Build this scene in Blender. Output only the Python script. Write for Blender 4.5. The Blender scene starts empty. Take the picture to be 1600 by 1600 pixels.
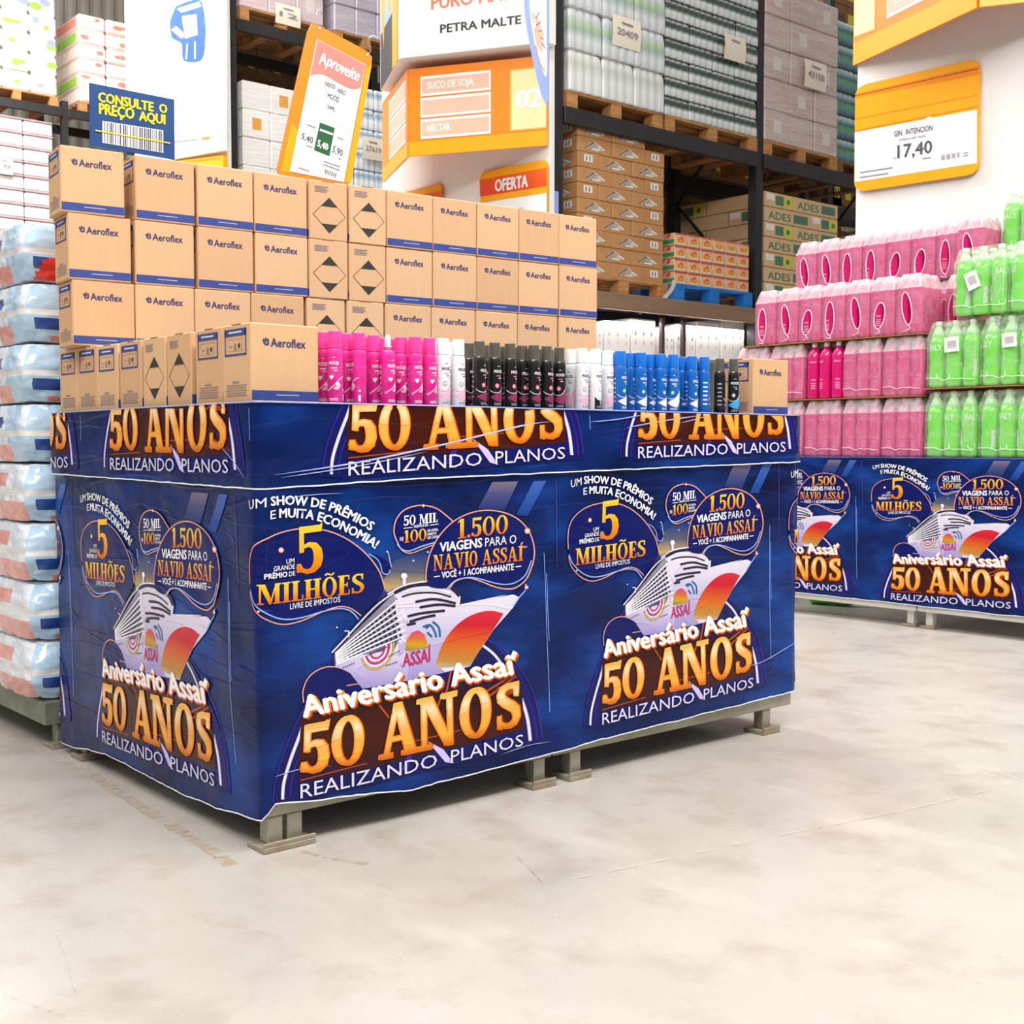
import bpy, bmesh, math, random
from mathutils import Vector, Matrix, noise
from mathutils.geometry import tessellate_polygon
random.seed(7)
scene = bpy.context.scene
COL = scene.collection

# ------------------------------------------------------------------ camera, light, exposure
FPX, PITCH, HEAD = 1936.0, 0.0528, 0.868
CAM = Vector((-1.3676, -2.4923, 0.932))
_fh = Vector((math.cos(HEAD), math.sin(HEAD), 0))
_R = Vector((math.sin(HEAD), -math.cos(HEAD), 0))
_F = _fh * math.cos(PITCH) - Vector((0, 0, 1)) * math.sin(PITCH)
_U = Vector((0, 0, 1)) * math.cos(PITCH) + _fh * math.sin(PITCH)
cd = bpy.data.cameras.new('camera')
cd.sensor_width = 36.0
cd.lens = 36.0 * FPX / 1600.0
cd.clip_start = 0.05
cd.clip_end = 200
cd.dof.use_dof = True
cd.dof.focus_distance = 3.3
cd.dof.aperture_fstop = 18.0
cam = bpy.data.objects.new('camera', cd)
COL.objects.link(cam)
cam.matrix_world = Matrix(((_R.x, _U.x, -_F.x, CAM.x), (_R.y, _U.y, -_F.y, CAM.y), (_R.z, _U.z, -_F.z, CAM.z), (0, 0, 0, 1)))
scene.camera = cam
scene.view_settings.view_transform = 'Standard'
scene.view_settings.look = 'None'
scene.view_settings.gamma = 1.0
scene.view_settings.exposure = 0.0
w = bpy.data.worlds.new('world')
scene.world = w
w.use_nodes = True
_nt = w.node_tree
_bg = _nt.nodes['Background']
_bg.inputs[0].default_value = (1.0, 0.985, 0.955, 1)
# pale roof overhead, dimmer store aisles round the horizon
_tc = _nt.nodes.new('ShaderNodeTexCoord')
_sp = _nt.nodes.new('ShaderNodeSeparateXYZ')
_mr = _nt.nodes.new('ShaderNodeMapRange')
_mr.inputs[1].default_value = 0.0
_mr.inputs[2].default_value = 0.75
_mr.inputs[3].default_value = 0.17
_mr.inputs[4].default_value = 0.80
_nt.links.new(_tc.outputs['Generated'], _sp.inputs[0])
_nt.links.new(_sp.outputs[2], _mr.inputs[0])
_nt.links.new(_mr.outputs[0], _bg.inputs[1])

def area(name, loc, target, size, size_y, power, color=(1, 0.98, 0.95)):
    l = bpy.data.lights.new(name, 'AREA')
    l.shape = 'RECTANGLE'
    l.size = size
    l.size_y = size_y
    l.energy = power
    l.color = color
    o = bpy.data.objects.new(name, l)
    COL.objects.link(o)
    o.location = loc
    d = Vector(target) - Vector(loc)
    o.rotation_euler = d.to_track_quat('-Z', 'Y').to_euler()
    return o

# rows of high-bay lamps under the roof, above the aisles
area('ceiling_lamp', (-2.6, -2.4, 6.2), (-0.4, 0.3, 0.3), 5.0, 1.2, 430)
area('ceiling_lamp', (2.6, -3.0, 6.2), (2.2, 0.2, 0.0), 5.0, 1.2, 390)
area('ceiling_lamp', (1.5, 3.4, 7.0), (1.5, 3.4, 0), 7.0, 0.8, 200)
area('ceiling_lamp', (3.0, 9.2, 8.5), (5.5, 9.6, 2.0), 9.0, 0.9, 900)
area('ceiling_lamp', (1.0, 14.5, 8.5), (2.0, 16.5, 3.0), 9.0, 0.9, 1150)

# ------------------------------------------------------------------ helpers
def px(x, y, axis, val):
    """the point where the photo's ray through pixel (x, y) meets the plane axis = val"""
    d = _F + _R * ((x - 800) / FPX) + _U * ((800 - y) / FPX)
    t = (val - CAM[axis]) / d[axis]
    return CAM + d * t

def lin(c):
    return c / 12.92 if c <= 0.04045 else ((c + 0.055) / 1.055) ** 2.4

def rgb(h):
    h = h.lstrip('#')
    return tuple(lin(int(h[i:i + 2], 16) / 255.0) for i in (0, 2, 4)) + (1.0,)

MATS = {}
def mat(name, col, rough=0.5, metal=0.0, bump=None, vary=None, coat=0.0, stretch=None, alpha=1.0, emit=None, trans=0.0, ramp=None, spec=0.5, obj=True):
    """procedural principled material. col: hex. bump=(scale, strength). vary=(scale, hex2, amount). ramp=[(pos, hex)...] along UV.y"""
    if name in MATS:
        return MATS[name]
    m = bpy.data.materials.new(name)
    m.use_nodes = True
    nt = m.node_tree
    b = nt.nodes['Principled BSDF']
    b.inputs['Base Color'].default_value = rgb(col)
    b.inputs['Roughness'].default_value = rough
    b.inputs['Metallic'].default_value = metal
    b.inputs['Specular IOR Level'].default_value = spec
    if coat:
        b.inputs['Coat Weight'].default_value = coat
        b.inputs['Coat Roughness'].default_value = 0.12
    if alpha < 1:
        b.inputs['Alpha'].default_value = alpha
    if trans:
        b.inputs['Transmission Weight'].default_value = trans
    if emit:
        b.inputs['Emission Color'].default_value = rgb(emit[0])
        b.inputs['Emission Strength'].default_value = emit[1]
    tc = None
    def coords():
        nonlocal tc
        if tc is None:
            t = nt.nodes.new('ShaderNodeTexCoord')
            mp = nt.nodes.new('ShaderNodeMapping')
            nt.links.new(t.outputs['Object'], mp.inputs[0])
            if stretch:
                mp.inputs['Scale'].default_value = stretch
            tc = mp.outputs[0]
        return tc
    if ramp:
        uv = nt.nodes.new('ShaderNodeUVMap')
        sp = nt.nodes.new('ShaderNodeSeparateXYZ')
        cr = nt.nodes.new('ShaderNodeValToRGB')
        nt.links.new(uv.outputs[0], sp.inputs[0])
        nt.links.new(sp.outputs[1], cr.inputs[0])
        e = cr.color_ramp.elements
        while len(e) < len(ramp):
            e.new(0.5)
        for i, (p, h) in enumerate(ramp):
            e[i].position = p
            e[i].color = rgb(h)
        nt.links.new(cr.outputs[0], b.inputs['Base Color'])
    if vary:
        n = nt.nodes.new('ShaderNodeTexNoise')
        n.inputs['Scale'].default_value = vary[0]
        n.inputs['Detail'].default_value = 4
        mx = nt.nodes.new('ShaderNodeMix')
        mx.data_type = 'RGBA'
        mr = nt.nodes.new('ShaderNodeMapRange')
        mr.inputs[1].default_value = 0.35
        mr.inputs[2].default_value = 0.65
        mr.inputs[4].default_value = vary[2]
        nt.links.new(coords(), n.inputs['Vector'])
        nt.links.new(n.outputs[0], mr.inputs[0])
        nt.links.new(mr.outputs[0], mx.inputs[0])
        mx.inputs[6].default_value = rgb(col)
        mx.inputs[7].default_value = rgb(vary[1])
        nt.links.new(mx.outputs[2], b.inputs['Base Color'])
    if bump:
        n = nt.nodes.new('ShaderNodeTexNoise')
        n.inputs['Scale'].default_value = bump[0]
        n.inputs['Detail'].default_value = 3
        bp = nt.nodes.new('ShaderNodeBump')
        bp.inputs['Strength'].default_value = bump[1]
        bp.inputs['Distance'].default_value = 0.02
        nt.links.new(coords(), n.inputs['Vector'])
        nt.links.new(n.outputs[0], bp.inputs['Height'])
        nt.links.new(bp.outputs[0], b.inputs['Normal'])
    MATS[name] = m
    return m

class MB:
    """collects shapes; build() links them as ONE mesh object"""
    def __init__(s):
        s.v, s.f, s.mi, s.ms, s.sm, s.uv = [], [], [], [], [], []
    def m(s, mt):
        if mt not in s.ms:
            s.ms.append(mt)
        return s.ms.index(mt)
    def add(s, vs, fs, mt, smooth=False, uvs=None):
        o = len(s.v)
        s.v += [tuple(v) for v in vs]
        s.uv += uvs if uvs else [(0, 0)] * len(vs)
        i = s.m(mt)
        for f in fs:
            s.f.append(tuple(o + k for k in f))
            s.mi.append(i)
            s.sm.append(smooth)
    def box(s, x0, x1, y0, y1, z0, z1, mt, c=0.0):
        if c <= 0:
            s.add([(x0, y0, z0), (x1, y0, z0), (x1, y1, z0), (x0, y1, z0), (x0, y0, z1), (x1, y0, z1), (x1, y1, z1), (x0, y1, z1)],
                  [(0, 3, 2, 1), (4, 5, 6, 7), (0, 1, 5, 4), (1, 2, 6, 5), (2, 3, 7, 6), (3, 0, 4, 7)], mt)
            return
        vs, idx = [], {}
        X, Y, Z = (x0, x1), (y0, y1), (z0, z1)
        def sg(i): return c if i == 0 else -c
        for i in (0, 1):
            for j in (0, 1):
                for k in (0, 1):
                    idx[i, j, k, 'x'] = len(vs); vs.append((X[i], Y[j] + sg(j), Z[k] + sg(k)))
                    idx[i, j, k, 'y'] = len(vs); vs.append((X[i] + sg(i), Y[j], Z[k] + sg(k)))
                    idx[i, j, k, 'z'] = len(vs); vs.append((X[i] + sg(i), Y[j] + sg(j), Z[k]))
        fs = []
        for i in (0, 1):
            for a, g in (('x', lambda p, q: (i, p, q)), ('y', lambda p, q: (p, i, q)), ('z', lambda p, q: (p, q, i))):
                fs.append([idx[g(0, 0) + (a,)], idx[g(1, 0) + (a,)], idx[g(1, 1) + (a,)], idx[g(0, 1) + (a,)]])
        for p in (0, 1):
            for q in (0, 1):
                fs.append([idx[p, q, 0, 'x'], idx[p, q, 1, 'x'], idx[p, q, 1, 'y'], idx[p, q, 0, 'y']])
                fs.append([idx[p, 0, q, 'x'], idx[p, 1, q, 'x'], idx[p, 1, q, 'z'], idx[p, 0, q, 'z']])
                fs.append([idx[0, p, q, 'y'], idx[1, p, q, 'y'], idx[1, p, q, 'z'], idx[0, p, q, 'z']])
        for i in (0, 1):
            for j in (0, 1):
                for k in (0, 1):
                    fs.append([idx[i, j, k, 'x'], idx[i, j, k, 'y'], idx[i, j, k, 'z']])
        cen = Vector(((x0 + x1) / 2, (y0 + y1) / 2, (z0 + z1) / 2))
        out = []
        for f in fs:
            a, b, d = (Vector(vs[f[0]]), Vector(vs[f[1]]), Vector(vs[f[2]]))
            n = (b - a).cross(d - a)
            fc = sum((Vector(vs[k]) for k in f), Vector()) / len(f)
            out.append(tuple(f) if n.dot(fc - cen) > 0 else tuple(reversed(f)))
        s.add(vs, out, mt)
    def lathe(s, prof, mt, seg=16, cx=0, cy=0, cap=True, smooth=True, sx=1, sy=1):
        vs, fs = [], []
        for r, z in prof:
            for k in range(seg):
                a = 2 * math.pi * k / seg
                vs.append((cx + r * sx * math.cos(a), cy + r * sy * math.sin(a), z))
        for i in range(len(prof) - 1):
            for k in range(seg):
                k2 = (k + 1) % seg
                fs.append((i * seg + k, i * seg + k2, (i + 1) * seg + k2, (i + 1) * seg + k))
        if cap:
            fs.append(tuple(range(seg - 1, -1, -1)))
            o = (len(prof) - 1) * seg
            fs.append(tuple(range(o, o + seg)))
        s.add(vs, fs, mt, smooth)
    def tube(s, pts, r, mt, seg=8):
        pts = [Vector(p) for p in pts]
        vs, fs = [], []
        for i, p in enumerate(pts):
            d = (pts[min(i + 1, len(pts) - 1)] - pts[max(i - 1, 0)]).normalized()
            a = d.orthogonal().normalized() if i == 0 else (a - d * a.dot(d)).normalized()
            b = d.cross(a)
            for k in range(seg):
                t = 2 * math.pi * k / seg
                vs.append(p + (a * math.cos(t) + b * math.sin(t)) * (r[i] if isinstance(r, list) else r))
        for i in range(len(pts) - 1):
            for k in range(seg):
                k2 = (k + 1) % seg
                fs.append((i * seg + k, i * seg + k2, (i + 1) * seg + k2, (i + 1) * seg + k))
        fs.append(tuple(range(seg - 1, -1, -1)))
        o = (len(pts) - 1) * seg
        fs.append(tuple(range(o, o + seg)))
        s.add(vs, fs, mt, True)
    def mesh(s, name):
        me = bpy.data.meshes.new(name)
        me.from_pydata(s.v, [], s.f)
        for mt in s.ms:
            me.materials.append(mt)
        me.polygons.foreach_set('material_index', s.mi)
        me.polygons.foreach_set('use_smooth', s.sm)
        ul = me.uv_layers.new(name='UVMap')
        buf = []
        for l in me.loops:
            buf += s.uv[l.vertex_index]
        ul.data.foreach_set('uv', buf)
        me.update()
        return me
    def build(s, name, parent=None):
        return link(name, s.mesh(name), parent)

def link(name, me, parent=None, loc=None, rz=0.0):
    o = bpy.data.objects.new(name, me)
    COL.objects.link(o)
    if parent:
        o.parent = parent
    if loc is not None:
        o.location = loc
    if rz:
        o.rotation_euler = (0, 0, rz)
    return o

def tag(o, label=None, cat=None, group=None, kind=None):
    if label: o['label'] = label
    if cat: o['category'] = cat
    if group: o['group'] = group
    if kind: o['kind'] = kind
    return o

def thing(name, label, cat, loc=(0, 0, 0), rz=0.0, group=None):
    o = link(name, None, None, loc, rz)
    o.empty_display_size = 0.05
    return tag(o, label, cat, group)

def part(o, label):
    o['label'] = label
    return o

# ------------------------------------------------------------------ lettering
_TC = {}
def text2d(s, bold=0.0):
    """(verts, faces, width) of a string: x from 0, baseline at 0, capital height 1"""
    key = (s, bold)
    if key in _TC:
        return _TC[key]
    def raw(body):
        cu = bpy.data.curves.new('t', 'FONT')
        cu.body = body
        cu.resolution_u = 2
        ob = bpy.data.objects.new('t', cu)
        me = bpy.data.meshes.new_from_object(ob)
        vs = [(v.co.x, v.co.y) for v in me.vertices]
        fs = [tuple(p.vertices) for p in me.polygons]
        bpy.data.objects.remove(ob)
        bpy.data.curves.remove(cu)
        bpy.data.meshes.remove(me)
        return vs, fs
    hv, _ = raw('H')
    h0 = min(v[1] for v in hv)
    h1 = max(v[1] for v in hv)
    vs, fs = raw(s)
    if bold > .008:      # heavier weight: the outline struck a few times side by side
        d = bold * 1.1
        n = len(vs)
        v0, f0 = list(vs), list(fs)
        vs, fs = [], []
        for q, (dx, dy) in enumerate(((-d, 0), (d, 0), (0, d * .6), (0, -d * .6), (0, 0))):
            vs += [(x + dx, y + dy) for x, y in v0]
            fs += [tuple(k + q * n for k in f) for f in f0]
    x0 = min(v[0] for v in vs)
    x1 = max(v[0] for v in vs)
    k = 1.0 / (h1 - h0)
    out = [((v[0] - x0) * k, (v[1] - h0) * k) for v in vs]
    _TC[key] = (out, fs, (x1 - x0) * k, 5 if bold > .008 else 1)
    return _TC[key]

# serif glyphs as overlapping convex pieces, height 1
def _ring(cx, cy, rx, ry, ix, iy, a0=0, a1=360, n=22, dx=0):
    q = []
    for i in range(n):
        t0 = math.radians(a0 + (a1 - a0) * i / n)
        t1 = math.radians(a0 + (a1 - a0) * (i + 1) / n)
        q.append([(cx + rx * math.cos(t0), cy + ry * math.sin(t0)), (cx + rx * math.cos(t1), cy + ry * math.sin(t1)),
                  (cx + dx + ix * math.cos(t1), cy + iy * math.sin(t1)), (cx + dx + ix * math.cos(t0), cy + iy * math.sin(t0))])
    return q
def _r(x0, x1, y0, y1): return [(x0, y0), (x1, y0), (x1, y1), (x0, y1)]
def _stroke(pts, ws):
    q = []
    n = len(pts)
    off = []
    for i in range(n):
        a = pts[max(i - 1, 0)]
        b = pts[min(i + 1, n - 1)]
        d = math.hypot(b[0] - a[0], b[1] - a[1]) or 1
        w_ = (ws[i] if isinstance(ws, (list, tuple)) else ws) / 2
        off.append((-(b[1] - a[1]) / d * w_, (b[0] - a[0]) / d * w_))
    for i in range(n - 1):
        p, r = pts[i], pts[i + 1]
        q.append([(p[0] - off[i][0], p[1] - off[i][1]), (r[0] - off[i + 1][0], r[1] - off[i + 1][1]),
                  (r[0] + off[i + 1][0], r[1] + off[i + 1][1]), (p[0] + off[i][0], p[1] + off[i][1])])
    return q
_S = [(.47, .80), (.44, .89), (.36, .95), (.25, .955), (.15, .91), (.10, .80), (.12, .68), (.22, .57), (.34, .48), (.44, .38), (.46, .24), (.40, .10), (.28, .045), (.16, .06), (.08, .12), (.05, .22)]
_Sw = [.03, .07, .09, .09, .11, .15, .17, .18, .18, .17, .15, .11, .09, .09, .07, .03]
def _glyph(c):
    sf = .07
    if c in '0O': return _ring(.31, .5, .31, .51, .155, .44), .62
    if c == 'Õ': return _ring(.31, .5, .31, .51, .155, .44) + _stroke([(.12, 1.10), (.20, 1.18), (.30, 1.14), (.40, 1.09), (.50, 1.19)], .08), .62
    if c == '5':
        return ([_r(.07, .50, .86, 1.0), [(.40, .86), (.50, .86), (.52, 1.04), (.46, 1.0)], _r(.07, .16, .46, .95)] +
                _stroke([(.08, .50), (.16, .58), (.26, .615), (.36, .58), (.42, .48), (.44, .32), (.41, .17), (.33, .08), (.22, .055), (.12, .10), (.05, .20)],
                        [.05, .07, .10, .14, .17, .18, .17, .13, .10, .09, .12]) + [_r(.02, .10, .06, .24)]), .54
    if c == '1': return [_r(.14, .33, 0, 1), _r(.02, .45, 0, sf), [(.0, .80), (.14, .86), (.20, 1.0), (.14, 1.0)]], .46
    if c == '.': return [_r(0, .15, 0, .16)], .15
    if c == 'I': return [_r(.08, .27, 0, 1), _r(0, .35, 0, sf), _r(0, .35, 1 - sf, 1)], .35
    if c == 'Í': return [_r(.08, .27, 0, 1), _r(0, .35, 0, sf), _r(0, .35, 1 - sf, 1), [(.14, 1.06), (.22, 1.06), (.36, 1.24), (.22, 1.24)]], .35
    if c == 'L': return [_r(.07, .26, 0, 1), _r(0, .34, 1 - sf, 1), _r(0, .50, 0, sf), [(.44, 0), (.50, 0), (.50, .28), (.45, .28)]], .50
    if c == 'H': return [_r(.07, .26, 0, 1), _r(.46, .65, 0, 1), _r(.2, .5, .46, .54), _r(0, .33, 0, sf), _r(0, .33, 1 - sf, 1), _r(.39, .72, 0, sf), _r(.39, .72, 1 - sf, 1)], .72
    if c == 'E': return [_r(.07, .26, 0, 1), _r(0, .50, 0, sf), _r(0, .48, 1 - sf, 1), _r(.2, .40, .47, .54), [(.45, 0), (.50, 0), (.50, .26), (.46, .26)], [(.43, 1), (.48, 1), (.48, .76), (.44, .76)], _r(.37, .41, .38, .63)], .52
    if c == 'M': return [_r(.08, .15, 0, 1), _r(.66, .85, 0, 1), [(.08, 1), (.28, 1), (.52, .12), (.42, .0)], [(.68, 1), (.74, 1), (.50, 0), (.42, .0)], _r(0, .24, 0, sf), _r(0, .22, 1 - sf, 1), _r(.58, .92, 0, sf), _r(.70, .92, 1 - sf, 1)], .92
    if c == 'N': return [_r(.08, .16, 0, 1), _r(.60, .68, 0, 1), [(.08, 1), (.27, 1), (.68, 0), (.54, .0)], _r(0, .26, 0, sf), _r(0, .2, 1 - sf, 1), _r(.48, .78, 1 - sf, 1)], .78
    if c == 'A': return [[(.08, 0), (.16, 0), (.40, 1), (.32, 1)], [(.32, 1), (.44, 1), (.72, 0), (.52, 0)], _r(.20, .58, .30, .37), _r(0, .25, 0, sf), _r(.44, .80, 0, sf)], .80
    if c == 'V': return [[(.08, 1), (.28, 1), (.46, .1), (.38, 0)], [(.60, 1), (.67, 1), (.46, 0), (.38, 0)], _r(0, .36, 1 - sf, 1), _r(.50, .76, 1 - sf, 1)], .76
    if c == 'S': return _stroke(_S, _Sw) + [_r(.42, .49, .70, .99), _r(.02, .09, .01, .30)], .54
    return [], .28
def serif2d(s, gap=.05):
    vs, fs, x = [], [], 0.0
    for c in s:
        q, w_ = _glyph(c)
        for p in q:
            o = len(vs)
            vs += [(x + a, b) for a, b in p]
            fs.append(tuple(range(o, o + len(p))))
        x += w_ + gap
    return vs, fs, x - gap

class Art:
    """flat printed artwork: layered shapes in 2-D, later laid on a surface"""
    def __init__(s):
        s.v, s.f, s.mi, s.ms, s.uv, s.ly = [], [], [], [], [], []
        s.z = 0
    def _m(s, mt):
        if mt not in s.ms: s.ms.append(mt)
        return s.ms.index(mt)
    def raw(s, vs, fs, mt, uvs=None, z=None):
        o = len(s.v)
        s.v += vs
        s.uv += uvs or [(0.5, 0.5)] * len(vs)
        z = s.z if z is None else z
        s.ly += list(z) if isinstance(z, (list, tuple)) else [z] * len(vs)
        i = s._m(mt)
        for f in fs:
            s.f.append(tuple(o + k for k in f))
            s.mi.append(i)
    def poly(s, pts, mt, z=None, uv=None):
        tri = tessellate_polygon([[Vector((p[0], p[1], 0)) for p in pts]])
        ys = [p[1] for p in pts]; xs = [p[0] for p in pts]
        y0, y1, x0, x1 = min(ys), max(ys), min(xs), max(xs)
        uvs = uv or [((p[0] - x0) / (x1 - x0 or 1), 1 - (p[1] - y0) / (y1 - y0 or 1)) for p in pts]
        s.raw(list(pts), [tuple(t) for t in tri], mt, uvs, z)
    def line(s, pts, w_, mt, z=None, smooth=True):
        if smooth and len(pts) > 2: pts = spline(pts)
        for q in _stroke(pts, w_):
            s.raw(q, [(0, 1, 2, 3)], mt, None, z)
    def disc(s, c, rx, ry, mt, z=None, n=20):
        s.poly([(c[0] + rx * math.cos(2 * math.pi * k / n), c[1] + ry * math.sin(2 * math.pi * k / n)) for k in range(n)], mt, z)
    def quad(s, g, q, mt, z=None):
        """glyph geometry g=(verts, faces, width) stretched into the quad (bl, br, tr, tl)"""
        vs, fs, w_ = g[:3]
        bl, br, tr, tl = q
        out, uv = [], []
        for x, y in vs:
            u = x / w_
            out.append(tuple((bl[i] * (1 - u) + br[i] * u) * (1 - y) + (tl[i] * (1 - u) + tr[i] * u) * y for i in (0, 1)))
            uv.append((u, y))
        s.raw(out, fs, mt, uv, s.strata(g, z))
    def strata(s, g, z):
        z = s.z if z is None else z
        n = len(g[0])
        if len(g) > 3 and g[3] > 1:      # copies of a heavy text, one a hair above the other
            return [z + .10 * int(k * g[3] / n) for k in range(n)]
        if len(g) == 3 and n:            # overlapping pieces of a serif letter
            zz = [z] * n
            for i, f in enumerate(g[1]):
                for k in f: zz[k] = z + .035 * (i % 9)
            return zz
        return z
    def qt(s, txt, bl, br, h, mt, bold=0.0, z=None, h2=None, serif=False):
        g = serif2d(txt) if serif else text2d(txt, bold)
        h2 = h if h2 is None else h2
        s.quad(g, (bl, br, (br[0], br[1] - h2), (bl[0], bl[1] - h)), mt, z)
    def arc(s, txt, base, h, mt, bold=0.0, z=None):
        vs, fs, w_, _ = text2d(txt, bold)
        b = spline(base, 12)
        L = [0]
        for i in range(1, len(b)):
            L.append(L[-1] + math.hypot(b[i][0] - b[i - 1][0], b[i][1] - b[i - 1][1]))
        out, uv = [], []
        for x, y in vs:
            t = min(max(x / w_, 0), 1) * L[-1]
            i = 1
            while i < len(L) - 1 and L[i] < t: i += 1
            k = (t - L[i - 1]) / (L[i] - L[i - 1])
            px_, py_ = b[i - 1], b[i]
            d = ((py_[0] - px_[0]) / (L[i] - L[i - 1]), (py_[1] - px_[1]) / (L[i] - L[i - 1]))
            out.append((px_[0] + (py_[0] - px_[0]) * k + d[1] * h * y, px_[1] + (py_[1] - px_[1]) * k - d[0] * h * y))
            uv.append((x / w_, y))
        s.raw(out, fs, mt, uv, s.strata(_TC[(txt, bold)], z))
    def bmesh(s, conv, step):
        """conv: drawing point -> (s, t). Returns a bmesh in the (s, t, layer) space"""
        bm = bmesh.new()
        uvl = bm.loops.layers.uv.new('UVMap')
        vs = [bm.verts.new((*conv(p), z * step)) for p, z in zip(s.v, s.ly)]
        for f, i in zip(s.f, s.mi):
            try:
                fc = bm.faces.new([vs[k] for k in f])
            except ValueError:
                continue
            fc.material_index = i
            for lp, k in zip(fc.loops, f):
                lp[uvl].uv = s.uv[k]
        return bm

def spline(p, n=6):
    out = []
    for i in range(len(p) - 1):
        p0, p1, p2, p3 = p[max(i - 1, 0)], p[i], p[i + 1], p[min(i + 2, len(p) - 1)]
        for k in range(n):
            t = k / n
            out.append(tuple(.5 * (2 * p1[j] + (p2[j] - p0[j]) * t + (2 * p0[j] - 5 * p1[j] + 4 * p2[j] - p3[j]) * t * t + (3 * p1[j] - p0[j] - 3 * p2[j] + p3[j]) * t ** 3) for j in (0, 1)))
    out.append(tuple(p[-1]))
    return out

def cut_grid(bm, s0, s1, t0, t1, ds, dt):
    def cut(co, no, inner=False, outer=False):
        bmesh.ops.bisect_plane(bm, geom=bm.verts[:] + bm.edges[:] + bm.faces[:], dist=1e-7, plane_co=co, plane_no=no, clear_inner=inner, clear_outer=outer)
    cut((s0, 0, 0), (1, 0, 0), inner=True)
    cut((s1, 0, 0), (1, 0, 0), outer=True)
    cut((0, t0, 0), (0, 1, 0), inner=True)
    cut((0, t1, 0), (0, 1, 0), outer=True)
    x = math.ceil((s0 + 1e-6) / ds) * ds
    while x < s1 - 1e-6:
        cut((x, 0, 0), (1, 0, 0)); x += ds
    y = math.ceil((t0 + 1e-6) / dt) * dt
    while y < t1 - 1e-6:
        cut((0, y, 0), (0, 1, 0)); y += dt

def sign_art(mb, art, corner_fn, lift=0.0006):
    """lays an Art drawing on a flat face through corner_fn(point, height)"""
    for f, i in zip(art.f, art.mi):
        pts = [corner_fn(art.v[k], 0.0008 + art.ly[k] * lift) for k in f]
        mb.add(pts, [tuple(range(len(pts)))], art.ms[i], uvs=[art.uv[k] for k in f])
# ------------------------------------------------------------------ the printed anniversary poster (drawn once)
def film_folds(m):
    # taut plastic film: fine sharp creases running slantwise, plus soft bulging
    nt = m.node_tree
    b = nt.nodes['Principled BSDF']
    if b.inputs['Normal'].is_linked: return
    N, L = nt.nodes.new, nt.links.new
    tc = N('ShaderNodeTexCoord')
    sp = N('ShaderNodeSeparateXYZ')
    L(tc.outputs['Object'], sp.inputs[0])
    sub = N('ShaderNodeMath'); sub.operation = 'SUBTRACT'
    L(sp.outputs[0], sub.inputs[0]); L(sp.outputs[1], sub.inputs[1])
    cb = N('ShaderNodeCombineXYZ')
    L(sub.outputs[0], cb.inputs[0]); L(sp.outputs[2], cb.inputs[1])
    mp = N('ShaderNodeMapping')
    mp.inputs['Rotation'].default_value = (0, 0, -0.30)
    mp.inputs['Scale'].default_value = (1.1, 7.0, 1)
    L(cb.outputs[0], mp.inputs[0])
    n = N('ShaderNodeTexNoise')
    n.inputs['Scale'].default_value = 1.6
    n.inputs['Detail'].default_value = 1.5
    n.inputs['Distortion'].default_value = .6
    L(mp.outputs[0], n.inputs['Vector'])
    a = N('ShaderNodeMath'); a.operation = 'SUBTRACT'; a.inputs[1].default_value = .5
    L(n.outputs[0], a.inputs[0])
    ab = N('ShaderNodeMath'); ab.operation = 'ABSOLUTE'
    L(a.outputs[0], ab.inputs[0])
    mr = N('ShaderNodeMapRange')
    mr.inputs[1].default_value = 0.0; mr.inputs[2].default_value = .022
    mr.inputs[3].default_value = 1.0; mr.inputs[4].default_value = 0.0
    L(ab.outputs[0], mr.inputs[0])
    n2 = N('ShaderNodeTexNoise')
    n2.inputs['Scale'].default_value = 7
    L(cb.outputs[0], n2.inputs['Vector'])
    ad = N('ShaderNodeMath'); ad.operation = 'MULTIPLY_ADD'; ad.inputs[1].default_value = .11
    L(mr.outputs[0], ad.inputs[0]); L(n2.outputs[0], ad.inputs[2])
    bp = N('ShaderNodeBump')
    bp.inputs['Strength'].default_value = .55
    bp.inputs['Distance'].default_value = .012
    L(ad.outputs[0], bp.inputs['Height'])
    L(bp.outputs[0], b.inputs['Normal'])
def pm(name, col, rough=0.24, **k):
    m = mat('print_' + name, col, rough, spec=0.20, **k)
    film_folds(m)
    return m

def poster_ground(name):
    m = pm(name, '#0c2f86')
    nt = m.node_tree
    b = nt.nodes['Principled BSDF']
    uv = nt.nodes.new('ShaderNodeUVMap')
    n = nt.nodes.new('ShaderNodeTexNoise')
    n.inputs['Scale'].default_value = 2.6
    n.inputs['Detail'].default_value = 3
    mp = nt.nodes.new('ShaderNodeMapping')
    mp.inputs['Rotation'].default_value = (0, 0, 0.6)
    mp.inputs['Scale'].default_value = (1.0, 2.2, 1)
    nt.links.new(uv.outputs[0], mp.inputs[0])
    nt.links.new(mp.outputs[0], n.inputs['Vector'])
    cr = nt.nodes.new('ShaderNodeValToRGB')
    e = cr.color_ramp.elements
    e.new(0.5)
    for k, (p, h) in enumerate([(0.30, '#030f36'), (0.50, '#062260'), (0.72, '#10459a')]):
        e[k].position = p
        e[k].color = rgb(h)
    nt.links.new(n.outputs[0], cr.inputs[0])
    nt.links.new(cr.outputs[0], b.inputs['Base Color'])
    return m
G_BG = poster_ground('blue_ground')
G_NAVY = pm('navy', '#07145c')
G_DEEP = pm('deep_navy', '#06103f')
G_DOME = pm('dome', '#241a6b', ramp=[(0, '#0c1756'), (0.6, '#171560'), (1, '#101650')])
G_BROWN = pm('brown_glow', '#4a1c14', ramp=[(0, '#150e3c'), (0.25, '#3c1412'), (0.5, '#431508'), (0.8, '#2a0d0e'), (1, '#1a1040')])
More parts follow.
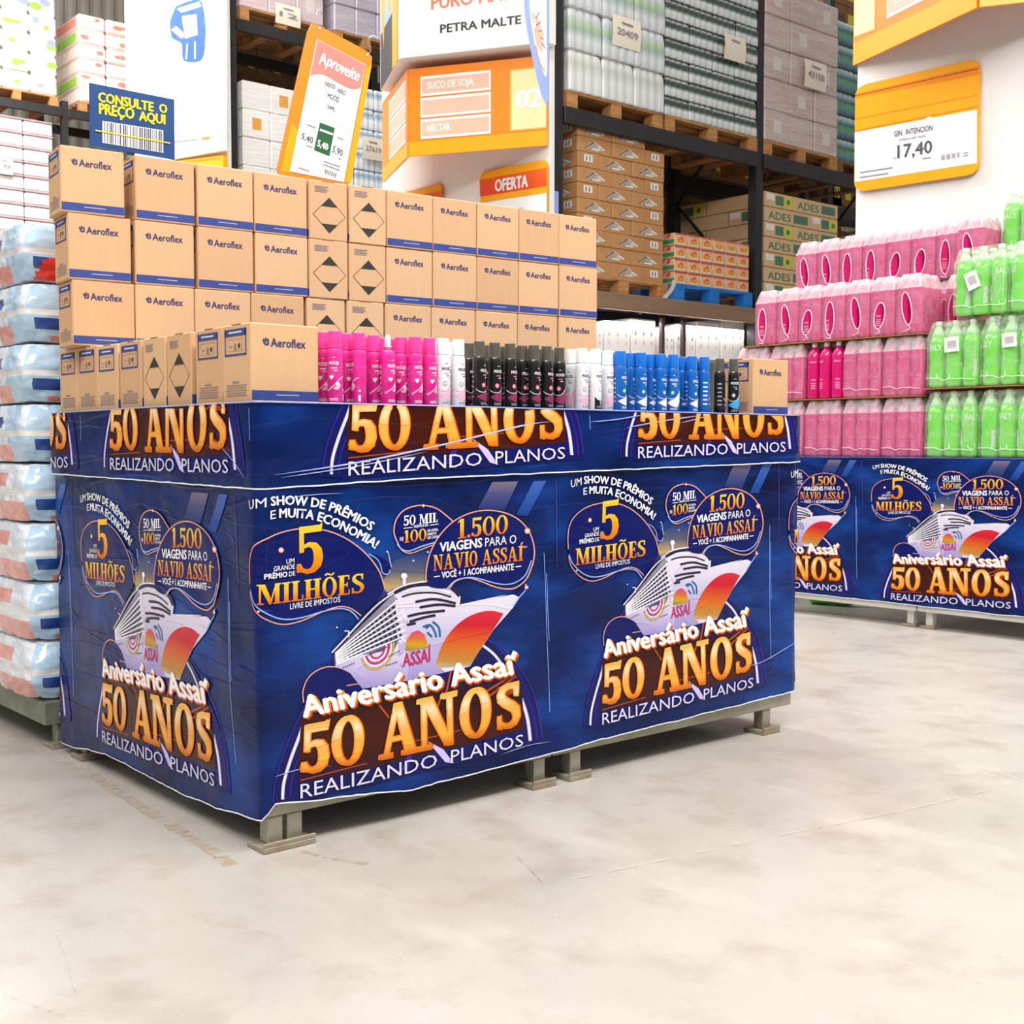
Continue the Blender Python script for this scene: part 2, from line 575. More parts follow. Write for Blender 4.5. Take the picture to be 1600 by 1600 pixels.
G_GOLD = pm('gold', '#f5b02c', ramp=[(0, '#cf6a0c'), (0.3, '#e88c16'), (0.62, '#f7b628'), (1, '#f8c53c')])
G_GOLD3 = pm('gold_bevel', '#f6c36a', ramp=[(0, '#c9660c'), (0.22, '#f3a93a'), (0.5, '#e8a850'), (0.78, '#f4d9ae'), (1, '#eea63c')])
G_AMBER = pm('amber', '#c4560f', ramp=[(0, '#7a2a08'), (0.5, '#b04708'), (1, '#f07a18')])
G_ORNG = pm('orange', '#ef8f22', ramp=[(0, '#e06a10'), (0.6, '#f3982a'), (1, '#ffbe4a')])
G_WHITE = pm('white', '#f3f1f4')
G_PALE = pm('pale', '#d8d4ea')
G_PINK = pm('peach_line', '#f2a183')
G_SKYL = pm('sky_line', '#8fb4ff')
G_LAV = pm('lavender_line', '#c9bdf3')
G_PURP = pm('purple_line', '#3a2698')
G_SEAM = pm('seam', '#4a3c8c')
G_GLOW = pm('warm_glow', '#b39a6a', ramp=[(0, '#8d8173'), (0.2, '#b79c66'), (0.55, '#57586c'), (1, '#12357a')])
G_GLOW2 = pm('glow_rim', '#12306e', ramp=[(0, '#2a3f70'), (.6, '#1c3c78'), (1, '#0c2f74')])
G_BEAM = pm('beam', '#5b5f96', ramp=[(0, '#12306f'), (0.5, '#4a4c7c'), (1, '#8d7a80')])
G_BEAM2 = pm('beam_blue', '#3a62b8', ramp=[(0, '#143a8a'), (1, '#3f66b6')])
G_HULL = pm('hull_white', '#e8e3f2', ramp=[(0, '#9a8ccc'), (0.35, '#b6abd6'), (0.75, '#d6cfe2'), (1, '#e2dce4')])
G_SIDE = pm('ship_side', '#8f86ad', ramp=[(0, '#8578b8'), (0.5, '#6d6688'), (1, '#96909f')])
G_DARK = pm('ship_dark', '#262238')
G_SUN = pm('sun', '#e2601f', ramp=[(0, '#b8a98f'), (0.12, '#b9853a'), (0.36, '#cc6a22'), (0.55, '#cf4a20'), (0.75, '#c01c30'), (1, '#cc2a34')])
G_LOGO = pm('logo', '#e88a20', ramp=[(0, '#8a7c1c'), (0.3, '#c79a20'), (0.6, '#cf6a30'), (1, '#c43a78')])
G_MAG = pm('magenta', '#b8265c')
G_OLIVE = pm('olive', '#b9a23a')
G_TEAL = pm('teal', '#1f5f94')
G_EDGE = mat('cut_edge', '#f2f1f6', 0.35)

def sparkle(A, c, r, z):
    A.disc(c, r * 1.0, r * 1.0, G_PINK, z, 10)
    A.disc(c, r * .5, r * .5, G_WHITE, z + .4, 10)

def make_poster():
    A = Art()
    # ground strokes of light
    A.poly([(1235, 60), (1365, 40), (1290, 205), (1165, 195)], G_BEAM, 1)
    A.poly([(1440, 40), (1500, 40), (1400, 230), (1345, 225)], G_BEAM2, 1)
    # warm light over the ship
    A.poly(spline([(640, 600), (680, 500), (730, 420), (800, 370), (900, 350), (990, 390), (1020, 480), (1010, 560), (860, 640), (720, 640), (640, 600)]), G_GLOW2, .6)
    A.poly([(700, 560), (735, 500), (770, 440), (830, 415), (905, 400), (940, 430), (935, 500), (950, 560), (860, 600), (760, 610)], G_GLOW, 1)
    A.line([(755, 470), (740, 400)], 3, G_PALE, 1.5)
    for c in [(735, 398), (930, 400), (860, 440), (610, 1000), (985, 545), (500, 755)]:
        A.disc(c, 4, 4, G_WHITE, 2, 8)
    # the dome behind the lettering
    dome = spline([(200, 1585), (225, 1430), (290, 1250), (375, 1075), (480, 900), (640, 800), (850, 760), (1080, 780), (1250, 850), (1370, 990), (1440, 1120), (1470, 1290)])
    A.poly(dome + [(1470, 1300), (330, 1575)], G_DOME, 1.6)
    A.line([(200, 1585), (225, 1430), (290, 1250), (375, 1075), (480, 900)], 5, G_PURP, 2)
    A.line([(1180, 800), (1290, 862), (1390, 990), (1442, 1120), (1470, 1275)], 5, G_PURP, 2)
    A.line([(248, 1568), (254, 1490), (285, 1380), (335, 1240), (352, 1150)], 15, G_LAV, 2.2)
    A.line([(248, 1568), (254, 1490), (285, 1380), (335, 1240), (352, 1150)], 6, G_WHITE, 2.6)
    A.line([(283, 1560), (290, 1480), (318, 1380)], 4, G_PURP, 2.3)
    A.line([(1175, 830), (1240, 880), (1290, 945), (1330, 1010)], 12, G_PALE, 2.2)
    A.line([(1370, 1090), (1398, 1180), (1412, 1290)], 16, G_LAV, 2.2)
    A.line([(1370, 1090), (1398, 1180), (1412, 1290)], 5, G_WHITE, 2.6)
    A.line([(1402, 1090), (1430, 1180), (1445, 1285)], 4, G_PURP, 2.3)
    # brown glow behind the big letters
    A.poly([(335, 1180), (600, 1120), (860, 1060), (1340, 985), (1375, 1080), (1385, 1235), (1100, 1310), (840, 1370), (600, 1440), (320, 1500), (318, 1400)], G_BROWN, 3)
    A.line([(330, 1478), (640, 1395)], 5, G_AMBER, 3.3, False)
    A.line([(870, 1290), (1080, 1240)], 5, G_AMBER, 3.3, False)
    for a, b in [((1330, 980), (1190, 1070)), ((1345, 985), (1210, 1090)), ((690, 1110), (745, 1180)), ((1000, 1060), (960, 1160)), ((1040, 960), (1010, 1090))]:
        A.line([a, b], 9, G_AMBER, 3.6, False)
    # round outline left of the lettering
    A.poly(spline([(343, 1110), (340, 1050), (370, 985), (435, 945), (510, 945), (600, 1000), (690, 1040), (690, 1075), (500, 1120), (400, 1150)]), G_NAVY, 3.2)
    A.line([(343, 1110), (340, 1050), (370, 985), (435, 945), (510, 945), (590, 985), (650, 1030)], 5, G_PINK, 3.6)
    A.line([(545, 1030), (600, 1022), (640, 1030)], 4, G_PINK, 3.6)
    # ship
    z = 4
    A.poly([(485, 885), (560, 800), (770, 590), (800, 600), (830, 740), (835, 1000), (700, 1030), (620, 1042), (560, 965), (490, 935)], G_SIDE, z)
    hull = [(770, 590), (830, 560), (960, 545), (1050, 570), (1085, 610), (1080, 648)] + spline([(1080, 648), (1180, 626), (1290, 604), (1368, 597), (1388, 560)]) + \
        [(1390, 548), (1394, 572), (1330, 665), (1240, 765), (1170, 872), (1130, 940), (1000, 970), (820, 1010), (790, 900)]
    A.poly(hull, G_HULL, z + .5)
    A.poly([(500, 905), (770, 860), (800, 800), (835, 820), (835, 1005), (700, 1032), (620, 1044), (560, 968), (492, 938)], G_HULL, z + .5)
    A.poly([(1245, 618), (1330, 600), (1388, 552), (1395, 572), (1360, 612), (1325, 596)], G_NAVY, z + .8)
    A.line([(1394, 552), (1390, 580), (1362, 614), (1330, 655)], 5, G_SKYL, z + 1.2)
    # decks along the side
    for k in range(7):
        a = k / 6
        A.line([(782 + 45 * a, 628 + 165 * a), (490 + 6 * a, 878 + 50 * a)], 7, G_WHITE, z + 1.2, False)
        if k < 6:
            for q in range(14):
                t0 = .06 + q * .066
                b = a + .085
                x0, y0 = 782 + 45 * b, 628 + 165 * b
                x1, y1 = 490 + 6 * b, 878 + 50 * b
                A.line([(x0 + (x1 - x0) * t0, y0 + (y1 - y0) * t0), (x0 + (x1 - x0) * (t0 + .035), y0 + (y1 - y0) * (t0 + .035))], 11 * (1 - .6 * t0), G_DARK, z + 1.0, False)
    A.line([(480, 868), (560, 785), (690, 645), (770, 583)], 22, G_DARK, z + 1.4)
    A.line([(474, 874), (550, 795), (680, 655), (765, 592)], 7, G_PALE, z + 1.7)
    A.line([(765, 590), (850, 556), (960, 550), (1040, 568), (1082, 606)], 22, G_DARK, z + 1.4)
    A.line([(735, 600), (800, 562), (870, 544), (960, 538), (1040, 556)], 8, G_PALE, z + 1.7)
    A.line([(765, 606), (850, 580), (960, 575), (1045, 600), (1080, 640)], 9, G_PALE, z + 1.8)
    A.line([(775, 622), (855, 596), (960, 592), (1040, 612)], 8, G_DARK, z + 1.8)
    A.poly([(776, 600), (800, 596), (830, 735), (800, 700)], G_PALE, z + 1.9)
    for q in [[(872, 634), (960, 622), (1062, 642)], [(893, 660), (980, 648), (1060, 655)], [(835, 702), (900, 688), (1010, 676)], [(845, 727), (910, 708), (965, 698)], [(832, 742), (870, 735)]]:
        A.line(q, 12, G_DARK, z + 1.9)
        A.disc(q[0], 6, 6, G_DARK, z + 1.9, 8)
    A.disc((814, 512), 15, 14, G_WHITE, z + 2, 12)
    A.line([(814, 515), (815, 560)], 16, G_PALE, z + 1.9, False)
    A.line([(535, 772), (555, 772), (555, 800)], 7, G_PALE, z + 2, False)
    # sun on the bow
    A.poly(spline([(962, 948), (985, 865), (1030, 785), (1090, 725), (1160, 688), (1230, 677), (1287, 690)]) + [(1240, 762), (1170, 870), (1132, 938)], G_SUN, z + 1.1)
    A.poly([(968, 930), (1000, 885), (1148, 868), (1133, 938), (1010, 965)], G_PALE, z + .9)
    # shop emblem
    A.poly([(820, 865), (826, 815), (850, 780), (882, 768), (912, 788), (930, 846), (928, 850), (822, 866)], G_LOGO, z + 2)
    A.qt('ASSAÍ', (808, 942), (942, 914), 62, G_MAG, 0.03, z + 2.2)
    for q in [[(905, 752), (940, 745), (962, 778), (968, 802)], [(950, 728), (980, 755), (986, 800)], [(925, 778), (948, 800)], [(940, 742), (918, 760)]]:
        A.line(q, 10, G_TEAL, z + 2.1)
    # nested U marks on the side
    for r_, m_ in [(92, G_OLIVE), (78, G_PALE), (66, G_MAG), (52, G_PALE), (42, G_MAG)]:
        A.line([(690 + r_ * math.cos(math.radians(a)) * .82, 858 + r_ * math.sin(math.radians(a)) - .2 * r_ * math.cos(math.radians(a))) for a in range(-12, 180, 16)], 9, m_, z + 2.1)
    for b0, b1, n in [((650, 885), (740, 845), 12), ((750, 830), (805, 805), 6), ((745, 890), (800, 862), 6), ((735, 935), (790, 915), 6), ((530, 945), (590, 920), 6)]:
        for k in range(n):
            A.disc((b0[0] + (b1[0] - b0[0]) * k / n, b0[1] + (b1[1] - b0[1]) * k / n), 3.5, 3.5, G_DARK, z + 2.4, 6)
    # bubbles
    def bubble(fill, outline, second=None, zz=7):
        A.poly(spline(fill + [fill[0]]), G_NAVY, zz)
        A.line(outline, 5.5, G_PINK, zz + .5)
        if second: A.line(second, 6, G_SKYL, zz + .6)
    bubble([(80, 575), (74, 480), (88, 415), (125, 365), (200, 318), (300, 292), (400, 290), (490, 312), (570, 355), (640, 415), (695, 490), (718, 560), (690, 620), (610, 690), (560, 672), (500, 662), (420, 680), (330, 706), (250, 712), (180, 690), (110, 640)],
           [(76, 560), (74, 480), (88, 415), (125, 365), (200, 318), (300, 292), (400, 290), (490, 312), (570, 355), (640, 415), (695, 490), (722, 572)],
           [(82, 590), (110, 645), (180, 697), (250, 716), (330, 708), (420, 682), (500, 666), (560, 676), (600, 716)])
    A.line([(78, 600), (100, 660), (160, 715), (240, 740), (330, 722), (420, 684), (500, 658), (560, 664), (612, 700)], 5, G_PINK, 7.4)
    bubble([(770, 300), (775, 250), (810, 205), (860, 184), (910, 180), (970, 195), (1030, 240), (1058, 268), (1030, 320), (975, 358), (920, 376), (870, 396), (825, 398), (790, 372)],
           [(790, 372), (766, 310), (775, 250), (810, 205), (860, 184), (910, 180), (970, 195), (1030, 240), (1058, 268)],
           [(780, 350), (800, 385), (840, 394), (900, 372), (980, 350)])
    A.line([(780, 362), (810, 396), (850, 404), (910, 382), (985, 356)], 4.5, G_PINK, 7.4)
    bubble([(925, 530), (920, 480), (940, 400), (985, 320), (1050, 255), (1130, 215), (1210, 203), (1290, 215), (1360, 250), (1410, 310), (1430, 390), (1420, 460), (1390, 520), (1340, 548), (1290, 553), (1240, 545), (1180, 525), (1120, 516), (1060, 530), (1015, 570), (935, 562)],
           [(918, 540), (920, 480), (940, 400), (985, 320), (1050, 255), (1130, 215), (1210, 203), (1290, 215), (1360, 250), (1410, 310), (1432, 390), (1424, 460)], None, 7.8)
    A.line([(1424, 455), (1395, 525), (1345, 568), (1290, 573), (1235, 560), (1180, 538), (1120, 522), (1060, 535), (1018, 575)], 5.5, G_PINK, 8.3)
    A.line([(1418, 440), (1388, 510), (1340, 545), (1290, 553), (1240, 545), (1180, 528), (1120, 520), (1060, 538), (1028, 578)], 5, G_SKYL, 8.4)
    A.poly(spline([(645, 408), (690, 415), (738, 448), (750, 480), (735, 503), (708, 496), (700, 455), (680, 428), (645, 408)]), G_NAVY, 7)
    A.line([(645, 408), (680, 428), (700, 458), (710, 495), (735, 504), (748, 482)], 4.5, G_SKYL, 7.5)
    for c, r_ in [((230, 390), 13), ((905, 181), 7), ((1398, 300), 14), ((1394, 566), 9), ((135, 682), 6)]:
        sparkle(A, c, r_, 9)
    # small lettering
    z = 9
    A.qt('UM', (86, 203), (162, 187), 44, G_WHITE, 0.0, z)
    A.arc('SHOW DE PRÊMIOS', [(180, 181), (255, 176), (335, 181), (420, 193), (500, 219), (580, 256), (656, 300)], 42, G_WHITE, 0.03, z)
    A.qt('E', (178, 245), (204, 241), 40, G_WHITE, 0.0, z)
    A.arc('MUITA ECONOMIA!', [(220, 237), (300, 237), (400, 250), (490, 283), (570, 322), (630, 354), (676, 384)], 42, G_WHITE, 0.03, z)
    A.qt('5', (300, 512), (434, 494), 228, G_GOLD, 0, z, 226, True)
    A.qt('UM', (255, 455), (293, 449), 22, G_WHITE, 0, z)
    A.qt('GRANDE', (195, 490), (295, 477), 22, G_WHITE, 0, z)
    A.qt('PRÊMIO', (156, 528), (260, 515), 24, G_WHITE, 0.025, z)
    A.qt('DE', (268, 514), (297, 509), 22, G_WHITE, 0, z)
    A.qt('MILHÕES', (128, 652), (624, 590), 96, G_GOLD, 0, z, 92, True)
    A.qt('LIVRE DE IMPOSTOS', (273, 669), (512, 634), 26, G_WHITE, 0.005, z)
    A.qt('50 MIL', (811, 277), (973, 258), 48, G_WHITE, 0, z, 44, True)
    A.line([(810, 288), (852, 283)], 3, G_WHITE, z, False)
    A.line([(936, 273), (978, 268)], 3, G_WHITE, z, False)
    A.qt('PRÊMIOS DE', (860, 286), (928, 277), 11, G_WHITE, 0.02, z)
    A.qt('R$', (793, 347), (810, 344), 17, G_WHITE, 0.0, z)
    A.qt('100', (812, 357), (920, 344), 58, G_GOLD, 0, z, 56, True)
    A.qt('NA HORA,', (925, 305), (977, 299), 12, G_WHITE, 0.02, z)
    A.qt('DIRETO', (925, 322), (968, 317), 12, G_WHITE, 0.02, z)
    A.qt('NO CAIXA', (925, 339), (980, 332), 12, G_WHITE, 0.02, z)
    A.qt('1.500', (1068, 338), (1305, 311), 92, G_GOLD, 0, z, 88, True)
    A.qt('VIAGENS', (984, 399), (1186, 376), 42, G_WHITE, 0.03, z)
    A.qt('PARA O', (1200, 374), (1346, 358), 40, G_WHITE, 0.0, z)
    A.qt('NAVIO ASSAÍ', (954, 489), (1378, 440), 74, G_ORNG, 0, z, 70, True)
    A.qt('**', (1376, 388), (1398, 385), 14, G_PINK, 0.02, z)
    A.qt('VOCÊ + 1 ACOMPANHANTE', (994, 523), (1336, 484), 29, G_WHITE, 0.025, z)
    A.line([(956, 517), (985, 513)], 4, G_WHITE, z, False)
    A.line([(1344, 470), (1371, 466)], 4, G_WHITE, z, False)
    # Aniversário Assaí
    base = [(340, 1180), (558, 1131), (796, 1080), (1018, 1036), (1335, 974)]
    for dx, dy, b, m_, zz in [(7, 9, .075, G_AMBER, 9), (3, 4, .06, G_ORNG, 9.7), (0, 0, .035, G_WHITE, 10.4)]:
        A.arc('Aniversario Assai', [(x + dx, y + dy) for x, y in base], 98, m_, b, zz)
        A.line([(775 + dx, 1010 + dy), (800 + dx, 968 + dy)], 12 + 260 * b, m_, zz, False)
        A.line([(1322 + dx, 905 + dy), (1338 + dx, 868 + dy)], 12 + 260 * b, m_, zz, False)
    # 50 ANOS
    L = [('5', (328, 1452), (462, 1428), (464, 1200), (334, 1224)), ('0', (478, 1414), (620, 1388), (620, 1165), (478, 1190)),
         ('A', (695, 1377), (890, 1336), (884, 1092), (692, 1134)), ('N', (880, 1338), (1066, 1298), (1060, 1058), (876, 1100)),
         ('O', (1082, 1288), (1224, 1256), (1224, 1030), (1080, 1064)), ('S', (1256, 1240), (1362, 1218), (1360, 1008), (1252, 1040))]
    for ch, bl, br, tr, tl in L:
        g = serif2d(ch)
        def sh(dx, dy): return tuple((p[0] + dx, p[1] + dy) for p in (bl, br, tr, tl))
        for dx, dy, m_, zz in [(9, -9, G_AMBER, 9), (-6, 3, G_ORNG, 9.4), (6, 4, G_ORNG, 9.4), (5, -6, G_ORNG, 9.4), (-4, -5, G_ORNG, 9.4)]:
            A.quad(g, sh(dx, dy), m_, zz)
        A.quad(g, sh(0, 0), G_GOLD3, 10.2)
    A.poly([(1255, 1040), (1345, 1015), (1360, 1060), (1290, 1080)], G_AMBER, 9.2)
    # REALIZANDO PLANOS
    A.qt('REALIZANDO', (328, 1562), (968, 1409), 66, G_PALE, 0.006, 10, 60)
    A.qt('PLANOS', (1034, 1394), (1376, 1312), 60, G_PALE, 0.006, 10, 54)
    A.poly([(925, 1290), (1000, 1330), (1050, 1395), (1010, 1390)], G_LAV, 3.8)
    A.poly([(800, 1430), (840, 1330), (860, 1330), (830, 1425)], G_PURP, 3.8)
    # tiny upright line of print near the right edge and the printed seam line
    A.line([(1480, 405), (1484, 560), (1492, 800), (1503, 1155)], 2.2, G_SKYL, 2, False)
    A.line([(1490, 500), (1494, 640), (1502, 820)], 2.2, G_SKYL, 2, False)
    A.line([(1532, 40), (1545, 600), (1552, 900), (1566, 1330)], 4, G_SEAM, 2, False)
    return A
POSTER = make_poster()
def poster_conv(p):
    h = px(360 + p[0] * 520 / 1570, 730 + p[1] * 520 / 1570, 1, 0.0)
    return (h.x, h.z)
_PB = {}
def poster_bm(t0=0.02, t1=0.84, s0=-0.075, s1=0.905):
    """poster shapes cut on a fine grid, in the poster's own metres"""
    k = (t0, t1, s0, s1)
    if k not in _PB:
        bm = POSTER.bmesh(poster_conv, 1.0)
        cut_grid(bm, s0, s1, t0, t1, 0.035, 0.035)
        bm.verts.index_update()
        uvl = bm.loops.layers.uv['UVMap']
        vs = [v.co.copy() for v in bm.verts]
        fs = [(tuple(v.index for v in f.verts), f.material_index, [tuple(l[uvl].uv) for l in f.loops]) for f in bm.faces]
        bm.free()
        _PB[k] = (vs, fs)
    return _PB[k]

def wrap_mesh(name, surf, q0, q1, tlow, thigh, posters, lift, edge_low=True, top_fold=None):
    """printed sheet: ground + the posters laid on it. surf(q, t, out) -> world point. posters: (offset, scale, dt, tilt, tmin, tmax)"""
    me = bpy.data.meshes.new(name)
    bm = bmesh.new()
    uvl = bm.loops.layers.uv.new('UVMap')
    mats = [G_BG, G_EDGE]
    def P(q, t, o):
        return surf(q, t, o)
    nq = max(2, int((q1 - q0) / 0.02))
    nt_ = max(3, int((thigh(0) - tlow(0)) / 0.025))
    grid = []
    for i in range(nq + 1):
        q = q0 + (q1 - q0) * i / nq
        row = []
        for j in range(nt_ + 1):
            t = tlow(q) + (thigh(q) - tlow(q)) * j / nt_
            row.append((bm.verts.new(P(q, t, 0)), q, t))
        grid.append(row)
    for i in range(nq):
        for j in range(nt_):
            c = (grid[i][j], grid[i + 1][j], grid[i + 1][j + 1], grid[i][j + 1])
            f = bm.faces.new([x[0] for x in c])
            f.smooth = True
            for l, x in zip(f.loops, c):
                l[uvl].uv = (x[1], x[2])
    # white cut edge
    if edge_low:
        for i in range(nq):
            vs = []
            for q, k in ((grid[i][0][1], 0), (grid[i + 1][0][1], 0), (grid[i + 1][0][1], 1), (grid[i][0][1], 1)):
                hgt = 0.0016 + 0.0022 * abs(noise.noise((q * 21.0, 3.1, 0)))
                vs.append(bm.verts.new(P(q, tlow(q) + (hgt if k else -0.0012), lift * 6)))
            f = bm.faces.new(vs)
            f.material_index = 1
            f.smooth = True
    for off, sc, dt, tilt, tmin, tmax, flip in posters:
        vs, fs = poster_bm(tmin, tmax)
        mi = {}
        for k, mt in enumerate(POSTER.ms):
            if mt not in mats: mats.append(mt)
            mi[k] = mats.index(mt)
        qs = []
        nv = []
        for v in vs:
            q = off + sc * v.x
            t = v.y + dt + tilt * v.x
            qs.append((q, t))
            nv.append(None)
        for idx, m_, uvs in fs:
            qq = [qs[k] for k in idx]
            cq = sum(a[0] for a in qq) / len(qq)
            ct = sum(a[1] for a in qq) / len(qq)
            if cq < q0 + .002 or cq > q1 - .002 or ct < tlow(cq) + .003 or ct > thigh(cq) - .002:
                continue
            pv = []
            for k in idx:
                if nv[k] is None:
                    q = min(max(qs[k][0], q0), q1)
                    t = min(max(qs[k][1], tlow(q)), thigh(q))
                    nv[k] = bm.verts.new(P(q, t, .0009 + lift * (1 + vs[k].z)))
                pv.append(nv[k])
            try:
                f = bm.faces.new(pv)
            except ValueError:
                continue
            f.material_index = mi[m_]
            f.smooth = True
            for l, u in zip(f.loops, uvs):
                l[uvl].uv = u
    bm.to_mesh(me)
    bm.free()
    for mt in mats:
        me.materials.append(mt)
    return me

def interp(tab):
    def f(x):
        if x <= tab[0][0]: return tab[0][1]
        for (a, b), (c, d) in zip(tab, tab[1:]):
            if x <= c:
                return b + (d - b) * (x - a) / (c - a)
        return tab[-1][1]
    return f

def wrinkle(q, t):
    return 0.0055 * noise.noise((q * 3.0, t * 4.0, 1.7)) + 0.0020 * noise.noise((q * 7 + t * 4, t * 3.0 - q * 2, 4.2))
# ------------------------------------------------------------------ floor and far wall
def floor_material():
    m = mat('polished_concrete', '#bdb5a8', 0.34, bump=(60, 0.02), spec=0.4)
    nt = m.node_tree
    b = nt.nodes['Principled BSDF']
    tc = nt.nodes.new('ShaderNodeTexCoord')
    def nz(scale, detail, lo, hi, sc=(1, 1, 1)):
        mp = nt.nodes.new('ShaderNodeMapping')
        mp.inputs['Scale'].default_value = sc
        n = nt.nodes.new('ShaderNodeTexNoise')
        n.inputs['Scale'].default_value = scale
        n.inputs['Detail'].default_value = detail
        n.inputs['Roughness'].default_value = 0.6
        mr = nt.nodes.new('ShaderNodeMapRange')
        mr.inputs[1].default_value = lo
        mr.inputs[2].default_value = hi
        nt.links.new(tc.outputs['Object'], mp.inputs[0])
        nt.links.new(mp.outputs[0], n.inputs['Vector'])
        nt.links.new(n.outputs[0], mr.inputs[0])
        return mr.outputs[0]
    def mix(fac, a, c):
        x = nt.nodes.new('ShaderNodeMix')
        x.data_type = 'RGBA'
        nt.links.new(fac, x.inputs[0])
        if isinstance(a, str): x.inputs[6].default_value = rgb(a)
        else: nt.links.new(a, x.inputs[6])
        x.inputs[7].default_value = rgb(c)
        return x.outputs[2]
    c = mix(nz(0.9, 5, .35, .65), '#b6b1aa', '#aca59c')
    c = mix(nz(5.0, 7, .50, .75), c, '#9f968a')
    c = mix(nz(2.2, 6, .58, .80, (1, .35, 1)), c, '#c4beb5')
    c = mix(nz(38, 2, .70, .80), c, '#9c9285')
    nt.links.new(c, b.inputs['Base Color'])
    r = nz(3.0, 4, .3, .7)
    mr = nt.nodes.new('ShaderNodeMapRange')
    mr.inputs[3].default_value = 0.24
    mr.inputs[4].default_value = 0.46
    nt.links.new(r, mr.inputs[0])
    nt.links.new(mr.outputs[0], b.inputs['Roughness'])
    return m
mb = MB()
mb.box(-9, 24, -9, 24, -0.12, 0.0, floor_material())
tag(mb.build('floor'), kind='structure')

# marks of wear on the floor: worn yellow line, scuffs, hairline cracks and saw-cut joint
M_YEL = mat('worn_yellow_paint', '#c29a62', 0.5, vary=(14, '#b5a488', 0.8))
M_CRK = mat('crack_dark', '#8b8173', 0.8, vary=(20, '#a79d8f', 0.8))
M_CHALK = mat('scuff_pale', '#c6bfb3', 0.6)
def softmark(m):
    # ragged see-through wear: noise in the alpha
    nt = m.node_tree
    b = nt.nodes['Principled BSDF']
    if b.inputs['Alpha'].is_linked: return
    tc = nt.nodes.new('ShaderNodeTexCoord')
    n = nt.nodes.new('ShaderNodeTexNoise')
    n.inputs['Scale'].default_value = 28
    n.inputs['Detail'].default_value = 6
    mr = nt.nodes.new('ShaderNodeMapRange')
    mr.inputs[1].default_value = .32
    mr.inputs[2].default_value = .80
    mr.inputs[4].default_value = .8
    nt.links.new(tc.outputs['Object'], n.inputs['Vector'])
    nt.links.new(n.outputs[0], mr.inputs[0])
    nt.links.new(mr.outputs[0], b.inputs['Alpha'])
FM = [0.0006]
def floor_mark(pts, wd, mt, name='trim_1', jag=0.0, dash=None):
    P = []
    for x, y in pts:
        h = px(x, y, 2, 0.0)
        P.append((h.x, h.y))
    P = spline(P, 8) if len(P) > 2 else [tuple(P[0][k] + (P[1][k] - P[0][k]) * i / 12 for k in (0, 1)) for i in range(13)]
    rnd = random.Random(int(pts[0][0] * 7 + pts[0][1]))
    ws = [wd * (1 - jag * rnd.random()) for _ in P]
    b = MB()
    FM[0] += .0004
    for i, q in enumerate(_stroke(P, ws)):
        if dash and rnd.random() < dash: continue
        b.add([(x, y, FM[0]) for x, y in q], [(0, 1, 2, 3)], mt)
    o = b.build(name)
    softmark(mt)
    tag(o, kind='structure')
    return o
floor_mark([(140, 1205), (200, 1248), (300, 1310), (362, 1352)], 0.042, M_YEL, 'trim_1', .45, .06)
floor_mark([(470, 1330), (520, 1342), (575, 1350)], 0.022, M_YEL, 'trim_2', .5, .1)
floor_mark([(95, 1188), (150, 1215), (260, 1285), (352, 1340)], 0.05, M_CHALK, 'trim_3', .5, .1)
floor_mark([(800, 1330), (848, 1380)], 0.004, M_CRK, 'trim_4', .5)
floor_mark([(5, 1555), (60, 1575), (112, 1592)], 0.004, M_CRK, 'trim_5', .6, .3)
floor_mark([(90, 1460), (105, 1500), (118, 1550)], 0.006, M_CHALK, 'trim_6', .6)
floor_mark([(290, 1428), (350, 1447), (375, 1448), (440, 1468)], 0.003, M_CRK, 'trim_7', .7, .3)
floor_mark([(880, 1378), (1040, 1345), (1240, 1302), (1420, 1266), (1600, 1222)], 0.006, M_CHALK, 'trim_8', .7, .15)
floor_mark([(1530, 1200), (1600, 1222)], 0.005, M_CHALK, 'trim_9', .6)

M_SHEET = mat('corrugated_sheet', '#9d968a', 0.55, vary=(3, '#8a8378', 0.6))
b = MB()
y0 = 20.5
n = 200
vs, fs = [], []
for i in range(n * 4 + 1):
    x = -2 + i * 0.06
    dy = (0, 0, .045, .045)[i % 4]
    vs += [(x, y0 - dy, 0), (x, y0 - dy, 11)]
for i in range(n * 4):
    fs.append((2 * i, 2 * i + 2, 2 * i + 3, 2 * i + 1))
b.add(vs, fs, M_SHEET)
b.box(-2, 46, y0 + .001, y0 + .15, 0, 11, M_SHEET)
tag(b.build('wall_back'), kind='structure')

# ------------------------------------------------------------------ display tables
M_STEEL = mat('galvanised_steel', '#a8a595', 0.42, 0.55, bump=(40, .05), vary=(9, '#8f8c7c', .8))
M_STEELD = mat('greenish_steel', '#8d8f80', 0.5, 0.4, vary=(9, '#6f7164', .8))
M_PLATE = mat('worn_foot_plate', '#a39d8c', 0.5, 0.45, vary=(16, '#8a5a3a', .55))
M_DECK = mat('deck_board', '#6d655b', 0.7, vary=(8, '#565049', .6))

def leg(mb_, x, y, h, two=None):
    mb_.box(x - .02, x + .02, y - .02, y + .02, 0.012, h, M_STEEL, .003)

